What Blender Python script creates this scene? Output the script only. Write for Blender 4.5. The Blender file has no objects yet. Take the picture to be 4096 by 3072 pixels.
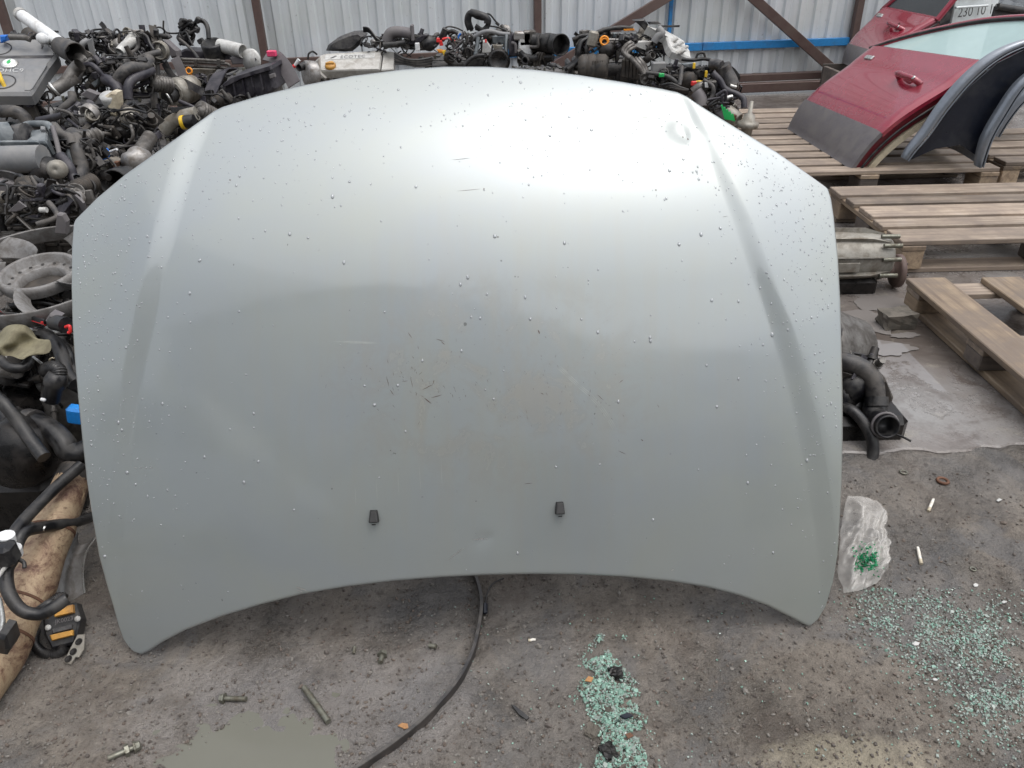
import bpy, bmesh, math, random
import numpy as np
from mathutils import Vector, Matrix

# ------------------------------------------------------------------ camera
CAM_H, PITCH, ROLL, FPX = 1.26, math.radians(30.3), math.radians(1.3), 769.0
sc = bpy.context.scene
_r0, _u0 = Vector((1, 0, 0)), Vector((0, math.sin(PITCH), math.cos(PITCH)))
_fw = Vector((0, math.cos(PITCH), -math.sin(PITCH)))
_rt = _r0 * math.cos(ROLL) - _u0 * math.sin(ROLL)
_up = _u0 * math.cos(ROLL) + _r0 * math.sin(ROLL)
CAM = Vector((0, 0, CAM_H))
cd = bpy.data.cameras.new('camera')
cd.sensor_width = 36.0
cd.lens = 36.0 * FPX / 1024.0
cd.clip_start, cd.clip_end = 0.02, 900.0
cam = bpy.data.objects.new('camera', cd)
sc.collection.objects.link(cam)
m = Matrix.Identity(4)
for i in range(3):
    m[i][0], m[i][1], m[i][2], m[i][3] = _rt[i], _up[i], -_fw[i], CAM[i]
cam.matrix_world = m
sc.camera = cam

# ------------------------------------------------------------------ overcast daylight
SUN_EL, SUN_AZ = math.radians(74), math.radians(118)      # high, behind the photographer's right
w = bpy.data.worlds.new('World'); sc.world = w; w.use_nodes = True
nt = w.node_tree; nt.nodes.clear()
sky = nt.nodes.new('ShaderNodeTexSky'); sky.sky_type = 'NISHITA'; sky.sun_disc = False
sky.sun_elevation, sky.sun_rotation = SUN_EL, SUN_AZ
sky.air_density, sky.dust_density, sky.ozone_density = 1.0, 4.0, 1.0
hs = nt.nodes.new('ShaderNodeHueSaturation'); hs.inputs['Saturation'].default_value = 0.30
bg = nt.nodes.new('ShaderNodeBackground'); bg.inputs['Strength'].default_value = 0.13
ow = nt.nodes.new('ShaderNodeOutputWorld')
nt.links.new(sky.outputs[0], hs.inputs['Color']); nt.links.new(hs.outputs[0], bg.inputs['Color'])
nt.links.new(bg.outputs[0], ow.inputs['Surface'])
sl = bpy.data.lights.new('sun', 'SUN'); sl.energy = 0.72; sl.angle = math.radians(110); sl.color = (1.0, 0.97, 0.93)
sun = bpy.data.objects.new('sun', sl); sc.collection.objects.link(sun)
_sd = Vector((math.sin(SUN_AZ) * math.cos(SUN_EL), math.cos(SUN_AZ) * math.cos(SUN_EL), math.sin(SUN_EL)))
sun.rotation_euler = _sd.to_track_quat('Z', 'Y').to_euler()
vs = sc.view_settings
vs.view_transform = 'Standard'; vs.look = 'None'; vs.exposure = 0.80; vs.gamma = 1.0; vs.use_curve_mapping = False

sc.cycles.max_bounces = 7; sc.cycles.transmission_bounces = 5; sc.cycles.transparent_max_bounces = 10; sc.cycles.caustics_reflective = False; sc.cycles.caustics_refractive = False

# ------------------------------------------------------------------ picture -> place helpers
def ray(px, py):
    return _rt * ((px - 512) / FPX) + _up * ((384 - py) / FPX) + _fw
def at(px, py, Y):
    d = ray(px, py); return CAM + d * (Y / d.y)
def on(px, py, z=0.0):
    d = ray(px, py); return CAM + d * ((z - CAM_H) / d.z)
def mk(sx, sy, s):
    return lambda x, y: (sx + x / s, sy + y / s)
VW = mk(0, 0, 2.16016)
zA = mk(0, 32.5, 21.07); zB = mk(75, 25, 22.12); zC = mk(150, 15, 17.7); zD = mk(0, 110, 15.8)
zE = mk(425, 5, 14.27); zF = mk(562.5, 15, 11.06); zG = mk(900, 0, 17.84); zH = mk(0, 312.5, 10.21)
z1 = mk(0, 0, 8.64); z2 = mk(256, 0, 8.64); z3 = mk(512, 0, 8.64); z4 = mk(750, 0, 8.073)
z5 = mk(0, 192, 8.64); z6 = mk(0, 375, 5.105); z7 = mk(800, 175, 6.031); z8 = mk(800, 450, 5.219)
z9 = mk(75, 562.5, 6.32); z10 = mk(400, 562.5, 5.205)
def P(z, x, y, Y):
    a, b = z(x, y); return at(a, b, Y)
def G(z, x, y, h=0.0):
    a, b = z(x, y); return on(a, b, h)
def pts(z, L, Y=None):
    return [P(z, q[0], q[1], q[2] if len(q) > 2 else Y) for q in L]

# ------------------------------------------------------------------ materials
MATS = {}
def ramp(nt, fac, stops):
    r = nt.nodes.new('ShaderNodeValToRGB'); e = r.color_ramp.elements
    while len(e) < len(stops): e.new(0.5)
    for k, (p, c) in enumerate(stops):
        e[k].position = p; e[k].color = (c[0], c[1], c[2], 1) if not isinstance(c, (int, float)) else (c, c, c, 1)
    nt.links.new(fac, r.inputs[0]); return r.outputs[0]
def noise(nt, vec, scale, detail=4, rough=0.55, dist=0.0):
    n = nt.nodes.new('ShaderNodeTexNoise'); n.inputs['Scale'].default_value = scale
    n.inputs['Detail'].default_value = detail; n.inputs['Roughness'].default_value = rough
    n.inputs['Distortion'].default_value = dist
    if vec is not None: nt.links.new(vec, n.inputs['Vector'])
    return n.outputs['Fac']
def mixc(nt, fac, a, b, mode='MIX'):
    n = nt.nodes.new('ShaderNodeMix'); n.data_type = 'RGBA'; n.blend_type = mode
    for s, v in ((n.inputs[0], fac), (n.inputs[6], a), (n.inputs[7], b)):
        if hasattr(v, 'is_linked'): nt.links.new(v, s)
        elif isinstance(v, (int, float)): s.default_value = v
        else: s.default_value = (v[0], v[1], v[2], 1)
    return n.outputs[2]
def mth(nt, op, a, b=0.0, c=None, clamp=False):
    n = nt.nodes.new('ShaderNodeMath'); n.operation = op; n.use_clamp = clamp
    for s, v in zip(n.inputs, (a, b, c)):
        if v is None: continue
        if hasattr(v, 'is_linked'): nt.links.new(v, s)
        else: s.default_value = v
    return n.outputs[0]
def base_nodes(name):
    mt = bpy.data.materials.new(name); mt.use_nodes = True
    nt = mt.node_tree; b = nt.nodes['Principled BSDF']
    tc = nt.nodes.new('ShaderNodeTexCoord')
    return mt, nt, b, tc
def bump(nt, b, h, strength=0.3, dist=0.002):
    n = nt.nodes.new('ShaderNodeBump'); n.inputs['Strength'].default_value = strength
    n.inputs['Distance'].default_value = dist
    nt.links.new(h, n.inputs['Height']); nt.links.new(n.outputs[0], b.inputs['Normal'])
def grimy(name, col, rough=0.45, metal=0.0, dirt=0.35, dcol=(0.10, 0.085, 0.068), scale=22, bmp=0.25, coat=0.0, spec=0.5):
    """painted, plastic or metal surface with grain, blotchy grime and uneven gloss"""
    mt, nt, b, tc = base_nodes(name)
    o = tc.outputs['Object']
    n1 = noise(nt, o, scale, 6, 0.65, 0.4); n2 = noise(nt, o, scale * 5.3, 3, 0.6)
    v = mixc(nt, n2, tuple(c * 0.75 for c in col), tuple(min(1, c * 1.22) for c in col))
    d0 = 0.70 - dirt * 0.42
    f = ramp(nt, n1, [(max(0, d0 - 0.10), 0.0), (min(1, d0 + 0.12), 1.0)])
    c = mixc(nt, mth(nt, 'MULTIPLY', f, 0.85), v, dcol)
    nt.links.new(c, b.inputs['Base Color'])
    r = mth(nt, 'MULTIPLY_ADD', n1, 0.35, rough - 0.17, True)
    r = mth(nt, 'MULTIPLY_ADD', f, 0.22, r, True)
    nt.links.new(r, b.inputs['Roughness'])
    b.inputs['Metallic'].default_value = metal
    b.inputs['Coat Weight'].default_value = coat
    b.inputs['Specular IOR Level'].default_value = spec
    if bmp: bump(nt, b, mth(nt, 'ADD', n2, n1), bmp, 0.0015)
    MATS[name] = mt
    return mt

DUST = (0.15, 0.135, 0.115)
grimy('black_plastic', (0.008, 0.008, 0.010), 0.36, 0, 0.4, (0.06, 0.057, 0.053))
grimy('dark_plastic', (0.018, 0.018, 0.022), 0.42, 0, 0.5, (0.11, 0.105, 0.1))
grimy('cover_plastic', (0.17, 0.175, 0.182), 0.40, 0, 0.42, (0.24, 0.235, 0.225), scale=9, bmp=0.12)
grimy('airbox_plastic', (0.085, 0.10, 0.11), 0.40, 0, 0.42, (0.22, 0.235, 0.24), scale=14, bmp=0.12)
grimy('purple_plastic', (0.020, 0.018, 0.025), 0.38, 0, 0.4, (0.075, 0.07, 0.078))
grimy('rubber', (0.007, 0.007, 0.008), 0.34, 0, 0.42, (0.052, 0.049, 0.046))
grimy('dusty_rubber', (0.026, 0.025, 0.026), 0.45, 0, 0.5, (0.115, 0.105, 0.095))
grimy('wire_black', (0.006, 0.006, 0.007), 0.4, 0, 0.35, (0.06, 0.055, 0.05))
grimy('aluminium', (0.33, 0.32, 0.31), 0.45, 0.55, 0.4, (0.14, 0.12, 0.10))
grimy('dull_aluminium', (0.16, 0.152, 0.142), 0.42, 0.45, 0.5, (0.055, 0.048, 0.042))
grimy('bright_metal', (0.62, 0.62, 0.60), 0.28, 0.8, 0.22, (0.2, 0.18, 0.15))
grimy('cast_iron', (0.034, 0.032, 0.030), 0.5, 0.3, 0.5, (0.085, 0.072, 0.060))
grimy('oily_metal', (0.008, 0.0075, 0.0075), 0.28, 0.3, 0.4, (0.032, 0.027, 0.024))
grimy('fan_plastic', (0.20, 0.195, 0.19), 0.5, 0, 0.45, (0.11, 0.10, 0.09), scale=40)
grimy('rust', (0.16, 0.075, 0.042), 0.7, 0.1, 0.5, (0.075, 0.04, 0.028))
grimy('pale_grey_plastic', (0.50, 0.50, 0.48), 0.4, 0, 0.28, (0.26, 0.24, 0.21), scale=16)
grimy('white_plastic', (0.70, 0.71, 0.71), 0.35, 0, 0.22, (0.36, 0.34, 0.31), scale=14)
grimy('silver_cover', (0.46, 0.45, 0.42), 0.38, 0.25, 0.35, (0.29, 0.27, 0.24), scale=18)
grimy('orange', (0.85, 0.30, 0.02), 0.4, 0, 0.2, (0.35, 0.14, 0.03))
grimy('yellow', (0.80, 0.52, 0.03), 0.4, 0, 0.25, (0.3, 0.2, 0.05))
grimy('amber', (0.55, 0.28, 0.05), 0.4, 0, 0.3, (0.25, 0.13, 0.05))
grimy('red', (0.70, 0.035, 0.035), 0.4, 0, 0.15, (0.25, 0.03, 0.02))
grimy('pink', (0.75, 0.06, 0.16), 0.4, 0, 0.12, (0.3, 0.03, 0.06))
grimy('blue', (0.02, 0.17, 0.62), 0.4, 0, 0.18, (0.03, 0.07, 0.2))
grimy('bright_blue', (0.02, 0.26, 0.75), 0.4, 0, 0.1, (0.03, 0.1, 0.3))
grimy('green', (0.02, 0.40, 0.10), 0.4, 0, 0.15, (0.02, 0.12, 0.05))
grimy('cream', (0.52, 0.46, 0.34), 0.45, 0, 0.3, (0.25, 0.2, 0.14))
grimy('olive_cloth', (0.21, 0.19, 0.12), 0.75, 0, 0.35, (0.12, 0.105, 0.07))
grimy('gearbox_alloy', (0.30, 0.285, 0.25), 0.5, 0.35, 0.42, (0.15, 0.125, 0.095), scale=15)
grimy('brown_paint', (0.095, 0.060, 0.052), 0.5, 0, 0.35, (0.12, 0.085, 0.07), scale=7)
grimy('blue_paint', (0.025, 0.22, 0.52), 0.42, 0, 0.22, (0.05, 0.12, 0.26), scale=8)
grimy('maroon_paint', (0.29, 0.020, 0.043), 0.24, 0.2, 0.12, (0.20, 0.05, 0.06), scale=5, bmp=0.0, coat=1.0)
grimy('maroon_inner', (0.13, 0.010, 0.018), 0.4, 0.0, 0.25, (0.07, 0.02, 0.02), scale=12)
grimy('cladding', (0.125, 0.115, 0.12), 0.55, 0, 0.35, (0.16, 0.15, 0.145), scale=10)
grimy('fender_paint', (0.21, 0.235, 0.27), 0.32, 0.45, 0.2, (0.16, 0.17, 0.19), scale=6, bmp=0.0, coat=0.8)
grimy('fender_inner', (0.011, 0.014, 0.024), 0.33, 0.2, 0.3, (0.030, 0.032, 0.038), scale=8)
grimy('van_white', (0.66, 0.70, 0.70), 0.35, 0, 0.25, (0.42, 0.43, 0.42), scale=4, bmp=0.0, coat=0.5)
grimy('print_black', (0.012, 0.012, 0.012), 0.6, 0, 0.0, (0.02, 0.02, 0.02), bmp=0)
grimy('print_grey', (0.10, 0.10, 0.10), 0.6, 0, 0.0, (0.1, 0.1, 0.1), bmp=0)
grimy('scuff_and_glare_paint', (0.42, 0.44, 0.42), 0.5, 0.2, 0.2, (0.38, 0.40, 0.38), bmp=0)
grimy('shed_wall', (0.47, 0.49, 0.50), 0.6, 0, 0.3, (0.22, 0.22, 0.21), scale=2, bmp=0)
grimy('belt_rubber', (0.030, 0.027, 0.026), 0.5, 0, 0.4, (0.085, 0.07, 0.062))
grimy('bolt_steel', (0.20, 0.20, 0.165), 0.4, 0.6, 0.4, (0.10, 0.085, 0.06), scale=60)
grimy('cigarette', (0.74, 0.71, 0.64), 0.7, 0, 0.2, (0.45, 0.38, 0.3), scale=60)
grimy('dry_leaf', (0.42, 0.22, 0.09), 0.6, 0, 0.4, (0.26, 0.13, 0.06), scale=60)
grimy('brick', (0.12, 0.105, 0.085), 0.75, 0, 0.5, (0.07, 0.065, 0.055), scale=20)

def rust_shield():
    mt, nt, b, tc = base_nodes('heat_shield'); o = tc.outputs['Object']
    n1 = noise(nt, o, 17, 8, 0.75, 0.5); n2 = noise(nt, o, 90, 4, 0.7)
    c = ramp(nt, n1, [(0.30, (0.060, 0.028, 0.023)), (0.40, (0.15, 0.082, 0.058)), (0.47, (0.29, 0.195, 0.125)), (0.58, (0.43, 0.325, 0.21)), (0.74, (0.16, 0.082, 0.053))])
    c = mixc(nt, ramp(nt, n2, [(0.55, 0.0), (0.68, 0.7)]), c, (0.10, 0.045, 0.028))
    nt.links.new(c, b.inputs['Base Color'])
    nt.links.new(mth(nt, 'MULTIPLY_ADD', n2, 0.3, 0.35), b.inputs['Roughness'])
    b.inputs['Metallic'].default_value = 0.25
    bump(nt, b, mth(nt, 'ADD', n2, n1), 0.5, 0.004); MATS['heat_shield'] = mt
rust_shield()

def wood(name, c1, c2, axis):
    mt, nt, b, tc = base_nodes(name)
    mp = nt.nodes.new('ShaderNodeMapping'); s = [42, 42, 42]; s[axis] = 2.2
    mp.inputs['Scale'].default_value = s
    info = nt.nodes.new('ShaderNodeObjectInfo')
    ad = nt.nodes.new('ShaderNodeVectorMath'); ad.operation = 'ADD'
    cx = nt.nodes.new('ShaderNodeCombineXYZ')
    rr = mth(nt, 'MULTIPLY', info.outputs['Random'], 37.0)
    for k in range(3): nt.links.new(rr, cx.inputs[k])
    nt.links.new(tc.outputs['Object'], ad.inputs[0]); nt.links.new(cx.outputs[0], ad.inputs[1])
    nt.links.new(ad.outputs[0], mp.inputs['Vector'])
    g = noise(nt, mp.outputs[0], 1.0, 6, 0.65, 0.6)
    bl = noise(nt, ad.outputs[0], 7, 4, 0.6)
    c = ramp(nt, g, [(0.3, c1), (0.62, c2), (0.75, tuple(x * 0.8 for x in c2))])
    tint = mixc(nt, ramp(nt, bl, [(0.4, 0.0), (0.62, 0.75)]), c, (0.19, 0.165, 0.148))
    var = mth(nt, 'MULTIPLY_ADD', info.outputs['Random'], 0.62, 0.62)
    hsn = nt.nodes.new('ShaderNodeHueSaturation'); nt.links.new(mth(nt, 'MULTIPLY_ADD', bl, 1.2, 0.6), hsn.inputs['Saturation']); nt.links.new(var, hsn.inputs['Value']); nt.links.new(tint, hsn.inputs['Color'])
    nt.links.new(hsn.outputs[0], b.inputs['Base Color'])
    nt.links.new(mth(nt, 'MULTIPLY_ADD', bl, 0.35, 0.42), b.inputs['Roughness'])
    bump(nt, b, g, 0.45, 0.003); MATS[name] = mt
wood('wood_x', (0.155, 0.122, 0.096), (0.39, 0.32, 0.255), 0)
wood('wood_y', (0.155, 0.112, 0.080), (0.38, 0.295, 0.208), 1)
wood('wood_dark', (0.05, 0.045, 0.042), (0.13, 0.11, 0.095), 0)

def fence_mat():
    mt, nt, b, tc = base_nodes('galvanised_sheet'); o = tc.outputs['Object']
    mp = nt.nodes.new('ShaderNodeMapping'); mp.inputs['Scale'].default_value = (9, 9, 0.9)
    nt.links.new(o, mp.inputs['Vector'])
    st = noise(nt, mp.outputs[0], 1.0, 5, 0.6); bl = noise(nt, o, 1.3, 4, 0.6); fine = noise(nt, o, 30, 3, 0.6)
    c = ramp(nt, st, [(0.28, (0.51, 0.545, 0.575)), (0.55, (0.70, 0.735, 0.76)), (0.75, (0.75, 0.78, 0.79))])
    c = mixc(nt, ramp(nt, bl, [(0.45, 0.0), (0.7, 0.5)]), c, (0.55, 0.57, 0.51))
    c = mixc(nt, ramp(nt, fine, [(0.66, 0.0), (0.75, 0.45)]), c, (0.20, 0.19, 0.18))
    nt.links.new(c, b.inputs['Base Color'])
    nt.links.new(mth(nt, 'MULTIPLY_ADD', bl, 0.3, 0.3), b.inputs['Roughness'])
    b.inputs['Metallic'].default_value = 0.2
    MATS['galvanised_sheet'] = mt
fence_mat()

def glassy(name, col, alpha, rough=0.05):
    mt, nt, b, tc = base_nodes(name)
    nn = noise(nt, tc.outputs['Object'], 6, 5, 0.6)
    c = mixc(nt, nn, col, tuple(min(1, x * 1.25) for x in col))
    nt.links.new(c, b.inputs['Base Color'])
    nt.links.new(mth(nt, 'MULTIPLY_ADD', nn, 0.12, rough, True), b.inputs['Roughness'])
    b.inputs['Alpha'].default_value = alpha; b.inputs['IOR'].default_value = 1.5
    MATS[name] = mt; return b
glassy('door_glass', (0.42, 0.56, 0.55), 0.62)
glassy('dark_glass', (0.05, 0.055, 0.06), 0.9)
b = glassy('shard_green', (0.29, 0.47, 0.385), 1.0); b.inputs['Transmission Weight'].default_value = 0.3
b = glassy('shard_clear', (0.38, 0.44, 0.40), 1.0); b.inputs['Transmission Weight'].default_value = 0.35
b = glassy('bag_film', (0.80, 0.78, 0.74), 0.34, 0.05); b.inputs['IOR'].default_value = 1.9
def drop_mat():
    mt, nt, b, tc = base_nodes('water_drop'); nt.nodes.remove(b)
    tr = nt.nodes.new('ShaderNodeBsdfTransparent'); tr.inputs[0].default_value = (0.96, 0.97, 0.98, 1)
    gl = nt.nodes.new('ShaderNodeBsdfGlossy'); gl.inputs['Roughness'].default_value = 0.02; gl.inputs['Color'].default_value = (0.95, 0.97, 1, 1)
    fr = nt.nodes.new('ShaderNodeFresnel'); fr.inputs['IOR'].default_value = 1.7
    mx = nt.nodes.new('ShaderNodeMixShader'); nt.links.new(mth(nt, 'ADD', fr.outputs[0], 0.04, None, True), mx.inputs[0])
    nt.links.new(tr.outputs[0], mx.inputs[1]); nt.links.new(gl.outputs[0], mx.inputs[2])
    df = nt.nodes.new('ShaderNodeBsdfDiffuse'); df.inputs[0].default_value = (0.85, 0.88, 0.9, 1)
    m2 = nt.nodes.new('ShaderNodeMixShader'); m2.inputs[0].default_value = 0.22
    nt.links.new(mx.outputs[0], m2.inputs[1]); nt.links.new(df.outputs[0], m2.inputs[2])
    nt.links.new(m2.outputs[0], nt.nodes['Material Output'].inputs['Surface']); MATS['water_drop'] = mt
drop_mat()
b = glassy('bag_green', (0.015, 0.22, 0.09), 1.0); b.inputs['Transmission Weight'].default_value = 0.2
b = glassy('slab_water', (0.165, 0.152, 0.143), 1.0, 0.0)
b = glassy('puddle_water', (0.115, 0.114, 0.092), 1.0, 0.0)

def hood_mat():
    mt, nt, b, tc = base_nodes('silver_paint')
    uv = nt.nodes.new('ShaderNodeUVMap'); uv.uv_map = 'panel'
    o = tc.outputs['Object']
    sep = nt.nodes.new('ShaderNodeSeparateXYZ'); nt.links.new(uv.outputs[0], sep.inputs[0])
    # grey-green wash of dried dirt, heavier over the middle of the panel
    big = noise(nt, o, 2.6, 5, 0.6, 0.6); med = noise(nt, o, 13, 6, 0.7, 0.4); fin = noise(nt, o, 120, 3, 0.65)
    col = mixc(nt, ramp(nt, big, [(0.38, 0.0), (0.66, 1.0)]), (0.335, 0.366, 0.374), (0.352, 0.378, 0.356))
    gx = mth(nt, 'SUBTRACT', sep.outputs[0], 0.485); gy = mth(nt, 'SUBTRACT', sep.outputs[1], 0.50)
    dd = mth(nt, 'ADD', mth(nt, 'POWER', mth(nt, 'ABSOLUTE', mth(nt, 'MULTIPLY', gx, 5.2)), 2.0), mth(nt, 'POWER', mth(nt, 'ABSOLUTE', mth(nt, 'MULTIPLY', gy, 6.0)), 2.0))
    cen = mth(nt, 'SUBTRACT', 1.0, dd, None, True)
    dm = mth(nt, 'MULTIPLY', cen, ramp(nt, med, [(0.46, 0.0), (0.62, 1.0)]))
    col = mixc(nt, mth(nt, 'MULTIPLY', dm, 0.55), col, (0.30, 0.285, 0.245))
    mpv = nt.nodes.new('ShaderNodeMapping'); mpv.inputs['Scale'].default_value = (70, 5, 1); nt.links.new(uv.outputs[0], mpv.inputs['Vector'])
    stv = noise(nt, mpv.outputs[0], 1.0, 4, 0.6)
    wide = mth(nt, 'SUBTRACT', 1.0, mth(nt, 'MULTIPLY', dd, 0.30), None, True)
    veil = mth(nt, 'MULTIPLY', wide, ramp(nt, stv, [(0.44, 0.0), (0.66, 0.85)]))
    col = mixc(nt, mth(nt, 'MULTIPLY', veil, 0.4), col, (0.36, 0.35, 0.30))
    sp = ramp(nt, fin, [(0.68, 0.0), (0.74, 1.0)])
    col = mixc(nt, mth(nt, 'MULTIPLY', mth(nt, 'MULTIPLY', sp, cen), 0.55), col, (0.10, 0.095, 0.08))
    sp2 = ramp(nt, noise(nt, o, 75, 2, 0.5), [(0.765, 0.0), (0.79, 1.0)])
    col = mixc(nt, mth(nt, 'MULTIPLY', sp2, 0.6), col, (0.07, 0.07, 0.065))
    nt.links.new(col, b.inputs['Base Color'])
    b.inputs['Metallic'].default_value = 0.54
    nt.links.new(mth(nt, 'MULTIPLY_ADD', med, 0.10, 0.33), b.inputs['Roughness'])
    b.inputs['Coat Weight'].default_value = 1.0; b.inputs['Coat IOR'].default_value = 1.55
    nt.links.new(mth(nt, 'MULTIPLY_ADD', dm, 0.3, mth(nt, 'MULTIPLY_ADD', med, 0.14, 0.02)), b.inputs['Coat Roughness'])
    MATS['silver_paint'] = mt
hood_mat()

def ground_mat():
    mt, nt, b, tc = base_nodes('dirty_asphalt'); o = tc.outputs['Object']
    n0 = noise(nt, o, 1.7, 5, 0.6, 0.3); n1 = noise(nt, o, 9, 8, 0.72, 0.3); n2 = noise(nt, o, 85, 5, 0.7); n3 = noise(nt, o, 300, 3, 0.6)
    c = ramp(nt, n1, [(0.28, (0.094, 0.079, 0.064)), (0.5, (0.178, 0.154, 0.128)), (0.72, (0.245, 0.216, 0.180))])
    c = mixc(nt, ramp(nt, n0, [(0.42, 0.0), (0.63, 0.7)]), c, (0.165, 0.158, 0.152))
    c = mixc(nt, ramp(nt, n2, [(0.30, 0.7), (0.46, 0.0)]), c, (0.050, 0.042, 0.036))
    n4 = noise(nt, o, 38, 4, 0.6)
    c = mixc(nt, ramp(nt, n4, [(0.28, 0.7), (0.40, 0.0)]), c, (0.055, 0.045, 0.038))
    n5 = noise(nt, o, 4.2, 5, 0.6, 0.8)
    c = mixc(nt, ramp(nt, n5, [(0.50, 0.0), (0.60, 0.55)]), c, (0.128, 0.128, 0.130))
    c = mixc(nt, ramp(nt, n5, [(0.34, 0.6), (0.44, 0.0)]), c, (0.095, 0.075, 0.060))
    c = mixc(nt, ramp(nt, n2, [(0.60, 0.0), (0.72, 0.55)]), c, (0.33, 0.295, 0.255))
    # bare sand patches
    sep = nt.nodes.new('ShaderNodeSeparateXYZ'); nt.links.new(o, sep.inputs[0])
    def blob(x, y, rx, ry):
        a = mth(nt, 'POWER', mth(nt, 'ABSOLUTE', mth(nt, 'DIVIDE', mth(nt, 'SUBTRACT', sep.outputs[0], x), rx)), 2.0)
        d = mth(nt, 'POWER', mth(nt, 'ABSOLUTE', mth(nt, 'DIVIDE', mth(nt, 'SUBTRACT', sep.outputs[1], y), ry)), 2.0)
        e = mth(nt, 'SUBTRACT', 1.0, mth(nt, 'ADD', a, d))
        return mth(nt, 'ADD', e, mth(nt, 'MULTIPLY_ADD', n1, 2.6, -1.3))
    p = on(855, 765)
    c = mixc(nt, ramp(nt, blob(p.x, p.y, 0.17, 0.075), [(0.0, 0.0), (0.9, 0.85)]), c, (0.40, 0.355, 0.265))
    # wet, smoother film around the puddle; its sky sheen painted as a paler colour
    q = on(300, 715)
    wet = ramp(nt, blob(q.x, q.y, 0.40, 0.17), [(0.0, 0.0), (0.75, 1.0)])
    w2 = ramp(nt, noise(nt, o, 3.4, 6, 0.65, 0.6), [(0.46, 0.0), (0.60, 0.85)])
    hsd = nt.nodes.new('ShaderNodeHueSaturation'); hsd.inputs['Value'].default_value = 0.64; nt.links.new(c, hsd.inputs['Color'])
    c = mixc(nt, w2, c, hsd.outputs[0])
    wt = mth(nt, 'MAXIMUM', wet, w2)
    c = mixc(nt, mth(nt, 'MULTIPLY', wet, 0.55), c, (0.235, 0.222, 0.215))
    nt.links.new(c, b.inputs['Base Color'])
    r = mth(nt, 'MULTIPLY_ADD', n2, 0.25, 0.52)
    nt.links.new(mth(nt, 'SUBTRACT', r, mth(nt, 'MULTIPLY', wt, 0.44)), b.inputs['Roughness'])
    hgt = mth(nt, 'ADD', mth(nt, 'MULTIPLY', n2, 1.0), mth(nt, 'MULTIPLY', n3, 0.4))
    bump(nt, b, mth(nt, 'ADD', hgt, mth(nt, 'MULTIPLY', n4, 1.3)), 0.9, 0.010)
    MATS['dirty_asphalt'] = mt
    mt, nt, b, tc = base_nodes('wet_concrete'); o = tc.outputs['Object']
    n0 = noise(nt, o, 1.5, 6, 0.62, 0.6); n1 = noise(nt, o, 7, 7, 0.7, 0.4); n2 = noise(nt, o, 70, 4, 0.65)
    c = ramp(nt, n0, [(0.34, (0.095, 0.080, 0.070)), (0.5, (0.178, 0.160, 0.148)), (0.66, (0.25, 0.245, 0.24))])
    c = mixc(nt, ramp(nt, n1, [(0.36, 0.75), (0.5, 0.0)]), c, (0.085, 0.068, 0.058))
    c = mixc(nt, ramp(nt, n1, [(0.58, 0.0), (0.7, 0.5)]), c, (0.33, 0.305, 0.25))
    c = mixc(nt, ramp(nt, n2, [(0.62, 0.0), (0.74, 0.4)]), c, (0.07, 0.06, 0.052))
    nt.links.new(c, b.inputs['Base Color'])
    sep = nt.nodes.new('ShaderNodeSeparateXYZ'); nt.links.new(o, sep.inputs[0])
    p = on(868, 330)
    a = mth(nt, 'POWER', mth(nt, 'ABSOLUTE', mth(nt, 'DIVIDE', mth(nt, 'SUBTRACT', sep.outputs[0], p.x), 0.45)), 2.0)
    d = mth(nt, 'POWER', mth(nt, 'ABSOLUTE', mth(nt, 'DIVIDE', mth(nt, 'SUBTRACT', sep.outputs[1], p.y), 0.55)), 2.0)
    e = mth(nt, 'SUBTRACT', 1.0, mth(nt, 'ADD', a, d))
    wet = ramp(nt, mth(nt, 'ADD', e, mth(nt, 'MULTIPLY_ADD', n1, 5.0, -2.6)), [(0.05, 0.0), (0.3, 1.0)])
    w2 = ramp(nt, n0, [(0.48, 0.55), (0.62, 0.0)])
    r = mth(nt, 'MULTIPLY_ADD', n2, 0.2, 0.24)
    r = mth(nt, 'SUBTRACT', r, mth(nt, 'MULTIPLY', w2, 0.2), None, True)
    r = mth(nt, 'MULTIPLY', r, mth(nt, 'SUBTRACT', 1.0, mth(nt, 'MULTIPLY', wet, 0.93)))
    nt.links.new(r, b.inputs['Roughness'])
    hgt = mth(nt, 'MULTIPLY', mth(nt, 'ADD', n2, n1), mth(nt, 'SUBTRACT', 1.0, wet))
    bump(nt, b, hgt, 0.5, 0.004)
    MATS['wet_concrete'] = mt
ground_mat()

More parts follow.
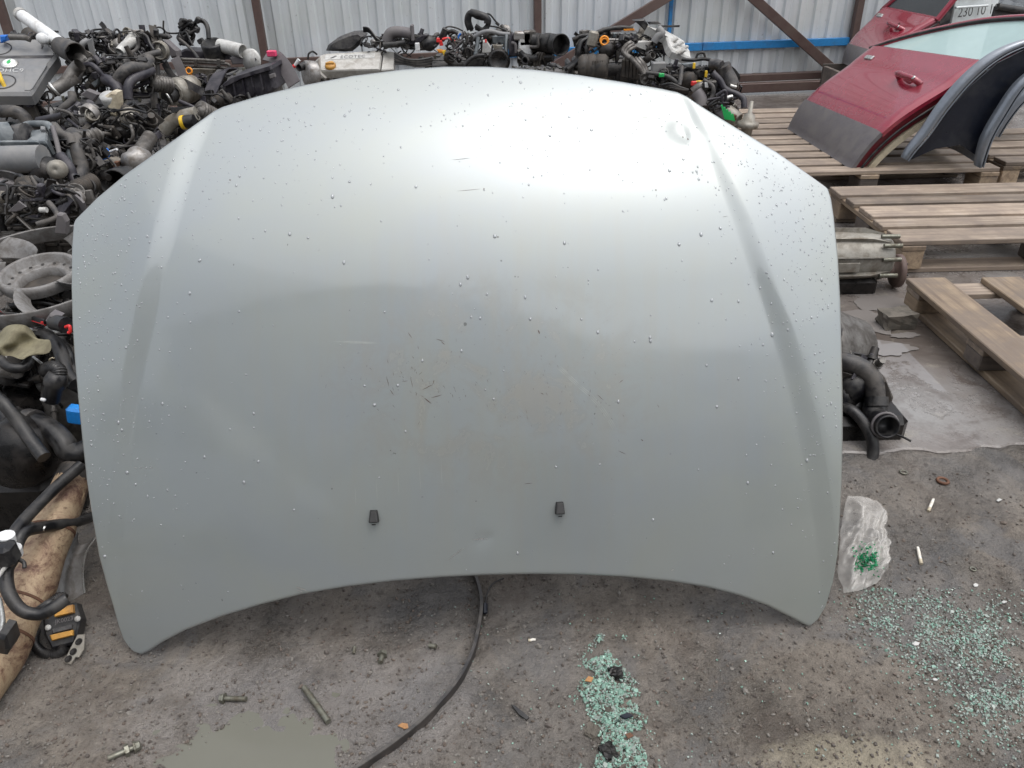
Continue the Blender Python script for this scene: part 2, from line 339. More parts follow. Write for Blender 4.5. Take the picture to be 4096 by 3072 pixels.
# ------------------------------------------------------------------ mesh helpers
COL = sc.collection
def V(*a): return Vector(a)
class MB:
    def __init__(s): s.v = []; s.f = []; s.sm = []
    def add(s, vs, fs, smooth=False, M=None):
        o = len(s.v)
        s.v += [tuple(M @ Vector(q)) if M is not None else tuple(q) for q in vs]
        s.f += [tuple(i + o for i in f) for f in fs]
        s.sm += [smooth] * len(fs); return s
    def box(s, c, size, R=None, b=0.0, M=None):
        hx, hy, hz = [q / 2 for q in size]; b = min(b, hx * .9, hy * .9, hz * .9)
        c = Vector(c); R = R or Matrix.Identity(3)
        if b <= 0:
            vs = [(x, y, z) for x in (-hx, hx) for y in (-hy, hy) for z in (-hz, hz)]
            fs = [(0, 1, 3, 2), (4, 6, 7, 5), (0, 4, 5, 1), (2, 3, 7, 6), (0, 2, 6, 4), (1, 5, 7, 3)]
        else:
            vs = []; idx = {}
            for x in (-1, 1):
                for y in (-1, 1):
                    for z in (-1, 1):
                        for a in range(3):
                            q = [x * (hx - b), y * (hy - b), z * (hz - b)]
                            q[a] = (x * hx, y * hy, z * hz)[a]
                            idx[(x, y, z, a)] = len(vs); vs.append(q)
            fs = []
            for a in range(3):
                o1, o2 = [q for q in range(3) if q != a]
                for sg in (-1, 1):
                    L = []
                    for p1, p2 in ((-1, -1), (1, -1), (1, 1), (-1, 1)):
                        k = [0, 0, 0]; k[a] = sg; k[o1] = p1; k[o2] = p2
                        L.append(idx[tuple(k) + (a,)])
                    fs.append(tuple(L if (sg > 0) == (a != 1) else L[::-1]))
                for p1 in (-1, 1):
                    for p2 in (-1, 1):
                        k = [0, 0, 0]; k[o1] = p1; k[o2] = p2
                        k0 = list(k); k1 = list(k); k0[a] = -1; k1[a] = 1
                        fs.append((idx[tuple(k0) + (o1,)], idx[tuple(k1) + (o1,)], idx[tuple(k1) + (o2,)], idx[tuple(k0) + (o2,)]))
            for x in (-1, 1):
                for y in (-1, 1):
                    for z in (-1, 1):
                        fs.append(tuple(idx[(x, y, z, a)] for a in range(3)))
        return s.add([c + R @ Vector(q) for q in vs], fs, False, M)
    def tube(s, path, r, n=10, caps=True, M=None, smooth=True, flat=None):
        """tube along a polyline; r a number or list; flat=(k, up) squashes it into a band"""
        path = [Vector(p) for p in path]; k = len(path)
        if isinstance(r, (int, float)): r = [r] * k
        vs = []; T = []
        for i in range(k):
            t = path[min(i + 1, k - 1)] - path[max(i - 1, 0)]
            T.append(t.normalized() if t.length > 1e-9 else Vector((0, 0, 1)))
        a = Vector((0, 0, 1)) if abs(T[0].z) < 0.9 else Vector((1, 0, 0))
        if flat is not None: a = Vector(flat[1])
        N = (a - T[0] * a.dot(T[0])).normalized()
        for i in range(k):
            if flat is not None: N = Vector(flat[1])
            N = N - T[i] * N.dot(T[i])
            N = N.normalized() if N.length > 1e-6 else Vector((1, 0, 0))
            B = T[i].cross(N)
            for j in range(n):
                an = 2 * math.pi * j / n
                f = flat[0] if flat is not None else 1.0
                vs.append(path[i] + N * (math.cos(an) * r[i] * f) + B * (math.sin(an) * r[i]))
        fs = [(i * n + j, i * n + (j + 1) % n, (i + 1) * n + (j + 1) % n, (i + 1) * n + j) for i in range(k - 1) for j in range(n)]
        s.add(vs, fs, smooth, M)
        if caps:
            s.add(vs[:n], [tuple(range(n))[::-1]], False, M); s.add(vs[-n:], [tuple(range(n))], False, M)
        return s
    def cyl(s, p0, p1, r0, r1=None, n=14, M=None, smooth=True, caps=True):
        return s.tube([p0, p1], [r0, r0 if r1 is None else r1], n, caps, M, smooth)
    def pipe(s, path, r, wall=0.004, n=16, M=None, depth=0.12):
        """hose with an open mouth at its last point"""
        s.tube(path, r, n, False, M)
        path = [Vector(p) for p in path]
        e = path[-1]; d = (path[-1] - path[-2]).normalized()
        rr = r[-1] if not isinstance(r, (int, float)) else r
        return s.lathe(e, d, [(rr, 0), (rr - wall * .5, wall * .4), (rr - wall, 0), (rr - wall, -depth), (0.0001, -depth)], n, M)
    def lathe(s, p, d, prof, n=16, M=None, smooth=True):
        p = Vector(p); d = Vector(d).normalized()
        a = Vector((0, 0, 1)) if abs(d.z) < 0.9 else Vector((1, 0, 0))
        N = (a - d * a.dot(d)).normalized(); B = d.cross(N); vs = []
        for (r, h) in prof:
            for j in range(n):
                an = 2 * math.pi * j / n
                vs.append(p + d * h + N * (math.cos(an) * r) + B * (math.sin(an) * r))
        fs = [(i * n + j, i * n + (j + 1) % n, (i + 1) * n + (j + 1) % n, (i + 1) * n + j) for i in range(len(prof) - 1) for j in range(n)]
        return s.add(vs, fs, smooth, M)
    def torus(s, c, d, R, r, n=20, k=8, M=None):
        c = Vector(c); d = Vector(d).normalized()
        a = Vector((0, 0, 1)) if abs(d.z) < 0.9 else Vector((1, 0, 0))
        N = (a - d * a.dot(d)).normalized(); B = d.cross(N); vs = []
        for i in range(n):
            an = 2 * math.pi * i / n; q = N * math.cos(an) + B * math.sin(an)
            for j in range(k):
                bn = 2 * math.pi * j / k
                vs.append(c + q * (R + r * math.cos(bn)) + d * (r * math.sin(bn)))
        fs = [(i * k + j, i * k + (j + 1) % k, ((i + 1) % n) * k + (j + 1) % k, ((i + 1) % n) * k + j) for i in range(n) for j in range(k)]
        return s.add(vs, fs, True, M)
    def slab(s, poly, th, bevel=0.0, nrm=None, M=None):
        """solid plate: outline polygon, thickness vector away from its face"""
        poly = [Vector(p) for p in poly]; n = len(poly)
        if not isinstance(th, Vector):
            nn = Vector((0, 0, 0))
            for i in range(n): nn += poly[i].cross(poly[(i + 1) % n])
            nn.normalize()
            if nn.dot(CAM - poly[0]) < 0: nn = -nn
            th = nn * -th
        c = sum(poly, Vector()) / n; vs = []
        L = th.length
        if bevel > 0:
            e = []
            for i in range(n):
                q = c - poly[i]; q = q - th.normalized() * q.dot(th.normalized())
                e.append(poly[i] + q.normalized() * bevel * 1.2)
            rings = [e, [p + th * (bevel / L) for p in poly], [p + th for p in poly]]
        else: rings = [poly, [p + th for p in poly]]
        for r in rings: vs += r
        fs = [tuple(range(n))]
        for k in range(len(rings) - 1):
            for i in range(n):
                fs.append((k * n + i, k * n + (i + 1) % n, (k + 1) * n + (i + 1) % n, (k + 1) * n + i))
        o = (len(rings) - 1) * n
        fs.append(tuple(range(o, o + n))[::-1])
        return s.add(vs, fs, False, M)
    def grid(s, A, smooth=True, closed=False):
        """A: list of rows of points"""
        r, c = len(A), len(A[0]); vs = [p for row in A for p in row]
        fs = [(i * c + j, i * c + (j + 1) % c, (i + 1) * c + (j + 1) % c, (i + 1) * c + j) for i in range(r - 1) for j in range(c if closed else c - 1)]
        return s.add(vs, fs, smooth)
    def build(s, name, mat, parent=None, kind=None):
        me = bpy.data.meshes.new(name)
        o = bpy.data.objects.new(name, me); COL.objects.link(o)
        org = Vector((0, 0, 0))
        if parent is not None:
            r = parent
            while r.parent is not None: r = r.parent
            org = r.location.copy(); o.parent = parent
        elif s.v:
            A = np.array(s.v); org = Vector((float(A[:, 0].mean()), float(A[:, 1].mean()), float(A[:, 2].min()))); o.location = org
        me.from_pydata([(q[0] - org.x, q[1] - org.y, q[2] - org.z) for q in s.v], [], s.f)
        me.polygons.foreach_set('use_smooth', s.sm)
        if len(s.f) < 60000:
            bm = bmesh.new(); bm.from_mesh(me); bmesh.ops.recalc_face_normals(bm, faces=bm.faces); bm.to_mesh(me); bm.free()
        me.materials.append(MATS[mat]); me.update()
        if kind: o['kind'] = kind
        return o
def tag(o, label=None, cat=None, group=None, kind=None):
    if label: o['label'] = label
    if cat: o['category'] = cat
    if group: o['group'] = group
    if kind: o['kind'] = kind
    return o
def thing(name, label, cat, loc, group=None):
    o = bpy.data.objects.new(name, None); COL.objects.link(o); o.location = Vector(loc)
    o.empty_display_size = 0.1
    return tag(o, label, cat, group)
def crom(p, k=6):
    p = [Vector(q) for q in p]
    if len(p) < 3: return p
    out = []
    for i in range(len(p) - 1):
        a, b, c, d = p[max(i - 1, 0)], p[i], p[i + 1], p[min(i + 2, len(p) - 1)]
        for j in range(k):
            t = j / k
            out.append(0.5 * ((2 * b) + (c - a) * t + (2 * a - 5 * b + 4 * c - d) * t * t + (3 * b - 3 * c + d - a) * t ** 3))
    out.append(p[-1]); return out
def hose(T, p, r, mat='rubber', name='hose', n=10, k=6, rib=0, open_end=False, taper=None):
    q = crom(p, k)
    if rib:
        q2 = []
        for i in range(len(q) - 1):
            q2 += [q[i], (q[i] * 2 + q[i + 1]) / 3, (q[i] + q[i + 1] * 2) / 3]
        q = q2 + [q[-1]]
        rr = [r * (1 + rib * math.sin(i * 2.1)) for i in range(len(q))]
    else: rr = [r * (1 + (taper or 0) * i / len(q)) for i in range(len(q))]
    m = MB()
    if open_end: m.pipe(q, rr, r * 0.14, max(n, 16))
    else: m.tube(q, rr, n)
    return m.build(name, mat, T)
def plane3(a, b, c):
    nn = (b - a).cross(c - a).normalized()
    def f(px, py):
        d = ray(px, py); return CAM + d * ((a - CAM).dot(nn) / d.dot(nn))
    f.n = nn if nn.dot(CAM - a) > 0 else -nn
    return f
def text(T, body, origin, ux, uy, size, mat, name='lettering', shear=0.0, extrude=0.001, space=1.0):
    cu = bpy.data.curves.new(name, 'FONT'); cu.body = body; cu.size = 1.0; cu.shear = shear
    cu.space_character = space; cu.extrude = 0.0; cu.resolution_u = 4
    tmp = bpy.data.objects.new('tmp_text', cu); COL.objects.link(tmp)
    dg = bpy.context.evaluated_depsgraph_get(); dg.update()
    me = bpy.data.meshes.new_from_object(tmp.evaluated_get(dg))
    ux = Vector(ux).normalized(); uy = Vector(uy); uy = (uy - ux * uy.dot(ux)).normalized(); un = ux.cross(uy)
    m = MB()
    vs = [origin + ux * (v.co.x * size) + uy * (v.co.y * size) + un * extrude for v in me.vertices]
    m.add(vs, [tuple(p.vertices) for p in me.polygons])
    bpy.data.objects.remove(tmp, do_unlink=True); bpy.data.curves.remove(cu); bpy.data.meshes.remove(me)
    return m.build(name, mat, T)
def RZ(a): return Matrix.Rotation(a, 4, 'Z')
def XF(loc, rz=0.0, s=1.0, rx=0.0, ry=0.0):
    return Matrix.Translation(Vector(loc)) @ RZ(rz) @ Matrix.Rotation(ry, 4, 'Y') @ Matrix.Rotation(rx, 4, 'X') @ Matrix.Scale(s, 4)

# ================================================================== SETTING
rng = np.random.default_rng(5)
def vnoise(x, y, seed=0):
    """smooth value noise on numpy arrays"""
    xi = np.floor(x).astype(np.int64); yi = np.floor(y).astype(np.int64); xf = x - xi; yf = y - yi
    def h(a, b):
        n = (a * 374761393 + b * 668265263 + seed * 982451653) & 0x7fffffff
        n = ((n ^ (n >> 13)) * 1274126177) & 0x7fffffff
        return ((n ^ (n >> 16)) & 0xffff) / 65535.0
    u = xf * xf * (3 - 2 * xf); v = yf * yf * (3 - 2 * yf)
    return (h(xi, yi) * (1 - u) + h(xi + 1, yi) * u) * (1 - v) + (h(xi, yi + 1) * (1 - u) + h(xi + 1, yi + 1) * u) * v
PUD = on(262, 762); PUD_R = (0.125, 0.080)
def ground_z(x, y):
    z = 0.010 * (vnoise(x * 2.3 + 7, y * 2.3, 1) - 0.5) + 0.006 * (vnoise(x * 9, y * 9, 2) - 0.5)
    z += 0.0065 * (vnoise(x * 34, y * 34, 3) - 0.5) + 0.0055 * (vnoise(x * 70, y * 70, 4) - 0.5) 
    d = ((x - PUD.x) / PUD_R[0]) ** 2 + ((y - PUD.y) / PUD_R[1]) ** 2
    z -= 0.010 * np.exp(-d * 0.9)
    return z
def gz(x, y): return float(ground_z(np.array([x]), np.array([y]))[0])
def axis_lines(lo, hi, step, far, n=16):
    a = np.arange(lo, hi + step / 2, step)
    g = np.geomspace(step * 2, far, n)
    return np.concatenate([lo - g[::-1], a, hi + g])
gx = axis_lines(-1.45, 2.0, 0.0085, 150); gy = axis_lines(0.62, 2.1, 0.0085, 150)
XX, YY = np.meshgrid(gx, gy)
near = np.clip(1 - np.maximum(np.abs(XX - 0.3) - 2.2, 0) / 2, 0, 1) * np.clip(1 - np.maximum(np.abs(YY - 1.35) - 1.0, 0) / 2, 0, 1)
ZZ = ground_z(XX, YY) * near
r_, c_ = XX.shape
me = bpy.data.meshes.new('ground')
vv = np.stack([XX.ravel(), YY.ravel(), ZZ.ravel()], 1)
ii = (np.arange(r_ - 1)[:, None] * c_ + np.arange(c_ - 1)[None, :]).ravel()
ff = np.stack([ii, ii + 1, ii + c_ + 1, ii + c_], 1)
me.from_pydata(vv.tolist(), [], ff.tolist()); me.polygons.foreach_set('use_smooth', [True] * len(ff))
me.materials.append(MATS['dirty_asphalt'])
ground = bpy.data.objects.new('ground', me); COL.objects.link(ground); tag(ground, kind='structure')

# concrete apron behind the rough strip, its near edge broken
random.seed(3)
ey = on(1000, 455).y
SLAB_Z = 0.009
top, lowr = [], []
xs = np.concatenate([np.linspace(0.35, 3.0, 160), np.linspace(3.05, 9.0, 30)])
rows = [[], [], [], []]
for x in xs:
    e = ey + 0.07 * (float(vnoise(np.array([x * 5]), np.array([1.0]), 9)[0]) - 0.5) + 0.03 * (float(vnoise(np.array([x * 23]), np.array([4.0]), 9)[0]) - 0.5)
    rows[0].append((x, e - 0.004, -0.03)); rows[1].append((x, e, SLAB_Z - 0.004)); rows[2].append((x, e + 0.006, SLAB_Z)); rows[3].append((x, 7.3, SLAB_Z))
m = MB(); m.grid(rows, smooth=False)
slab = m.build('concrete_apron', 'wet_concrete'); 
_l = slab.location.copy(); slab.data.transform(Matrix.Translation(_l)); slab.location = (0, 0, 0)
tag(slab, kind='structure')

# puddle: flat water lying in the hollow
ang = np.linspace(0, 2 * math.pi, 90, endpoint=False)
pz = gz(PUD.x, PUD.y) + 0.0058
m = MB(); ring = [(PUD.x + PUD_R[0] * 2.0 * math.cos(a), PUD.y + PUD_R[1] * 2.0 * math.sin(a), pz) for a in ang]
m.add(ring, [tuple(range(90))])
pud = m.build('puddle', 'puddle_water'); tag(pud, kind='structure')

def wet_sheet(px, py, rx, ry, seed):
    c = on(px, py, SLAB_Z); rg_ = []
    for a in np.linspace(0, 2 * math.pi, 120, endpoint=False):
        k = .45 + .75 * float(vnoise(np.array([3 + 1.3 * math.cos(a) + seed * 3]), np.array([3 + 1.3 * math.sin(a)]), 15)[0]) + .28 * float(vnoise(np.array([9 + 4 * math.cos(a) + seed]), np.array([9 + 4 * math.sin(a)]), 16)[0])
        rg_.append((c.x + rx * k * math.cos(a), c.y + ry * k * math.sin(a), SLAB_Z + .0025 + .0004 * seed))
    m = MB(); m.add(rg_, [tuple(range(120))]); tag(m.build('puddle', 'slab_water'), kind='structure')
wet_sheet(880, 303, .10, .07, 0); wet_sheet(862, 324, .10, .10, 1); wet_sheet(884, 349, .10, .05, 2); wet_sheet(905, 336, .05, .03, 3)
# ------------------------------------------------------------------ fence of profiled sheet
FY0, FSL = 7.0, 0.10            # the fence runs slightly away to the right
def fy(x): return FY0 + FSL * x
fang = math.atan(FSL); fdir = V(math.cos(fang), math.sin(fang), 0); fnrm = V(math.sin(fang), -math.cos(fang), 0)
fence = thing('sheet_metal_fence', 'tall grey profiled sheet metal fence across the back of the yard', 'fence', (0, fy(0), 0))
F0 = V(0, fy(0), 0)
PITCHR, DEPTH = 0.137, 0.022
def sheet(s0, s1, z0, z1, off):
    prof = []; k0 = math.floor(s0 / PITCHR)
    s = s0; k = k0
    while k * PITCHR < s1:
        b = k * PITCHR
        for ds, d in ((0.0, 0), (0.058, 0), (0.072, DEPTH), (0.122, DEPTH)):
            q = b + ds
            if s0 <= q <= s1: prof.append((q, d))
        k += 1
    m = MB()
    A = []
    for z in (z0, z1):
        A.append([F0 + fdir * q + fnrm * (d + off) + V(0, 0, z) for q, d in prof])
    m.grid(A, smooth=False)
    B = [[p - fnrm * 0.0012 for p in row] for row in A]
    m.grid(B, smooth=False)
    return m.build('sheet', 'galvanised_sheet', fence)
W = PITCHR * 8
for k in range(-6, 8):
    sheet(k * W - 0.0005, (k + 1) * W + 0.0585, 0.16 + (0.004 if k % 2 else 0), 2.25, 0.0025 if k % 2 else 0.0)
def s_of(px, py):                          # distance along the fence line seen at a pixel
    d = ray(px, py); t = (F0 - CAM).dot(fnrm) / d.dot(fnrm); p = CAM + d * t
    return (p - F0).dot(fdir), p.z
RF = Matrix((fdir, -fnrm, V(0, 0, 1))).transposed()
for px, py in ((7, 15), (262, 30), (536.5, 15), (853, 20)):
    s, _ = s_of(px, py)
    MB().box(F0 + fdir * s + fnrm * 0.062 + V(0, 0, 1.14), (0.06, 0.06, 2.28), RF, 0.004).build('post', 'brown_paint', fence)
# blue rail, in two lengths with a short upright
sA, zA_ = s_of(545, 52); sB, zB_ = s_of(846, 40)
zr = (zA_ + zB_) / 2
for a, b in ((sA - 0.4, s_of(700, 46)[0]), (s_of(700, 46)[0] + 0.004, sB)):
    MB().box(F0 + fdir * ((a + b) / 2) + fnrm * 0.046 + V(0, 0, zr), (b - a, 0.04, 0.062), RF, 0.003).build('blue_rail', 'blue_paint', fence)
s, _ = s_of(669, 15)
MB().box(F0 + fdir * s + fnrm * 0.04 + V(0, 0, 1.3), (0.028, 0.03, 1.7), RF, 0.002).build('blue_upright', 'blue_paint', fence)
MB().box(F0 + fdir * ((-4.7 + sA - .41) / 2) + fnrm * 0.046 + V(0, 0, zr), (sA - .41 + 4.7, 0.04, 0.055), RF, 0.003).build('rail', 'brown_paint', fence)
# diagonal braces standing out from the fence
def brace(a, b):
    d = (b - a); L = d.length; d.normalize(); y = V(0, 1, 0); zax = d.cross(y).normalized(); y = zax.cross(d)
    R = Matrix((d, y, zax)).transposed()
    MB().box((a + b) / 2, (L, 0.05, 0.075), R, 0.003).build('brace', 'brown_paint', fence)
s0, h0 = s_of(590, 38); s1, h1 = s_of(664, -2)
def fp(s, z, o): return F0 + fdir * s + fnrm * o + V(0, 0, z)
brace(fp(s0 - 0.45, h0 - 0.26, 0.13), fp(s1 + 0.6, h1 + 0.34, 0.13))
s0, h0 = s_of(742, -2); s1, h1 = s_of(829, 70)
brace(fp(s0 - 0.5, h0 + 0.4, 0.13), fp(s1, h1, 0.13))
# ground beams at the foot
for zc, off, hgt in ((0.135, 0.05, 0.06), (0.065, 0.13, 0.075)):
    for a, b in ((-4.8, s_of(560, 80)[0]), (s_of(560, 80)[0] + 0.005, s_of(830, 80)[0] + 0.5), (s_of(830, 80)[0] + 0.505, 6.5)):
        MB().box(F0 + fdir * ((a + b) / 2) + fnrm * off + V(0, 0, zc), (b - a, 0.075, hgt), RF, 0.005).build('ground_beam', 'brown_paint', fence)

# ------------------------------------------------------------------ long shed behind the photographer (seen mirrored in the paint)
shed = thing('shed', 'long grey shed behind the viewer mirrored in the silver bonnet', 'shed', (0, -9.0, 0))
MB().slab([V(-9, -9, 0), V(11, -9, 0), V(11, -9, 4.4), V(3.4, -9, 5.2), V(-2.4, -9, 7.6), V(-9, -9, 6.0)], V(0, -.25, 0)).build('wall', 'shed_wall', shed)
for a, b_ in (((-9.2, 6.05), (-2.4, 7.68)), ((-2.4, 7.68), (3.4, 5.28)), ((3.4, 5.28), (11.2, 4.46))):
    MB().slab([V(a[0], -8.7, a[1]), V(b_[0], -8.7, b_[1]), V(b_[0], -9.6, b_[1]), V(a[0], -9.6, a[1])], V(0, 0, .1)).build('roof', 'brown_paint', shed)
for x, z, w_, h_ in ((.6, 3.5, .8, 1.3), (3.2, 2.6, .8, 1.1), (6.0, 3.2, 1.6, .7), (-3.4, 3.0, .9, 1.0)):
    fr_ = MB().box((x, -8.97, z), (w_ + .16, .06, h_ + .16)).build('window', 'van_white', shed)
    MB().box((x, -8.93, z), (w_, .05, h_)).build('pane', 'white_plastic', fr_)
for x in (-6.2, 1.8, 8.0): MB().box((x, -8.96, 1.3), (2.2, .07, 2.6)).build('door', 'dark_plastic', shed)
pv = thing('parked_van', 'white parked van behind the viewer, mirrored in the left of the bonnet', 'van', (-4.4, -3.9, 0))
def vb(poly, y0, y1, mat, nm, par=None):
    return MB().slab([V(x, y0, z) for x, z in poly], V(0, y1 - y0, 0), .04).build(nm, mat, par or pv)
vb([(-6.6, .35), (-2.2, .35), (-1.95, .7), (-2.1, 1.1), (-2.9, 1.35), (-3.5, 2.05), (-6.5, 2.1), (-6.7, 1.2)], -3.0, -4.8, 'van_white', 'body')
for pl in ([(-5.9, 1.3), (-4.95, 1.3), (-4.95, 1.85), (-5.9, 1.85)], [(-4.8, 1.3), (-3.95, 1.3), (-3.95, 1.85), (-4.8, 1.85)], [(-3.85, 1.3), (-3.1, 1.3), (-3.55, 1.85), (-3.85, 1.85)]):
    vb(pl, -2.985, -3.02, 'dark_glass', 'window')
for x in (-5.8, -2.9):
    wh = MB().lathe(V(x, -3.02, .33), V(0, 1, 0), [(.0001, -.2), (.33, -.2), (.33, .0), (.22, .03), (.2, .0), (.0001, .0)], 24).build('wheel', 'rubber', pv)
    MB().lathe(V(x, -3.0, .33), V(0, 1, 0), [(.2, 0), (.15, .02), (.0001, .03)], 20).build('rim', 'aluminium', wh)

# ================================================================== THE BONNET
v2 = lambda L: np.array(L, float) / 2.16016
TOP = v2([(158, 485), (163, 472), (210, 425), (270, 375), (350, 318), (420, 268), (462, 238), (480, 229), (560, 205), (650, 183), (760, 162), (870, 148), (960, 142), (1050, 142), (1150, 148), (1250, 160), (1350, 176), (1430, 190), (1462, 197), (1485, 208), (1530, 237), (1600, 280), (1680, 328), (1740, 370), (1783, 401), (1790, 408)])
LEFT = v2([(158, 485), (154, 540), (153, 620), (155, 700), (160, 780), (167, 860), (176, 950), (186, 1040), (198, 1120), (212, 1200), (228, 1260), (243, 1310), (254, 1350), (264, 1378), (277, 1397)])
BOT = v2([(277, 1397), (290, 1410), (305, 1415), (322, 1407), (350, 1388), (400, 1362), (480, 1332), (560, 1308), (650, 1285), (750, 1268), (850, 1256), (950, 1248), (1050, 1243), (1150, 1241), (1250, 1242), (1350, 1247), (1450, 1257), (1530, 1270), (1600, 1288), (1660, 1310), (1710, 1335), (1740, 1351), (1750, 1354), (1768, 1338)])
RIGHT = v2([(1790, 408), (1797, 430), (1803, 470), (1812, 560), (1817, 650), (1820, 760), (1822, 860), (1822, 950), (1820, 1040), (1816, 1120), (1810, 1200), (1800, 1260), (1785, 1310), (1768, 1338)])
def resample(C, n):
    d = np.concatenate([[0], np.cumsum(np.hypot(*np.diff(C, axis=0).T))]); t = np.linspace(0, d[-1], n)
    return np.stack([np.interp(t, d, C[:, 0]), np.interp(t, d, C[:, 1])], 1)
NU, NV = 400, 290
t_, b_, l_, rr_ = resample(TOP, NU), resample(BOT, NU), resample(LEFT, NV), resample(RIGHT, NV)
S, Tt = np.meshgrid(np.linspace(0, 1, NU), np.linspace(0, 1, NV)); S = S[..., None]; Tt = Tt[..., None]
PX = (1 - Tt) * t_[None] + Tt * b_[None] + (1 - S) * l_[:, None] + S * rr_[:, None] - ((1 - S) * (1 - Tt) * t_[0] + S * (1 - Tt) * t_[-1] + (1 - S) * Tt * b_[0] + S * Tt * b_[-1])
tipL, tipR = on(141, 655, 0.004), on(811, 626, 0.004)
HO = (tipL + tipR) / 2; eu = (tipR - tipL).normalized(); hb = V(-eu.y, eu.x, 0)
LEAN = math.radians(65)
ev = hb * math.cos(LEAN) + V(0, 0, 1) * math.sin(LEAN); en = eu.cross(ev)
if en.y > 0: en = -en
HOn, eun, evn, enn = [np.array(q) for q in (HO, eu, ev, en)]
CAMn = np.array(CAM)
def rayn(px, py):
    return np.array(_rt) * ((px - 512) / FPX)[..., None] + np.array(_up) * ((384 - py) / FPX)[..., None] + np.array(_fw)
def wshape(u, v):
    w = 0.050 * (1 - np.abs(u / 0.69) ** 2.3) + 0.030 * (1 - ((v - 0.5) / 0.5) ** 2)
    k = np.clip(v - 0.72, 0, None); w = w - 0.42 * k ** 2 - 0.25 * k ** 3
    return w - 0.0
def solve(px, py):
    D = rayn(px, py); lo = np.full(px.shape, 0.9); hi = np.full(px.shape, 3.2)
    for _ in range(40):
        mid = (lo + hi) / 2
        Q = CAMn + D * mid[..., None] - HOn
        f = Q @ enn - wshape(Q @ eun, Q @ evn)
        lo = np.where(f > 0, mid, lo); hi = np.where(f > 0, hi, mid)
    return D, (lo + hi) / 2
CL = v2([(470, 232), (445, 300), (425, 350), (402, 430), (375, 530), (352, 610), (335, 690), (312, 790), (295, 900), (280, 1030), (268, 1160), (262, 1300)])
CR = v2([(1458, 193), (1508, 291), (1541, 374), (1583, 478), (1624, 598), (1662, 702), (1692, 800), (1718, 900), (1740, 1010), (1760, 1140), (1772, 1260)])
def sst(x): x = np.clip(x, 0, 1); return x * x * (3 - 2 * x)
def relief(px, py):
    fade = 1 - 0.35 * sst((py - 260) / 340)
    xl = np.interp(py, CL[:, 1], CL[:, 0]); xr = np.interp(py, CR[:, 1], CR[:, 0])
    wl = np.interp(py, [105, 260, 420, 600], [27, 23, 19, 17]); wr = np.interp(py, [90, 220, 330, 600], [12, 20, 23, 20])
    d = 0.0088 * fade * (0.45 * sst((xl - px) / wl) + 0.55 * np.clip((xl - px) / wl, 0, 1)) - 0.0045 * fade * sst((xl - px - wl) / 55)
    d += 0.0080 * fade * (0.45 * sst((px - xr) / wr) + 0.55 * np.clip((px - xr) / wr, 0, 1)) - 0.0040 * fade * sst((px - xr - wr) / 55)
    # dents
    for (x, y, r, h) in ((679, 131, 10, -0.0070), (685, 138, 6, -0.0035), (676, 122, 15, -0.0030), (690, 156, 15, 0.0022), (481, 540, 8, -0.0012), (488, 537, 5, -0.0009), (500, 556, 24, 0.0009)):
        d += h * np.exp(-(((px - x) / r) ** 2 + ((py - y) / r) ** 2))
    # slight unevenness of pressed sheet
    d += 0.0006 * np.sin(px * 0.021 + 1.0) * np.sin(py * 0.017) + 0.0007 * (vnoise(px / 90.0, py / 90.0, 21) - 0.5)
    return d
def hood_pt(px, py, lift=0.0):
    px = np.asarray(px, float); py = np.asarray(py, float)
    D, t = solve(px, py)
    Dn = D / np.linalg.norm(D, axis=-1, keepdims=True)
    cosv = np.clip(-(Dn @ enn), 0.35, 1)
    return CAMn + D * t[..., None] - Dn * ((relief(px, py) + lift) / cosv)[..., None]
HP = hood_pt(PX[..., 0], PX[..., 1])
du = np.gradient(HP, axis=1); dv = np.gradient(HP, axis=0)
HN = np.cross(du, dv); HN /= np.linalg.norm(HN, axis=-1, keepdims=True)
if (HN[NV // 2, NU // 2] @ (CAMn - HP[NV // 2, NU // 2])) < 0: HN = -HN
hood = thing('car_bonnet', 'large silver car bonnet standing on edge, wet with raindrops, leaning on added unseen engines', 'car bonnet', HO)
# edge roll: the outer rows fold back into a hem
sd = np.minimum(np.minimum(np.arange(NU)[None, :], NU - 1 - np.arange(NU)[None, :]) + np.zeros((NV, 1)), np.minimum(np.arange(NV)[:, None], NV - 1 - np.arange(NV)[:, None]) + np.zeros((1, NU)))
HPf = HP - HN * (0.0022 * np.clip(1 - sd / 1.5, 0, 1) ** 2)[..., None]
HPb = HP - HN * np.where(sd < 0.5, 0.0075, 0.006)[..., None]
org = np.array(hood.location)
allv = np.concatenate([HPf.reshape(-1, 3), HPb.reshape(-1, 3)]) - org
ii = (np.arange(NV - 1)[:, None] * NU + np.arange(NU - 1)[None, :]).ravel()
f1 = np.stack([ii, ii + NU, ii + NU + 1, ii + 1], 1); o_ = NU * NV
f2 = np.stack([ii, ii + 1, ii + NU + 1, ii + NU], 1) + o_
per = list(range(NU)) + [i * NU + NU - 1 for i in range(1, NV)] + [(NV - 1) * NU + j for j in range(NU - 2, -1, -1)] + [i * NU for i in range(NV - 2, 0, -1)]
f3 = [(per[k], per[(k + 1) % len(per)], per[(k + 1) % len(per)] + o_, per[k] + o_) for k in range(len(per))]
me = bpy.data.meshes.new('outer_panel')
fl = f1.tolist() + f2.tolist() + f3
me.from_pydata(allv.tolist(), [], fl); me.polygons.foreach_set('use_smooth', [True] * (len(f1) + len(f2)) + [False] * len(f3))
uvl = me.uv_layers.new(name='panel')
uva = np.concatenate([PX.reshape(-1, 2)] * 2) / np.array([1024.0, 768.0]); uva[:, 1] = 1 - uva[:, 1]
li = np.zeros(len(me.loops), int); me.loops.foreach_get('vertex_index', li)
uvl.data.foreach_set('uv', uva[li].ravel())
me.materials.append(MATS['silver_paint']); me.update()
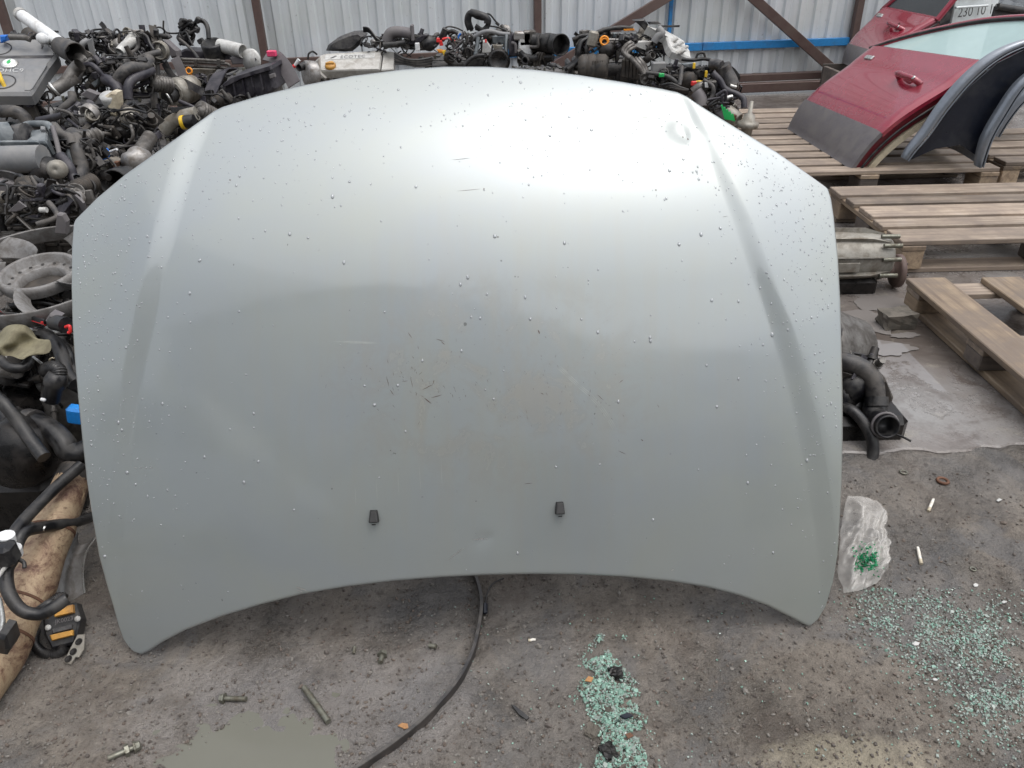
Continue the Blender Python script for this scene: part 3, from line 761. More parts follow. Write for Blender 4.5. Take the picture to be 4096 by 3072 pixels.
panel = bpy.data.objects.new('outer_panel', me); COL.objects.link(panel); panel.parent = hood
# stiffening frame behind the skin
i0, i1, j0, j1 = 18, NV - 20, 22, NU - 22
sub = HP[i0:i1:4, j0:j1:4] - HN[i0:i1:4, j0:j1:4] * 0.022
sub2 = HP[i0:i1:4, j0:j1:4] - HN[i0:i1:4, j0:j1:4] * 0.0065
m = MB(); m.grid([[tuple(q) for q in row] for row in sub])
rim = lambda A: list(A[0]) + list(A[1:, -1]) + list(A[-1, -2::-1]) + list(A[-2:0:-1, 0])
ra, rb = rim(sub), rim(sub2)
m.grid([[tuple(q) for q in ra + ra[:1]], [tuple(q) for q in rb + rb[:1]]], smooth=False)
m.build('inner_frame', 'fender_inner', hood)
# the two washer jets
for px, py in (VW(808, 1114), VW(1209, 1096)):
    c = Vector(hood_pt(px, py)); up = ev
    r = eu; R = Matrix((r, up, r.cross(up))).transposed()
    m = MB()
    wv = [(-.0075, .011, 0), (.0075, .011, 0), (.0095, -.012, 0), (-.0095, -.012, 0), (-.005, .009, .006), (.005, .009, .006), (.0085, -.009, .014), (-.0085, -.009, .014)]
    wv = [(a * 1.08, b * 1.12, d * 1.1) for a, b, d in wv]
    nz = en
    vs_ = [c + r * a + up * b + nz * d for a, b, d in wv]
    m.add(vs_, [(0, 1, 2, 3), (4, 5, 6, 7), (0, 1, 5, 4), (1, 2, 6, 5), (2, 3, 7, 6), (3, 0, 4, 7)], False)
    jet = m.build('washer_jet', 'print_black', hood)
    bv = jet.modifiers.new('bevel', 'BEVEL'); bv.width = 0.0022; bv.segments = 2
    MB().lathe(c + up * -.0145 + nz * .009, -up + nz * 0.2, [(0.0045, 0), (0.0035, .0015), (0.002, 0.001), (0.0001, .001)], 8).build('nozzle', 'oily_metal', jet)
# raindrops: beads, thick along the borders, sparse in the middle
rs = np.random.default_rng(11)
def inside(n, fn):
    out = []
    while len(out) < n:
        a = rs.random((4000, 2)) * (NV - 8, NU - 8) + 4
        for i, j in a:
            if rs.random() < fn(i / NV, j / NU): out.append((int(i), int(j)))
            if len(out) >= n: break
    return out
def dens(ti, sj):
    e = min(sj, 1 - sj); p = 0.02
    p += 0.75 * math.exp(-(e / 0.10) ** 2) * (1.0 if ti < 0.75 else 0.25)
    p += 0.55 * math.exp(-(ti / 0.16) ** 2) * (1 - 0.5 * math.exp(-((sj - 0.5) / 0.2) ** 2))
    return p * (1.0 if ti < 0.55 else 0.45)
m = MB()
rg, sg = 7, 3
for kind_, nn, r0, r1 in ((0, 1600, 0.0008, 0.0021), (1, 80, 0.0024, 0.0038)):
    for (i, j) in inside(nn, dens if kind_ == 0 else (lambda a, b: 0.5 if a < 0.8 else 0.1)):
        c = HP[i, j] + (HP[i, j + 1] - HP[i, j]) * rs.random() + (HP[i + 1, j] - HP[i, j]) * rs.random()
        nrm = Vector(HN[i, j]); c = Vector(c) - nrm * 0.0002; r = r0 + (r1 - r0) * rs.random() ** 2
        tv = (ev - nrm * ev.dot(nrm)).normalized(); uu = tv.cross(nrm); st = 1.0 + 0.7 * rs.random()
        vs_ = []; fs_ = []
        for a in range(sg + 1):
            th = a / sg * math.pi / 2
            for b in range(rg):
                ph = 2 * math.pi * b / rg; x = math.cos(th) * math.cos(ph); y = math.cos(th) * math.sin(ph)
                vs_.append(c + uu * (x * r) + tv * (y * r * st) + nrm * (math.sin(th) * r * 0.62))
        for a in range(sg):
            for b in range(rg): fs_.append((a * rg + b, a * rg + (b + 1) % rg, (a + 1) * rg + (b + 1) % rg, (a + 1) * rg + b))
        m.add(vs_, fs_, True)
m.build('water_drops', 'water_drop', hood, kind='stuff')
# chips and scratches through the paint
random.seed(8)
md, ml = MB(), MB()
def scratch(mm, p0, p1, wpx):
    k = 4; A, B = [], []
    dx, dy = p1[0] - p0[0], p1[1] - p0[1]; L = math.hypot(dx, dy) + 1e-6
    for q in range(k):
        t = q / (k - 1); wv = wpx * (0.25 + math.sin(math.pi * t))
        x, y = p0[0] + dx * t + random.uniform(-.15, .15), p0[1] + dy * t + random.uniform(-.15, .15)
        A.append(tuple(hood_pt(x - dy / L * wv, y + dx / L * wv, 0.0004))); B.append(tuple(hood_pt(x + dy / L * wv, y - dx / L * wv, 0.0004)))
    mm.grid([A, B], smooth=False)
zS = mk(325, 300, 6.031)      # zoom of the middle of the bonnet
dark = [((600, 590), (640, 625), .8), ((640, 590), (705, 572), .45), ((590, 540), (650, 510), .5), ((650, 510), (660, 480), .4), ((370, 460), (385, 520), .4), ((390, 540), (415, 572), .4), ((465, 490), (500, 488), .3), ((515, 460), (530, 530), .3), ((670, 235), (720, 250), .4), ((700, 250), (725, 270), .5), ((500, 195), (525, 230), .4), ((1770, 910), (1815, 930), .4), ((1640, 570), (1680, 605), .35), ((1200, 1110), (1250, 1105), .35), ((1905, 840), (1920, 850), .7), ((1775, 500), (1800, 480), .4), ((1300, 560), (1320, 570), .5), ((1285, 180), (1295, 205), .9)]
for a, b, wd in dark: scratch(md, zS(*a), zS(*b), wd * .55)
for _ in range(110):
    x, y = random.gauss(560, 190), random.gauss(470, 110)
    if random.random() < .5: x, y = random.gauss(1350, 300), random.gauss(560, 130)
    L = random.uniform(6, 26); an = random.gauss(1.3, .5)
    scratch(md, zS(x, y), zS(x + L * math.cos(an), y + L * math.sin(an)), random.uniform(.08, .16))
for x, y in ((484, 189), (498, 237), (656, 190), (230, 180), (683, 137), (688, 139), (543, 117)):
    scratch(md, (x - .6, y - .5), (x + .6, y + .5), .6)
for a, b in (((452, 160), (470, 158)), ((722, 217), (728, 216)), ((458, 191), (480, 189)), ((640, 118), (650, 117))):
    scratch(md, a, b, .12)
for a, b, wd in (((735, 1570), (840, 1495), .35), ((890, 1445), (985, 1438), .6), ((2085, 1635), (2105, 1622), .5)): scratch(ml, zS(*a), zS(*b), wd)
scratch(ml, VW(640, 1268), VW(662, 1276), .7); scratch(ml, VW(640, 1274), VW(655, 1279), .4)
for k in range(4): scratch(ml, VW(290 + k * 11, 1010), VW(297 + k * 11, 1011), .4)
msc = MB()
sl_ = [(1400, 410), (1450, 455), (1520, 520), (1590, 580), (1650, 645), (1700, 715), (1735, 780)]  # curved pale reflection streak, painted on as lighter strokes beside the scuffs
for k in range(len(sl_) - 1):
    for q in range(3): scratch(msc, zS(sl_[k][0] + q * 9, sl_[k][1] - q * 5), zS(sl_[k + 1][0] + q * 9, sl_[k + 1][1] - q * 5), .30 - .03 * k)
for q in range(3): scratch(msc, zS(20 + q * 40, 248 + q * 5), zS(300 + q * 15, 254 + q * 4), .22)
for q in range(5): scratch(msc, zS(180 + q * 130, 1120 - q * 40), zS(186 + q * 130, 1240 - q * 30), .15)
msc.build('scuffs_and_glare_streak', 'scuff_and_glare_paint', hood, kind='stuff')
md.build('paint_chips', 'brown_paint', hood, kind='stuff')
ml.build('scratches', 'bright_metal', hood, kind='stuff')

# ================================================================== PALLETS
random.seed(21)
def jit(a): return random.uniform(-a, a)
def pallet(label, x0, y0, L, D, z0, boards, along='x', top_z=0.144, bw=None, mat='wood_x', rot=0.0, blocks=True, skip_bottom=False):
    """pallet with deck boards along x (or y); each board and block its own piece"""
    T = thing('wooden_pallet', label, 'pallet', (x0, y0, z0), 'wooden pallets')
    M = XF((x0, y0, z0), rot)
    n = len(boards)
    for k, (c, wd) in enumerate(boards):
        th = 0.022
        if along == 'x':
            MB().box((L / 2 + jit(.008), c, top_z - th / 2 + jit(.001)), (L + jit(.012), wd, th), Matrix.Rotation(jit(.006), 3, 'Z'), .003, M).build('deck_board', mat, T)
        else:
            MB().box((c, D / 2 + jit(.008), top_z - th / 2 + jit(.001)), (wd, D + jit(.012), th), Matrix.Rotation(jit(.006), 3, 'Z'), .003, M).build('deck_board', mat, T)
    zs = top_z - 0.022
    for f in (0, 1, 2):
        if along == 'x':
            cx = (0.05, L / 2, L - 0.05)[f]
            MB().box((cx, D / 2, zs - .0115), (0.098, D - .004, 0.022), None, .003, M).build('stringer_board', 'wood_y', T)
        else:
            cy = (0.05, D / 2, D - 0.05)[f]
            MB().box((L / 2, cy, zs - .0115), (L - .004, 0.098, 0.022), None, .003, M).build('stringer_board', 'wood_x', T)
        for g in (0, 1, 2):
            if along == 'x':
                cx = (0.05, L / 2, L - 0.05)[f]; cy = (0.075, D / 2, D - 0.075)[g]; sz = (0.096, 0.14, zs - .023 - .022)
            else:
                cy = (0.05, D / 2, D - 0.05)[f]; cx = (0.075, L / 2, L - 0.075)[g]; sz = (0.14, 0.096, zs - .023 - .022)
            MB().box((cx, cy, .022 + sz[2] / 2), sz, Matrix.Rotation(jit(.03), 3, 'Z'), .004, M).build('block', 'wood_dark' if (f + g) % 2 else 'wood_y', T)
    if not skip_bottom:
        for g in (0, 1, 2):
            if along == 'x':
                cy = (0.075, D / 2, D - 0.075)[g]
                MB().box((L / 2, cy, .011), (L - .002, 0.1, .0215), None, .003, M).build('bottom_board', 'wood_x', T)
            else:
                cx = (0.075, L / 2, L - 0.075)[g]
                MB().box((cx, D / 2, .011), (0.1, D - .002, .0215), None, .003, M).build('bottom_board', 'wood_y', T)
    return T
pn = on(890, 241, 0.16); pfa = on(836, 190, 0.16)
pallet('empty wooden pallet with five close deck boards beside the gearbox', 1.60, pn.y, 1.25, 0.80, SLAB_Z, [(0.075, .142), (0.235, .098), (0.395, .145), (0.555, .098), (0.72, .14)], 'x', 0.148)
b1 = on(907, 281, 0.12)
pallet('pallet with wide lengthwise boards at the right edge of the photo', b1.x, b1.y - 0.96, 0.98, 0.96, SLAB_Z, [(0.072, .145), (0.345, .145), (0.62, .145), (0.90, .145)], 'y', 0.120, mat='wood_y')
d1 = on(852, 170, 0.15)
pallet('pallet carrying the maroon door, front boards weathered grey', 1.22, d1.y - 0.06, 1.36, 0.84, SLAB_Z, [(0.06, .10), (0.215, .12), (0.37, .10), (0.53, .12), (0.68, .10), (0.80, .08)], 'x', 0.150)
pallet('pallet behind the maroon door pallet, close to the fence beam', 1.25, d1.y + 0.84, 1.30, 0.80, SLAB_Z, [(0.06, .12), (0.22, .12), (0.38, .12), (0.54, .12), (0.72, .12)], 'x', 0.150)
p2x = 2.66
pallet('pallet under the blue grey wings at the right edge', p2x, d1.y + 0.05, 1.20, 0.80, SLAB_Z, [(0.06, .12), (0.22, .12), (0.40, .12), (0.56, .12), (0.72, .12)], 'x', 0.150)
# broken lump of kerb stone
def lump(name, label, cat, c, size, mat, rz=0, seed=1, sub=3, rough=0.25, z=0.0):
    random.seed(seed)
    bm = bmesh.new(); bmesh.ops.create_cube(bm, size=1.0)
    bmesh.ops.subdivide_edges(bm, edges=bm.edges[:], cuts=sub, use_grid_fill=True)
    m = MB(); vs_ = []
    for v in bm.verts:
        q = v.co.copy(); q += Vector((jit(rough), jit(rough), jit(rough))) * 0.35
        vs_.append(Vector((q.x * size[0], q.y * size[1], q.z * size[2] + size[2] / 2)))
    zmin = min(v.z for v in vs_)
    vs_ = [XF((c.x, c.y, z), rz) @ (v - Vector((0, 0, zmin))) for v in vs_]
    m.add(vs_, [tuple(v.index for v in f.verts) for f in bm.faces]); bm.free()
    return tag(m.build(name, mat), label, cat)
sc_ = G(z7, 605, 960)
lump('kerb_stone', 'broken dark brick lump lying in front of the pallet', 'stone', sc_ + V(0, .05, 0), (0.112, 0.075, 0.055), 'brick', 0.1, 4, 3, 0.14, SLAB_Z)

# ================================================================== GEARBOX
gy_ = 2.86
g0 = P(z7, 180, 480, gy_ + .02); g1 = P(z7, 585, 470, gy_)
ax = V(1, -0.03, 0).normalized(); R_ = 0.098
gc = V(g1.x - .035, gy_, g1.z - 0.012)
gear = thing('gearbox', 'pale dusty alloy gearbox with round output flange lying beside the pallet', 'gearbox', (gc.x - .2, gy_, SLAB_Z))
def gl(x, y, z): return gc + ax * x + V(0, 1, 0) * y + V(0, 0, z)
m = MB()
m.lathe(gl(-.52, 0, 0), ax, [(0.0001, 0), (.128, 0), (.13, .14), (.112, .16), (.100, .22), (.098, .34), (.092, .44), (.084, .505), (.070, .52), (.0001, .52)], 28)
m.build('housing', 'gearbox_alloy', gear)
for k in range(9):
    a = k / 9 * 2 * math.pi
    c0, s0 = math.cos(a), math.sin(a)
    MB().slab([gl(-.33, c0 * .096, s0 * .096), gl(-.02, c0 * .088, s0 * .088), gl(-.10, c0 * .112, s0 * .112), gl(-.33, c0 * .116, s0 * .116)], V(0, -s0, c0) * .006).build('rib', 'gearbox_alloy', gear)
for k, (yy, zz) in enumerate(((-.075, .07), (-.09, .02), (-.09, -.045), (-.04, .095))):
    MB().cyl(gl(-.40, yy * 1.1, zz * 1.1), gl(-.275, yy * 1.1, zz * 1.1), .010, n=8).build('bolt', 'bolt_steel', gear)
    MB().cyl(gl(-.06, yy, zz), gl(.008, yy, zz), .009, n=8).build('bolt', 'bolt_steel', gear)
MB().box(gl(-.20, 0, -.105), (.30, .17, .075), None, .012).build('oil_pan', 'oily_metal', gear)
m = MB(); m.lathe(gl(-.035, -.02, -.055), ax, [(.03, 0), (.026, .05), (.024, .062), (.060, .064), (.066, .07), (.066, .086), (.05, .09), (.03, .078), (.0001, .078)], 26)
m.build('output_flange', 'brown_paint', gear)
for a in range(6):
    an = a / 6 * 2 * math.pi
    MB().cyl(gl(.045, -.02 + .042 * math.cos(an), -.055 + .042 * math.sin(an)), gl(.064, -.02 + .042 * math.cos(an), -.055 + .042 * math.sin(an)), .005, n=6).build('flange_bolt', 'oily_metal', gear)
MB().box(gl(-.19, -.1, -.006), (.085, .012, .040), None, .003).build('cast_badge', 'gearbox_alloy', gear)
for xx in (-.47, -.12):
    MB().box(gl(xx, 0, (SLAB_Z - gc.z) / 2 - .045), (.07, .16, abs(SLAB_Z - gc.z) - .09), None, .004).build('mount_foot', 'oily_metal', gear)

# ================================================================== CAR DOORS
def car_door(label, BL, BR, TR, TL, bulge=0.055, detail=True, glass='door_glass', win=0.42, winx=None):
    T = thing('door_assembly', label, 'car door', (BL + BR) / 2, 'maroon car doors')
    nrm = (BR - BL).cross(TL - BL).normalized()
    if nrm.dot(CAM - BL) < 0: nrm = -nrm
    def q(s, t, o=0.0):
        p = BL.lerp(BR, s).lerp(TL.lerp(TR, s), t)
        prof = bulge * (math.sin(math.pi * min(1, max(0, t)) ** 0.85) * 1.0 + 0.18 * math.sin(2 * math.pi * t))
        crease = 0.006 * (1 / (1 + math.exp(-(t - 0.80) * 60)))
        return p + nrm * (prof + crease + o)
    cs = 0.275
    def skin(t0, t1, o, n=26, mth_=0.02, edge=0.012):
        A = []
        for i in range(n + 1):
            t = t0 + (t1 - t0) * i / n; row = []
            for j in range(29):
                s = j / 28; e = min(s, 1 - s) * 1.0
                row.append(q(s, t, o - edge * max(0, 1 - e / 0.018) ** 2))
            A.append(row)
        m = MB(); m.grid(A)
        back = [[p - nrm * mth_ for p in row] for row in A]
        m.grid(back)
        m.grid([[r[0] for r in A], [r[0] for r in back]], False); m.grid([[r[-1] for r in A], [r[-1] for r in back]], False)
        m.grid([A[0], back[0]], False); m.grid([A[-1], back[-1]], False)
        return m
    skin(cs - 0.01, 1.0, 0.0, 34).build('outer_panel', 'maroon_paint', T)
    skin(-0.02, cs, 0.009, 12).build('sill_cladding', 'cladding', T)
    # inner shell and trim seen at the shut face
    A = [[q(s, t, -0.022) for s in (0.006, 0.994)] for t in np.linspace(0.0, 0.99, 20)]
    B = [[q(s, t, -0.075 - 0.02 * math.sin(math.pi * t)) for s in (0.012, 0.985)] for t in np.linspace(0.02, 0.98, 20)]
    m = MB()
    m.grid([[a[1] for a in A], [b_[1] for b_ in B]]); m.grid([[a[0] for a in A], [b_[0] for b_ in B]])
    m.grid([A[0], B[0]], False); m.grid([A[-1], B[-1]], False); m.grid(B)
    m.build('inner_shell', 'maroon_inner', T)
    e = [q(1.004, t, -0.05 - .012 * math.sin(math.pi * t)) for t in np.linspace(0.0, 0.97, 18)]
    MB().tube(e, 0.007, 6).build('rubber_seal', 'rubber', T)
    lb = [[q(1.0, t, -0.082 - .02 * math.sin(math.pi * t) - d) for t in np.linspace(0.02, 0.95, 14)] for d in (0, .03 )]
    lb2 = [[p + (BL - BR).normalized() * .5 for p in r] for r in lb]
    m = MB(); m.grid(lb, False); m.grid([lb[1], lb2[1]], False); m.grid([lb[0], lb2[0]], False); m.grid(lb2, False)
    m.build('inner_trim', 'cream', T)
    if detail:
        ls = (TR - TL).normalized(); lt = (TL - BL).normalized()
        c = q(0.70, 0.72, 0.0)
        pl = MB()
        a0, a1 = c - ls * .10 + lt * .01, c + ls * .10 - lt * .005
        pl.tube(crom([a0, a0 + nrm * .035 + ls * .02, c + nrm * .04, a1 + nrm * .034 - ls * .02, a1], 5), 0.016, 10)
        hd = pl.build('handle', 'maroon_paint', T)
        m = MB(); m.lathe(c - ls * .015 - lt * .012 + nrm * .0005, nrm, [(.052, 0.001), (.045, .0015), (.030, 0.002), (.0001, .002)], 20)
        m.build('handle_cup', 'maroon_inner', hd)
        MB().lathe(a1 + nrm * .046 - ls * .015, nrm, [(.011, 0), (.011, .004), (.0001, .004)], 12).build('lock', 'bright_metal', hd)
        MB().box(q(0.14, 0.86, .004), (.075, .028, .012), Matrix((ls, lt, nrm)).transposed(), .004).build('badge', 'bright_metal', T)
    # window frame and glass
    ud = (TR - BR).normalized()
    wd = winx if winx is not None else (ud + V(0.32, 0, -0.12)).normalized()
    def wq(s, h): return TL.lerp(TR, s) + wd * h - nrm * 0.02
    topc = [(0.0, 0.0), (0.10, 0.13), (0.25, 0.25), (0.45, 0.36), (0.70, win), (0.95, win * 1.02), (1.0, win)]
    outl = [wq(s, h) for s, h in topc]
    fr = MB(); path = crom(outl, 5)
    fr.tube(path, 0.021, 8); fr.tube([wq(1.0, win), wq(1.0, 0)], 0.022, 8); fr.tube([wq(0, .008), wq(1, .008)], 0.014, 8)
    wf = fr.build('window_frame', 'maroon_paint', T)
    rb_ = MB(); rb_.tube([p + nrm * .012 - wd * 0.016 for p in path], 0.009, 6); rb_.build('window_seal', 'rubber', wf)
    m = MB(); m.slab([wq(0.0, 0.0)] + path[2:-2] + [wq(0.985, win - .02), wq(0.985, 0)], -nrm * 0.004)
    m.build('window_glass', glass, T)
    return T
PT = SLAB_Z + 0.150
BR_ = on(852, 167, PT + .005); BL_ = on(788, 127, PT + .005)
TR_ = at(985, 62, BR_.y + 0.02); TL_ = at(871, 46, BL_.y)
car_door('maroon car door with grey sill cladding lying tilted on the pallet', BL_, BR_, TR_, TL_)
# the second door, stacked behind it on a heap of trim
Y0, Y1 = 6.75, 6.05
BL2, BR2 = P(z4, 748, 500, Y0), P(z4, 900, 560, Y1)
TL2, TR2 = P(z4, 1060, 62, Y0 + .05), P(z4, 1492, 150, Y1 + .05)
car_door('second maroon car door with dark glass, farther back against the fence', BL2, BR2, TR2, TL2, 0.05, True, 'dark_glass', 0.5, V(0.55, 0, 0.83))
crate = thing('wooden_crate', 'dark wooden crate under the farther maroon door', 'crate', ((BL2.x + BR2.x) / 2 + .25, 6.4, SLAB_Z))
zt = min(BL2.z, BR2.z) - .03
for k in range(5):
    zz = SLAB_Z + .03 + k * (zt - SLAB_Z - .03) / 5
    for yy in (6.03, 6.78):
        MB().box(((BL2.x + BR2.x) / 2 + .3, yy, zz + .03), (.75, .02, .062), None, .002).build('plank', 'wood_dark', crate)
for xx in (-.06, .66):
    MB().box(((BL2.x + BR2.x) / 2 + xx, 6.405, (zt + SLAB_Z) / 2), (.03, .72, zt - SLAB_Z), None, .003).build('side_panel', 'wood_dark', crate)

# ================================================================== WINGS (front fenders)
def wing(label, crv, z, Y, dY, flange, dx, bul=.05):
    C0 = crom([P(z, x, y, Y) for x, y in crv], 6)
    T = thing('car_wing', label, 'car wing', C0[0], 'blue grey car wings')
    n = len(C0)
    rowsA = []
    for k in range(7):
        f = k / 6
        rowsA.append([p + V(dx * f, dY * f, bul * math.sin(math.pi * f) - .02 * f) for p in C0])
    m = MB(); m.grid(rowsA)
    out = []
    for i, p in enumerate(C0):
        t = (C0[min(i + 1, n - 1)] - C0[max(i - 1, 0)]).normalized(); out.append(V(-t.z, 0, t.x))
    m.build('inner_side', 'fender_inner', T)
    sk = MB()
    A = [[p + o * .006 for p, o in zip(r, out)] for r in rowsA]
    sk.grid(A)
    lip = [[p + o * .006 for p, o in zip(rowsA[0], out)], [p + o * (.006 + flange * math.sin(math.pi * min(1, (i + 3) / n)) ** .5) + V(0, -.012, 0) for i, (p, o) in enumerate(zip(rowsA[0], out))], [p + o * (.004 + flange * 1.15 * math.sin(math.pi * min(1, (i + 3) / n)) ** .5) + V(0, .05, 0) for i, (p, o) in enumerate(zip(rowsA[0], out))]]
    sk.grid(lip)
    sk.build('outer_skin', 'fender_paint', T)
    MB().tube([p + V(0, -.003, 0) for p in rowsA[0]], .004, 6).build('arch_lip', 'fender_paint', T)
    return T
wing('blue grey car wing right behind the maroon door edge', [(1275, 1300), (1340, 1215), (1450, 1090), (1600, 880), (1780, 670), (1990, 490), (2230, 372), (2500, 300)], z4, d1.y - .10, 0.03, .030, .01, 0.0)
wing('blue grey car wing with pale edge at the far right over the pallet', [(1882, 1352), (1915, 1240), (1965, 1110), (2060, 945), (2212, 715), (2400, 560), (2650, 450)], z4, d1.y - .16, 0.62, .030, .04, .02)
wing('rearmost dark car wing half out of the picture on the right', [(2010, 1110), (2090, 980), (2212, 830), (2400, 690), (2600, 600)], z4, d1.y + .5, 0.5, .06, .04)

for o in list(bpy.data.objects):
    if o.name == 'car_wing':
        MB().slab([P(z4, x, y, d1.y - .075) for x, y in ((1300, 1290), (1455, 1100), (1610, 890), (1790, 690), (2000, 510), (2240, 390), (2480, 320), (2500, 620), (2212, 720), (2060, 950), (1965, 1110), (1915, 1240), (1890, 1300), (1700, 1170), (1500, 1200))], .012).build('arch_liner', 'fender_inner', o)
# white lettered van panel at the very back
vp = plane3(P(zG, 940, 360, 6.9), P(zG, 1720, 200, 7.05), P(zG, 1010, 0, 6.95))
van = thing('van_door_panel', 'white ribbed van door panel with black digits standing by the fence', 'van panel', V(vp(*zG(1300, 300)).x, 6.98, SLAB_Z))
c00, c10 = vp(*zG(930, 620)), vp(*zG(1690, 620)); c11, c01 = vp(*zG(1850, -420)), vp(*zG(1080, -420))
c00.z = c10.z = SLAB_Z + 0.01
MB().slab([c00, c10, c11, c01], 0.035, .006).build('panel', 'van_white', van)
for ya in (30, -120):
    a0, a1 = vp(*zG(985, ya + 110)), vp(*zG(1560, ya + 70))
    MB().tube([a0 + vp.n * .004, a1 + vp.n * .004], .010, 8).build('pressed_rib', 'van_white', van)
ux = (vp(*zG(1400, 255)) - vp(*zG(1000, 300)))
text(van, '230 10 10', vp(*zG(1010, 312)) + vp.n * .002, ux, vp(*zG(1010, 100)) - vp(*zG(1010, 312)), 0.105, 'print_black', shear=0.25, extrude=0.001)
MB().box(vp(*zG(850, 330)) + V(0, .06, .1), (.10, .06, 1.6), None, .01).build('hinge_post', 'dark_plastic', van)
# dark car shell glass far right top
ws = thing('windscreen', 'dark car windscreen leaning behind the door glass, top right corner', 'windscreen', (P(zG, 2100, 200, 6.6).x, 6.6, SLAB_Z))
a = [P(zG, 1790, -60, 6.7), P(zG, 2500, -60, 6.7), P(zG, 2600, 260, 6.3), P(zG, 1740, 120, 6.3)]
lo = [V(a[2].x, 6.3, SLAB_Z), V(a[3].x, 6.3, SLAB_Z)]
MB().slab(a, .02, .004).build('glass', 'dark_glass', ws)
MB().tube([a[3], a[2]], .025, 8).build('lower_frame', 'rubber', ws)
MB().slab([a[3] + V(0, .02, 0), a[2] + V(0, .02, 0), lo[0] + V(0, .02, 0), lo[1] + V(0, .02, 0)], .03).build('stand', 'dark_plastic', ws)

# ================================================================== ENGINES
def engine_core(T, M, seed, top='dark_plastic', alt=True, skip=()):
    """block, head, cover, pulleys, belt, alternator, runners, pipes; x across, y depth, z up, about 0.52 x 0.4 x 0.6"""
    rnd = random.Random(seed)
    j = lambda a: rnd.uniform(-a, a)
    m = MB(); m.box((0, 0, .07), (.42, .24, .14), None, .02, M)
    for k in range(5): m.box((-.16 + k * .08, -.122, .07), (.012, .012, .11), None, .002, M)
    m.build('oil_pan', 'oily_metal', T)
    m = MB(); m.box((0, 0, .26), (.46, .29, .24), None, .012, M)
    for k in range(6): m.box((-.2 + k * .08, -.149, .26), (.014, .014, .21), None, .003, M)
    for k in range(3): m.box((0, -.150, .19 + k * .07), (.44, .012, .012), None, .003, M)
    for k in range(10): m.cyl((-.2 + k * .045, -.15, .155 + (k % 2) * .19), (-.2 + k * .045, -.168, .155 + (k % 2) * .19), .008, n=6, M=M)
    m.build('engine_block', 'cast_iron', T)
    m = MB(); m.box((0, .0, .43), (.47, .27, .10), None, .01, M)
    for k in range(4): m.box((-.17 + k * .113, -.14, .43), (.06, .03, .07), None, .006, M)
    m.build('cylinder_head', 'dull_aluminium', T)
    if 'cover' not in skip:
        m = MB(); m.box((0, .02, .515), (.46, .22, .07), None, .02, M)
        for k in range(5): m.box((-.18 + k * .09, .02, .554), (.03, .19, .012), None, .004, M)
        vc = m.build('valve_cover', top, T)
        m = MB()
        for k in range(6):
            for s in (-1, 1): m.cyl((-.2 + k * .08, .02 + s * .098, .54), (-.2 + k * .08, .02 + s * .098, .563), .008, n=6, M=M)
        m.build('bolts', 'bolt_steel', vc, kind='stuff')
        MB().lathe(M @ V(.13, .03, .555), M.to_3x3() @ V(0, 0, 1), [(.03, 0), (.03, .018), (.022, .022), (.0001, .022)], 14).build('oil_cap', 'black_plastic', vc)
    MB().box((-.255, 0, .32), (.035, .30, .42), None, .012, M).build('timing_cover', 'black_plastic', T)
    pc = [(-.05, .15, .075), (.07, .33, .05), (-.11, .36, .035)]
    for (y, z, r) in pc:
        m = MB(); m.lathe(M @ V(-.275, y, z), M.to_3x3() @ V(-1, 0, 0), [(r * .4, -.01), (r, 0), (r, .006), (r * .9, .009), (r, .012), (r * .9, .015), (r, .018), (r, .024), (r * .75, .026), (r * .7, .012), (r * .25, .012), (r * .25, .03), (.0001, .03)], 20)
        m.build('pulley', 'cast_iron', T)
    bl = []
    for (y, z, r) in pc:
        for a in range(0, 360, 30): bl.append((y + (r + .003) * math.cos(math.radians(a)), z + (r + .003) * math.sin(math.radians(a))))
    c = (sum(b_[0] for b_ in bl) / len(bl), sum(b_[1] for b_ in bl) / len(bl))
    hull = []
    for a in range(0, 360, 10):
        d = (math.cos(math.radians(a)), math.sin(math.radians(a)))
        hull.append(max(bl, key=lambda q: q[0] * d[0] + q[1] * d[1]))
    hull = [h for i, h in enumerate(hull) if i == 0 or h != hull[i - 1]]
    m = MB()
    A = [[M @ V(x, h[0], h[1]) for h in hull + hull[:1]] for x in (-.281, -.297)]
    m.grid(A, False); m.build('drive_belt', 'belt_rubber', T)
    if alt:
        m = MB(); ac = V(-.14, -.22, .27)
        m.lathe(M @ (ac + V(-.07, 0, 0)), M.to_3x3() @ V(1, 0, 0), [(.0001, 0), (.045, 0), (.062, .012), (.065, .03), (.065, .05), (.060, .052), (.060, .06), (.065, .062), (.065, .10), (.055, .12), (.0001, .12)], 22)
        for a in range(14):
            an = a / 14 * 2 * math.pi
            m.box(ac + V(-.045, .066 * math.cos(an), .066 * math.sin(an)), (.05, .006, .006), None, 0, M)
        m.build('alternator', 'dull_aluminium', T)
    m = MB(); m.tube([M @ V(-.2, -.235, .50), M @ V(.2, -.235, .50)], .042, 12)
    im = m.build('intake_manifold', 'dark_plastic' if rnd.random() < .6 else 'aluminium', T)
    for k in range(4):
        x = -.16 + k * .105
        MB().tube(crom([M @ V(x, -.13, .435), M @ V(x, -.19, .425), M @ V(x + j(.01), -.25, .44), M @ V(x, -.265, .49)], 4), .019, 8).build('runner', 'aluminium' if seed % 2 else 'dark_plastic', im)
    for k in range(4):
        x = -.16 + k * .105
        MB().tube(crom([M @ V(x, .13, .43), M @ V(x, .20, .42), M @ V(x * .5, .23, .33), M @ V(0, .22, .2)], 4), .018, 8).build('exhaust_pipe', 'rust', T)
    m = MB(); m.lathe(M @ V(.1, -.15, .2), M.to_3x3() @ V(0, -1, -.1), [(.038, 0), (.04, .01), (.04, .09), (.03, .1), (.0001, .1)], 16)
    m.build('oil_filter', 'black_plastic', T)
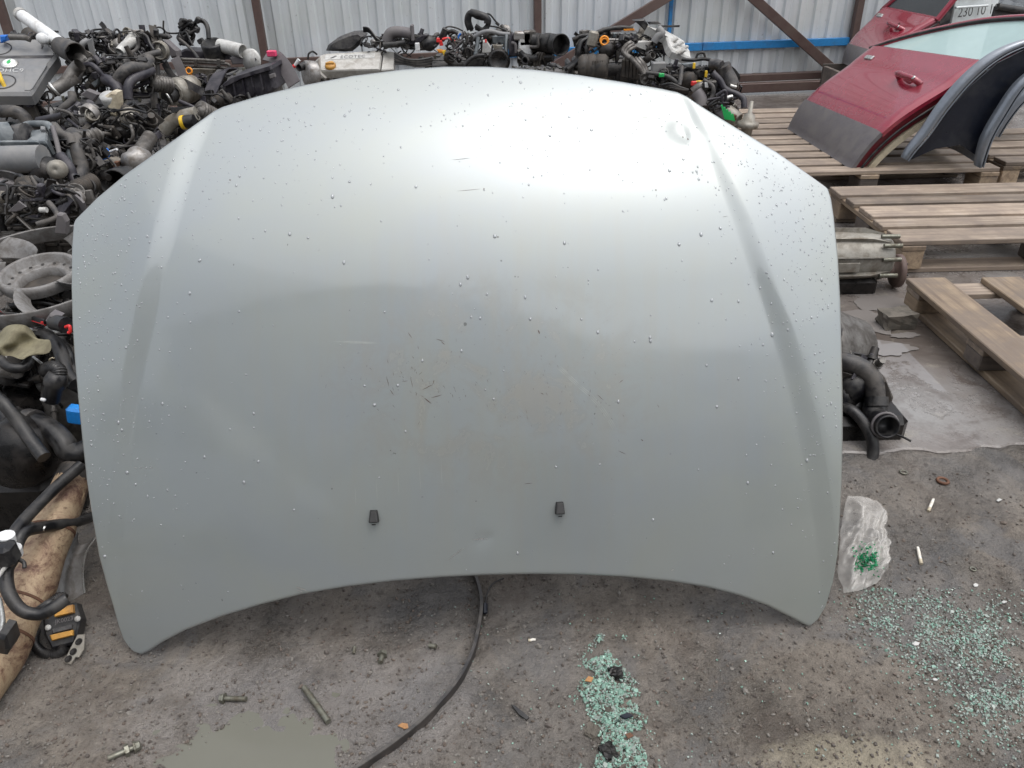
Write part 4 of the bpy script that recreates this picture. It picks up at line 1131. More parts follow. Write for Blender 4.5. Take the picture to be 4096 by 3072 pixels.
    # gearbox bell at the flywheel end
    m = MB(); m.lathe(M @ V(.235, 0, .24), M.to_3x3() @ V(1, 0, 0), [(.0001, 0), (.17, 0), (.17, .02), (.14, .05), (.11, .11), (.09, .16), (.0001, .17)], 22)
    m.build('bell_housing', 'dull_aluminium', T)
def local_clutter(T, M, seed, nh=5, nw=9, n=70, box=((-.28, .28), (-.30, .1), (.12, .62)), cols=('rubber', 'dusty_rubber', 'black_plastic')):
    """loose hoses, wiring looms and small fittings over the front and top of an engine"""
    rnd = random.Random(seed); u = rnd.uniform
    def rp(): return V(u(*box[0]), u(*box[1]), u(*box[2]))
    def keep(p): return V(min(max(p.x, box[0][0]), box[0][1]), min(max(p.y, box[1][0] + .02), box[1][1]), min(max(p.z, box[2][0]), box[2][1] + .01))
    def surf():
        x = u(*box[0])
        if rnd.random() < .5: return V(x, box[1][0] + u(0, .07), u(*box[2]))
        return V(x, u(*box[1]), box[2][1] - u(0, .06))
    nh = max(2, int(nh * .6)); nw = int(nw * 1.5); n = int(n * .5)
    for k in range(nh):
        a = surf(); pts_ = [a]
        d = V(u(-1, 1), u(-.4, .4), u(-.6, .6)).normalized()
        for q in range(rnd.randint(2, 3)):
            d = (d + V(u(-.8, .8), u(-.3, .4), u(-.8, .6)) * .8).normalized(); a = keep(a + d * u(.04, .08)); pts_.append(a)
        hose(T, [M @ p for p in pts_], u(.006, .014), rnd.choice(cols), 'hose', 9, 5)
    for k in range(nw):
        a = surf(); pts_ = [a]; d = V(u(-1, 1), u(-.5, .2), u(-.5, .8)).normalized()
        for q in range(rnd.randint(3, 6)):
            d = (d + V(u(-1, 1), u(-.6, .4), u(-1, .7))).normalized(); a = keep(a + d * u(.03, .07)); pts_.append(a)
        hose(T, [M @ p for p in pts_], u(.0022, .0052), 'wire_black' if rnd.random() < .8 else 'dusty_rubber', 'wiring_loom', 6, 4)
    for k in range(max(1, n // 9)):
        c = surf(); kind_ = rnd.random(); R = Matrix.Rotation(u(-.9, .9), 3, 'Z') @ Matrix.Rotation(u(-.7, .7), 3, 'X')
        d = M.to_3x3() @ (R @ V(0, -1, u(-.2, .5))); p = M @ c; mt = rnd.choice(['gearbox_alloy', 'dull_aluminium', 'cast_iron', 'aluminium', 'dull_aluminium'])
        if kind_ < .4:
            r = u(.022, .042); pr = [(.0001, .02), (r * .3, .02), (r * .3, .008), (r * .8, .004), (r * .85, .016)]
            for q in range(5): pr += [(r, .016 - q * .006), (r * .92, .013 - q * .006)]
            MB().lathe(p, d, pr + [(r * .6, -.03)], 18).build('pulley', mt, T)
        elif kind_ < .75:
            r = u(.025, .045); L = u(.05, .09); pr = [(.0001, .0), (r * .5, .0), (r * .55, -.006), (r, -.010)]
            for q in range(6): pr += [(r, -.012 - q * L / 6), (r * .86, -.016 - q * L / 6), (r * .86, -.020 - q * L / 6), (r, -.022 - q * L / 6)]
            mm = MB(); mm.lathe(p, d, pr + [(.0001, -.03 - L)], 16)
            mm.build('finned_housing', mt, T)
        else:
            mm = MB(); sx, sz = u(.05, .09), u(.03, .06); RM = (M.to_3x3().normalized() @ R)
            mm.box(p, (sx, .018, sz), RM, .005)
            for a_ in (-1, 1):
                for b2 in (-1, 1):
                    q = p + RM @ V(a_ * sx * .38, -.009, b2 * sz * .34); mm.cyl(q, q + RM @ V(0, -.008, 0), .006, n=6)
            mm.build('bolted_flange', mt, T)
    groups = {}
    for k in range(n):
        c = surf(); mt = rnd.choice(['dull_aluminium', 'black_plastic', 'black_plastic', 'cast_iron', 'oily_metal', 'purple_plastic', 'oily_metal'])
        mm = groups.setdefault(mt, MB()); t = rnd.random()
        R = Matrix.Rotation(u(0, 6.3), 3, V(u(-1, 1), u(-1, 1), u(-1, 1)).normalized())
        if t < .3: mm.box(c, (u(.015, .06), u(.012, .03), u(.012, .045)), R, .003, M)
        elif t < .55:
            d = R @ V(0, 0, u(.02, .07)); r = u(.005, .016); mm.cyl(c, c + d, r, r * u(.7, 1), 9, M); mm.cyl(c + d * .3, c + d * .45, r * 1.35, None, 9, M)
        elif t < .7:
            d = R @ V(0, 0, 1); mm.lathe(M @ c, M.to_3x3() @ d, [(.0001, .01), (.006, .01), (.006, .004), (.011, .004), (.011, 0)], 6)
        elif t < .85:
            mm.box(c, (u(.05, .12), u(.018, .03), .005), R, .001, M)
        else: mm.torus(M @ c, M.to_3x3() @ (R @ V(0, 0, 1)), u(.014, .028), u(.003, .006), 14, 6)
    for mt, mm in groups.items(): mm.build('fittings', mt, T, kind='stuff')
def zclutter(T, zf, x0, x1, y0, y1, Y, seed, nh=4, nw=10, n=60, dY=.12, rs=1.0, cols=('rubber', 'dusty_rubber', 'black_plastic', 'purple_plastic')):
    """same, laid over the part of an engine seen in one window of the photograph"""
    a, b_ = P(zf, x0, y1, Y), P(zf, x1, y0, Y)
    M = Matrix.Identity(4)
    local_clutter(T, M, seed, nh, nw, n, ((min(a.x, b_.x), max(a.x, b_.x)), (Y + .015, Y + .05 + dY), (min(a.z, b_.z), max(a.z, b_.z))), cols)
def dipstick(T, p, d, mat, r=.014):
    d = d.normalized(); m = MB(); m.torus(p, V(0, -1, .3), r, r * .33, 18, 7); m.tube([p + d * r, p + d * r * 4.2], [r * .3, r * .42], 8); m.cyl(p + d * r * 2.6, p + d * r * 3.4, r * .62, n=8)
    dp = m.build('dipstick', mat, T)
    MB().tube([p + d * r * 4, p + d * r * 12], r * .28, 6).build('dipstick_tube', 'oily_metal', dp)
def floor_T(label, x, Y, group='scrap engines', name='scrap_engine'):
    return thing(name, label, 'engine', V(x, Y, 0), group)
def ribbon(T, p, width, th, up, mat, name='bracket'):
    """flat strap along a path; width measured along up"""
    q = crom(p, 5)
    return MB().tube(q, width / 2, 12, flat=(th / width, up)).build(name, mat, T) if False else _rib(T, q, width, th, up, mat, name)
def _rib(T, q, width, th, up, mat, name):
    up = Vector(up); A = [[], [], [], []]
    for i, p in enumerate(q):
        t = (q[min(i + 1, len(q) - 1)] - q[max(i - 1, 0)]).normalized(); a = (up - t * up.dot(t)).normalized(); b_ = t.cross(a)
        for k, (s1, s2) in enumerate(((1, 1), (1, -1), (-1, -1), (-1, 1))): A[k].append(p + a * (s1 * width / 2) + b_ * (s2 * th / 2))
    m = MB(); m.grid(A + [A[0]], False)
    for e in (0, -1): m.add([A[k][e] for k in range(4)], [(0, 1, 2, 3)])
    return m.build(name, mat, T)

# ---- A: engine with the big grey cover, far left -----------------------------------
c = at(10, 100, 3.75)
A_ = floor_T('engine under a large grey plastic cover with round emblem, far left', c.x, 3.75)
engine_core(A_, XF((c.x - .05, 4.02, 0), .1, 1.05), 1, skip=('cover',))
cp = plane3(P(zA, 0, 1290, 3.42), P(zA, 640, 1300, 3.44), P(zA, 500, 130, 3.78))
def CP(x, y, o=0.0): return cp(*zA(x, y)) + cp.n * o
ol = [(-620, 1290), (640, 1290), (700, 1230), (1010, 720), (1200, 470), (1190, 370), (960, 160), (780, 110), (200, 130), (-300, 130), (-620, 400)]
cv = MB(); cv.slab([CP(*q) for q in ol], -cp.n * .055, .012); cv = cv.build('engine_cover', 'cover_plastic', A_)
MB().slab([CP(-560, 545, .001), CP(1080, 545, .001), CP(1130, 480, .001), CP(-560, 500, .001)], -cp.n * .004, .001).build('cover_step', 'dark_plastic', cv)
MB().slab([CP(560, 690, .004), CP(1000, 690, .004), CP(960, 760, .004), CP(700, 1180, .004), CP(640, 1230, .004), CP(520, 1230, .004), CP(540, 760, .004)], -cp.n * .004, .002).build('cover_pad', 'cover_plastic', cv)
rx_ = (CP(1000, 700) - CP(0, 700)).normalized(); ry_ = cp.n.cross(rx_)
def disc(c, r, h, mat, name, par, n=24, sq=1.0):
    return MB().lathe(c, cp.n, [(r, 0), (r, h * .6), (r * .85, h), (.0001, h)], n).build(name, mat, par)
em = disc(CP(205, 665), .034, .007, 'bright_metal', 'emblem', cv)
disc(CP(205, 660, .007), .026, .001, 'white_plastic', 'emblem_field', em)
MB().slab([CP(150, 660, .009), CP(190, 620, .009), CP(240, 600, .009), CP(225, 640, .009), CP(250, 650, .009), CP(215, 680, .009), CP(180, 700, .009)], -cp.n * .001).build('emblem_mark', 'green', em)
text(cv, 'OHC9', CP(-75, 840), rx_, ry_, 0.036, 'bright_metal', 'lettering', 0.0, .002, 1.1)
m = MB(); m.lathe(CP(60, 1040, .001), cp.n, [(.052, .0), (.047, .002), (.044, -.02), (.0001, -.02)], 22); m.build('dipstick_well', 'black_plastic', cv)
m = MB(); m.lathe(CP(-10, 340, .001), cp.n, [(.05, .0), (.046, .002), (.043, -.02), (.0001, -.02)], 22); m.build('filler_well', 'black_plastic', cv)
MB().tube(crom([CP(100, 1140, -.01), CP(60, 1060, .02), CP(40, 990, .03), CP(0, 960, .03), CP(-40, 1000, .025), CP(-10, 1060, .02), CP(40, 1080, .01)], 5), .0085, 8).build('dipstick', 'yellow', A_)
MB().slab([CP(880, 180, .003), CP(910, 190, .003), CP(915, 290, .003), CP(880, 350, .003), CP(870, 280, .003)], -cp.n * .003).build('cover_slot', 'black_plastic', cv)
hose(A_, pts(zA, [(200, 90), (380, 100), (520, 110), (640, 150)], 3.7), .012, 'dull_aluminium', 'fuel_line')
m = MB(); m.lathe(P(zA, 900, 130, 3.72), V(.3, -1, .2), [(.0001, .03), (.02, .03), (.024, .01), (.022, -.03)], 14); m.build('cap', 'white_plastic', A_)
MB().slab(pts(zA, [(-20, 60), (130, 60), (120, 180), (0, 230)], 3.7), .03, .006).build('bracket', 'blue', A_)
hose(A_, pts(z1, [(0, 965), (120, 960), (200, 1000), (250, 1090)], 3.35), .025, 'dusty_rubber')
MB().slab(pts(z1, [(180, 870), (260, 845), (350, 1040), (230, 1050)], 3.5), .02, .004).build('heat_plate', 'cast_iron', A_)
zclutter(A_, z1, 20, 330, 850, 1050, 3.5, 31, 4, 8, 50)
zclutter(A_, z1, 100, 520, 300, 360, 3.95, 32, 3, 6, 30)

# ---- white pipe standing over it ---------------------------------------------------
pp = thing('charge_pipe', 'white plastic pipe with black rubber end sticking up over the left engines', 'pipe', at(60, 60, 3.85))
a, b_ = P(z1, 185, 130, 3.95), P(z1, 560, 400, 3.72); d = (b_ - a)
hose(pp, [a, a.lerp(b_, .5), b_], .0265, 'white_plastic', 'tube', 18)
m = MB(); m.pipe([a + d * .02, a - d * .045], .029, .006, 20); m.build('collar', 'pale_grey_plastic', pp)
e0, e1 = P(z1, 510, 395, 3.73), P(z1, 655, 462, 3.62)
m = MB(); m.pipe([e0, e0.lerp(e1, .35), e0.lerp(e1, .38), e1], [.030, .038, .044, .046], .006, 22, depth=.15); m.build('rubber_elbow', 'dusty_rubber', pp)

# ---- B: tangle of hoses in the middle of the left heap -----------------------------
c = at(100, 100, 4.1)
B_ = floor_T('dusty engine buried in tangled hoses and brackets, left of the white elbow pipe', c.x, 4.1)
engine_core(B_, XF((c.x, 4.22, 0), -.15, 1.05), 2)
hose(B_, pts(zB, [(1180, 340, 3.9), (1330, 360, 3.9), (1180, 420, 3.86), (1060, 520, 3.84), (990, 600, 3.82)]), .022, 'pale_grey_plastic', 'elbow_pipe', 16, open_end=True)
MB().slab(pts(zB, [(690, 230), (1180, 300), (1180, 350), (760, 340)], 3.95), .05, .006).build('cable_duct', 'cover_plastic', B_)
MB().slab(pts(zB, [(510, 265), (620, 245), (880, 470), (900, 560), (760, 440)], 3.88), .03, .004).build('cable_duct', 'cladding', B_)
MB().slab(pts(zB, [(250, 340), (370, 290), (440, 690), (330, 660)], 3.78), .012, .003).build('bracket', 'cover_plastic', B_)
MB().slab(pts(zB, [(330, 660), (440, 690), (430, 850), (390, 760)], 3.78), .012, .003).build('bracket', 'cladding', B_)
hose(B_, pts(zB, [(120, 620, 3.8), (160, 430, 3.8), (280, 340, 3.82)]), .013, 'cover_plastic', 'pipe')
ribbon(B_, pts(zB, [(500, 240, 4.0), (620, 160, 4.0), (650, 60, 4.0), (560, -50, 4.0)]), .022, .004, V(1, 0, .3), 'dark_plastic', 'strap')
MB().slab(pts(zB, [(650, 80), (880, 200), (640, 200)], 3.98), .03, .004).build('bracket', 'black_plastic', B_)
hose(B_, pts(zB, [(1380, 260, 3.86), (1400, 450, 3.86), (1300, 590, 3.84), (1030, 680, 3.82)]), .0085, 'dusty_rubber', 'vacuum_hose')
hose(B_, pts(zB, [(1460, 270, 3.9), (1480, 190, 3.9), (1600, 270, 3.9), (1660, 420, 3.88), (1750, 560, 3.86)]), .007, 'rubber', 'vacuum_hose')
hose(B_, pts(zB, [(900, 1300, 3.55), (1060, 1060, 3.55), (1250, 950, 3.58), (1450, 950, 3.62), (1600, 880, 3.68), (1640, 740, 3.72)]), .025, 'dusty_rubber', 'coolant_hose', 14)
hose(B_, pts(zB, [(1180, 1650, 3.5), (1180, 1350, 3.52), (1280, 1200, 3.55), (1500, 1100, 3.6), (1700, 1000, 3.68)]), .019, 'purple_plastic', 'coolant_hose', 12)
hose(B_, pts(zB, [(1000, 1650, 3.5), (960, 1420, 3.52), (820, 1270, 3.54), (680, 1200, 3.58)]), .024, 'purple_plastic', 'coolant_hose', 12)
ribbon(B_, pts(zB, [(560, 1100, 3.6), (680, 1240, 3.56), (900, 1340, 3.54), (1000, 1450, 3.5)]), .02, .004, V(0, -.5, 1), 'dusty_rubber', 'bracket')
MB().slab(pts(zB, [(350, 1290), (520, 1180), (500, 1320), (430, 1390)], 3.6), .02, .003).build('connector', 'airbox_plastic', B_)
MB().slab(pts(zB, [(380, 1000), (520, 1080), (440, 1230), (260, 1230)], 3.66), .05, .006).build('solenoid', 'dull_aluminium', B_)
ctrl = MB(); ctrl.slab(pts(zB, [(110, 1540), (250, 1430), (520, 1540), (400, 1690)], 3.42), .03, .004); ctrl.build('control_box', 'cladding', B_)
hose(B_, pts(zB, [(180, 900, 3.62), (330, 870, 3.6), (470, 950, 3.58), (600, 1100, 3.58)]), .011, 'purple_plastic', 'vacuum_hose')
hose(B_, pts(zB, [(80, 1290, 3.58), (160, 1000, 3.6), (260, 830, 3.64), (380, 760, 3.66)]), .010, 'dusty_rubber', 'vacuum_hose')
hose(B_, pts(zB, [(150, 620, 3.78), (280, 650, 3.76), (400, 740, 3.74), (560, 930, 3.7)]), .010, 'cover_plastic', 'pipe')
hose(B_, pts(zB, [(1010, 700, 3.8), (1280, 800, 3.76), (1560, 690, 3.72), (1880, 600, 3.75)]), .014, 'dusty_rubber', 'coolant_hose')
hose(B_, pts(z1, [(690, 560, 3.5), (640, 610, 3.5), (560, 720, 3.46), (440, 790, 3.42)]), .026, 'dull_aluminium', 'metal_pipe', 16, open_end=True)
m = MB(); m.torus(P(z1, 470, 770, 3.42), V(-1, -.5, -.5), .026, .006); m.build('clamp', 'bright_metal', B_)
zclutter(B_, zB, 0, 1750, 200, 900, 3.86, 41, 12, 26, 190)
zclutter(B_, zB, 0, 1500, 800, 1650, 3.62, 42, 9, 24, 190)

# ---- B2: nearer low engine with pale casting and blue plug -------------------------
c = at(140, 150, 3.35)
B2 = floor_T('low engine with a pale zinc casting and small blue plug, behind the bonnet edge', c.x, 3.35)
engine_core(B2, XF((c.x - .10, 3.42, 0), .35, .88), 3)
MB().slab(pts(z1, [(900, 830), (960, 790), (1010, 800), (1020, 900), (1010, 1020), (950, 1000), (905, 880)], 3.18), .05, .008).build('pump_casting', 'cream', B2)
m = MB(); m.lathe(P(z1, 935, 845, 3.2), V(0, -.5, 1), [(.028, -.03), (.03, 0), (.03, .012), (.0001, .014)], 14); m.build('reservoir', 'pale_grey_plastic', B2)
m = MB(); m.lathe(P(z1, 1060, 1150, 3.2), V(.2, -1, .1), [(.085, -.05), (.085, 0), (.075, .012), (.03, .014), (.03, .02), (.0001, .02)], 22); m.build('brake_servo', 'oily_metal', B2)
hose(B2, pts(z1, [(1010, 1260, 3.1), (1090, 1260, 3.1), (1150, 1180, 3.1), (1130, 1080, 3.12)]), .007, 'dull_aluminium', 'wiring_loom')
m = MB(); m.lathe(P(z1, 700, 1120, 3.22), V(.1, -1, .2), [(.07, -.05), (.07, 0), (.05, .01), (.0001, .012)], 20); m.build('air_pump', 'black_plastic', B2)
hose(B2, pts(z1, [(490, 990, 3.3), (540, 940, 3.28), (620, 870, 3.3), (620, 800, 3.32)]), .016, 'dusty_rubber', 'coolant_hose')
hose(B2, pts(z1, [(330, 1040, 3.32), (480, 1010, 3.28), (600, 970, 3.26), (690, 900, 3.3)]), .014, 'purple_plastic', 'coolant_hose')
hose(B2, pts(z1, [(590, 1030, 3.18), (680, 1100, 3.14), (740, 1120, 3.14), (800, 1120, 3.16)]), .006, 'purple_plastic', 'wiring_loom')
hose(B2, pts(z1, [(780, 940, 3.2), (790, 1080, 3.16), (840, 1170, 3.12), (910, 1290, 3.1)]), .008, 'purple_plastic', 'wiring_loom')
hose(B2, pts(z1, [(650, 1170, 3.14), (760, 1165, 3.12), (860, 1150, 3.12), (960, 1160, 3.14)]), .008, 'dull_aluminium', 'metal_pipe')
MB().slab(pts(z1, [(800, 1390), (930, 1370), (1010, 1400), (1000, 1470), (880, 1490), (830, 1460)], 2.95), .05, .006).build('actuator_casting', 'gearbox_alloy', B2)
ribbon(B2, pts(z1, [(810, 1350, 2.92), (830, 1460, 2.9), (860, 1510, 2.9)]), .02, .004, V(1, -.3, 0), 'aluminium', 'bracket')
m = MB(); m.lathe(P(z1, 885, 1335, 2.9), V(0, -.35, 1), [(.022, -.01), (.027, 0), (.027, .014), (.02, .02), (.0001, .02)], 14); pl_ = m.build('plug', 'blue', B2)
MB().cyl(P(z1, 915, 1325, 2.9), P(z1, 1010, 1290, 2.88), .0045, n=8).build('plug_rod', 'white_plastic', pl_)
MB().slab(pts(z1, [(720, 1350), (810, 1360), (810, 1470), (740, 1500)], 2.95), .06, .005).build('module', 'purple_plastic', B2)
MB().slab(pts(z1, [(980, 1400), (1020, 1400), (1015, 1470), (975, 1480)], 2.9), .02, .003).build('connector', 'rust', B2)
m = MB(); m.lathe(P(z1, 1190, 1390, 2.95), V(-.6, -.9, .2), [(.0001, -.04), (.04, -.04), (.055, 0), (.05, .015), (.035, .03), (.03, .05), (.0001, .05)], 18); m.build('turbo_housing', 'aluminium', B2)
m = MB(); m.pipe([P(z1, 1060, 1560, 2.75), P(z1, 990, 1590, 2.68)], .05, .006, 22); m.build('intake_mouth', 'rubber', B2)
m = MB(); m.pipe(crom([P(z1, 1300, 1180, 3.1), P(z1, 1200, 1330, 3.0), P(z1, 1150, 1420, 2.95)], 4), .028, .005, 18); m.build('metal_elbow', 'dull_aluminium', B2)
zclutter(B2, z1, 560, 1250, 980, 1380, 3.12, 51, 7, 18, 130)
zclutter(B2, z1, 700, 1130, 1380, 1640, 2.92, 52, 6, 14, 110)

# ---- C: engine with fuel rails, orange dipstick and alternator ---------------------
c = at(205, 80, 4.35)
C_ = floor_T('engine with twin fuel rails, orange dipstick ring and upright loom, left centre', c.x, 4.35)
engine_core(C_, XF((c.x, 4.78, 0), .05, 1.08), 4, alt=False)
MB().slab(pts(zC, [(470, 680), (560, 620), (1400, 690), (1480, 800), (520, 790)], 4.35), .14, .012).build('valve_cover', 'purple_plastic', C_)
for y0, y1 in ((785, 830), (830, 862), (905, 935)):
    hose(C_, [P(zC, 520, y0, 4.2), P(zC, 950, (y0 + y1) / 2 - 6, 4.2), P(zC, 1330, y1, 4.2)], .0085, 'dull_aluminium', 'fuel_rail')
hose(C_, pts(zC, [(1280, 850, 4.2), (1390, 880, 4.2), (1390, 930, 4.2), (1300, 945, 4.2)]), .008, 'dull_aluminium', 'fuel_rail')
for x in (800, 1205): MB().slab(pts(zC, [(x - 30, 780), (x + 30, 785), (x + 28, 920), (x - 26, 915)], 4.18), .01, .002).build('rail_clip', 'dull_aluminium', C_)
MB().slab(pts(zC, [(560, 950), (1160, 960), (1060, 1080), (620, 1060)], 4.24), .05, .004).build('manifold_face', 'gearbox_alloy', C_)
dipstick(C_, P(zC, 690, 990, 4.14), V(.12, 0, -.32), 'orange', .0145)
m = MB(); m.lathe(P(zC, 910, 1210, 4.15), V(0, -.45, 1), [(.03, -.03), (.036, -.02), (.036, .004), (.03, .01), (.0001, .012)], 18); m.build('round_cap', 'cladding', C_)
hose(C_, pts(zC, [(540, 1300, 4.0), (430, 1380, 3.96), (300, 1460, 3.9)]), .032, 'rubber', 'intake_hose', 18, rib=.06)
m = MB(); m.torus(P(zC, 320, 1455, 3.91), V(-1, -.6, -.4), .033, .005); m.build('clamp', 'bright_metal', C_)
a0 = P(zC, 190, 1390, 3.95); m = MB()
m.lathe(a0 + V(.07, .06, 0), V(-.4, -1, 0), [(.0001, -.1), (.06, -.1), (.065, -.06), (.065, -.03), (.06, -.028), (.065, -.02), (.065, .03), (.05, .045), (.03, .046), (.0001, .046)], 24)
for k in range(12):
    a = k / 12 * 2 * math.pi; m.box(a0 + V(.05 + .05 * math.cos(a), -.005, .05 * math.sin(a)), (.012, .012, .03), Matrix.Rotation(-a, 3, 'Y'), .001)
m.build('alternator', 'gearbox_alloy', C_)
for xo in (0, 42):
    hose(C_, pts(zC, [(150 + xo, 720, 3.96), (90 + xo, 830, 3.92), (100 + xo, 1100, 3.9), (50 + xo, 1350, 3.88), (60 + xo, 1650, 3.86)]), .0105, 'dusty_rubber', 'metal_pipe')
ribbon(C_, pts(zC, [(440, 760, 4.1), (510, 900, 4.08), (580, 1080, 4.06), (650, 1210, 4.04)]), .045, .006, V(1, 0, .1), 'cladding', 'belt_strap')
ribbon(C_, pts(zC, [(260, 850, 4.05), (330, 980, 4.04), (430, 1120, 4.02), (620, 1200, 4.0), (950, 1370, 3.95)]), .035, .005, V(1, 0, .8), 'dark_plastic', 'belt_strap')
MB().slab(pts(zC, [(120, 500), (260, 440), (480, 640), (500, 740), (380, 770), (300, 640)], 4.15), .05, .008).build('guide_channel', 'cladding', C_)
# upright loom on top
for k in range(9):
    random.seed(70 + k); a = P(zC, 640 + jit(130), 520, 4.42 + jit(.04))
    hose(C_, [a, P(zC, 640 + jit(140), 380, 4.42 + jit(.04)), P(zC, 680 + jit(150), 250, 4.42 + jit(.04)), P(zC, 700 + jit(160), 130 + jit(60), 4.42 + jit(.04)), P(zC, 640 + jit(160), 180 + jit(60), 4.42)], .007 + .004 * random.random(), 'wire_black', 'wiring_loom', 7)
hose(C_, pts(zC, [(860, 90, 4.42), (960, 120, 4.42), (1020, 230, 4.4), (1040, 420, 4.38)]), .012, 'rubber', 'breather_hose')
for x, y in ((560, 150), (720, 140), (850, 90), (680, 300), (640, 400), (830, 260), (900, 460)):
    MB().box(P(zC, x, y, 4.40), (.03, .03, .024), Matrix.Rotation(x * .01, 3, 'Y'), .004).build('connector', 'black_plastic', C_)
hose(C_, pts(zC, [(240, 100, 4.4), (240, 240, 4.4), (300, 310, 4.4), (440, 325, 4.4), (560, 310, 4.4), (640, 300, 4.38), (700, 420, 4.36), (760, 540, 4.34)]), .0045, 'wire_black', 'wire')
hose(C_, pts(zC, [(520, 420, 4.36), (640, 520, 4.34), (780, 660, 4.32), (860, 770, 4.28)]), .0075, 'dusty_rubber', 'vacuum_hose')
m = MB(); c0 = P(zC, 1115, 490, 4.36); m.lathe(c0 + V(0, 0, -.05), V(0, -.35, 1), [(.05, -.03), (.058, 0), (.058, .05), (.05, .06), (.044, .055), (.042, .02), (.0001, .02)], 24); m.build('thermostat_housing', 'black_plastic', C_)
hose(C_, pts(zC, [(1230, 540, 4.36), (1450, 590, 4.33), (1640, 640, 4.3)]), .034, 'pale_grey_plastic', 'air_pipe', 20, open_end=True)
hose(C_, pts(zC, [(1700, 720, 4.3), (1710, 640, 4.3), (1790, 610, 4.3), (1850, 700, 4.28), (1880, 800, 4.26)]), .005, 'wire_black', 'wire')
MB().slab(pts(zC, [(1400, 760), (1500, 720), (1680, 770), (1690, 870), (1450, 880)], 4.3), .06, .008).build('bracket', 'cladding', C_)
m = MB(); m.lathe(P(zC, 1770, 800, 4.28), V(-.5, -1, .1), [(.055, -.02), (.055, 0), (.0001, .004)], 20); m.build('end_cap', 'pale_grey_plastic', C_)
zclutter(C_, zC, 60, 900, 1150, 1600, 4.10, 61, 5, 10, 90)
zclutter(C_, zC, 780, 1250, 1150, 1600, 4.05, 62, 3, 8, 60)
hose(C_, pts(z1, [(1420, 1130, 3.6), (1480, 1060, 3.6), (1580, 1010, 3.6), (1700, 980, 3.6)]), .03, 'gearbox_alloy', 'exhaust_elbow', 14)
m = MB(); m.cyl(P(z1, 1570, 1060, 3.5), P(z1, 1600, 1055, 3.5), .03, n=18); m.build('sensor_ring', 'yellow', C_)
m = MB(); m.cyl(P(z1, 1600, 1055, 3.5), P(z1, 1680, 1045, 3.5), .028, n=18); m.build('sensor', 'black_plastic', C_)
zclutter(C_, z1, 1360, 1720, 950, 1250, 3.58, 63, 5, 8, 80)
# wide belt strap and black air box to its right
ribbon(C_, pts(zC, [(1440, 990, 4.2), (1280, 985, 4.12), (1200, 1080, 4.06), (1100, 1300, 4.0), (990, 1560, 3.94), (960, 1700, 3.92)]), .075, .006, V(1, 0, .28), 'purple_plastic', 'wide_strap')
bx_ = thing('air_filter_box', 'black ribbed air filter box standing behind the bonnet edge, left centre', 'air box', P(zC, 1800, 1300, 4.0))
bpl = pts(zC, [(1290, 1230), (1420, 1120), (2130, 910), (2240, 1300), (2100, 1430), (1500, 1500), (1290, 1440)], 3.95)
MB().slab(bpl, .22, .014).build('lower_shell', 'purple_plastic', bx_)
MB().slab(pts(zC, [(1270, 1240), (1420, 1110), (2130, 895), (2160, 960), (1660, 1110), (1400, 1230), (1290, 1290)], 3.925), .26, .006).build('lid', 'purple_plastic', bx_)
for k in range(5):
    x = 1450 + k * 160; y = 1180 - k * 48
    MB().slab(pts(zC, [(x, y), (x + 26, y - 8), (x + 90, y + 300), (x + 60, y + 310)], 3.935), .02, .003).build('rib', 'purple_plastic', bx_)
MB().slab(pts(zC, [(2100, 1060), (2200, 1030), (2220, 1100), (2120, 1130)], 3.92), .02, .003).build('clip', 'cladding', bx_)
MB().box((sum((q.x for q in bpl)) / 7, 4.06, .28), (.2, .16, .56), None, .01).build('stand_pipe', 'oily_metal', bx_)
ribbon(bx_, pts(z2, [(90, 470, 4.2), (180, 500, 4.15), (270, 610, 4.1), (330, 730, 4.05)]), .07, .006, V(1, 0, .5), 'cladding', 'flat_bracket')
MB().box(P(z2, 137, 462, 4.14), (.045, .03, .028), None, .004).build('plug', 'pink', bx_)
zclutter(bx_, z1, 1750, 2180, 840, 920, 3.8, 64, 3, 3, 40)

# ---- D: engine with the big black air box, left ------------------------------------
c = at(40, 200, 2.75)
D_ = floor_T('engine topped by a wide ribbed black air box, left edge above the fan', c.x, 2.75)
engine_core(D_, XF((c.x - .02, 3.02, 0), .0, .98), 5, skip=('cover',))
dp_ = plane3(P(zD, 0, 870, 2.52), P(zD, 700, 840, 2.52), P(zD, 300, 260, 2.74))
def DP(x, y, o=0.0): return dp_(*zD(x, y)) + dp_.n * o
ab = MB().slab([DP(-350, 720), DP(700, 700), DP(720, 560), DP(-350, 570)], -dp_.n * .10, .006).build('air_box', 'airbox_plastic', D_)
for k in range(8):
    x = -80 + k * 97
    MB().slab([DP(x, 575, .004), DP(x + 12, 575, .004), DP(x + 12, 700, .016), DP(x, 705, .016)], -dp_.n * .03, .001).build('rib', 'airbox_plastic', ab)
MB().slab([DP(-350, 545, .016), DP(640, 545, .016), DP(640, 575, .016), DP(-350, 575, .016)], -dp_.n * .04, .003).build('rail', 'airbox_plastic', ab)
MB().tube([DP(-350, 425, -.01), DP(220, 410, -.01), DP(250, 400, -.01)], .055, 18).build('plenum', 'airbox_plastic', ab)
MB().tube([DP(255, 410, -.015), DP(440, 400, -.01)], .050, 18).build('plenum_end', 'dark_plastic', ab)
MB().slab([DP(450, 290, -.005), DP(740, 260, -.005), DP(740, 530, .006), DP(420, 520, .006), DP(470, 420)], -dp_.n * .09, .006).build('end_box', 'airbox_plastic', ab)
MB().slab([DP(655, 290, .01), DP(730, 290, .01), DP(730, 345, .01), DP(655, 345, .01)], -dp_.n * .03, .003).build('clip_pad', 'cover_plastic', ab)
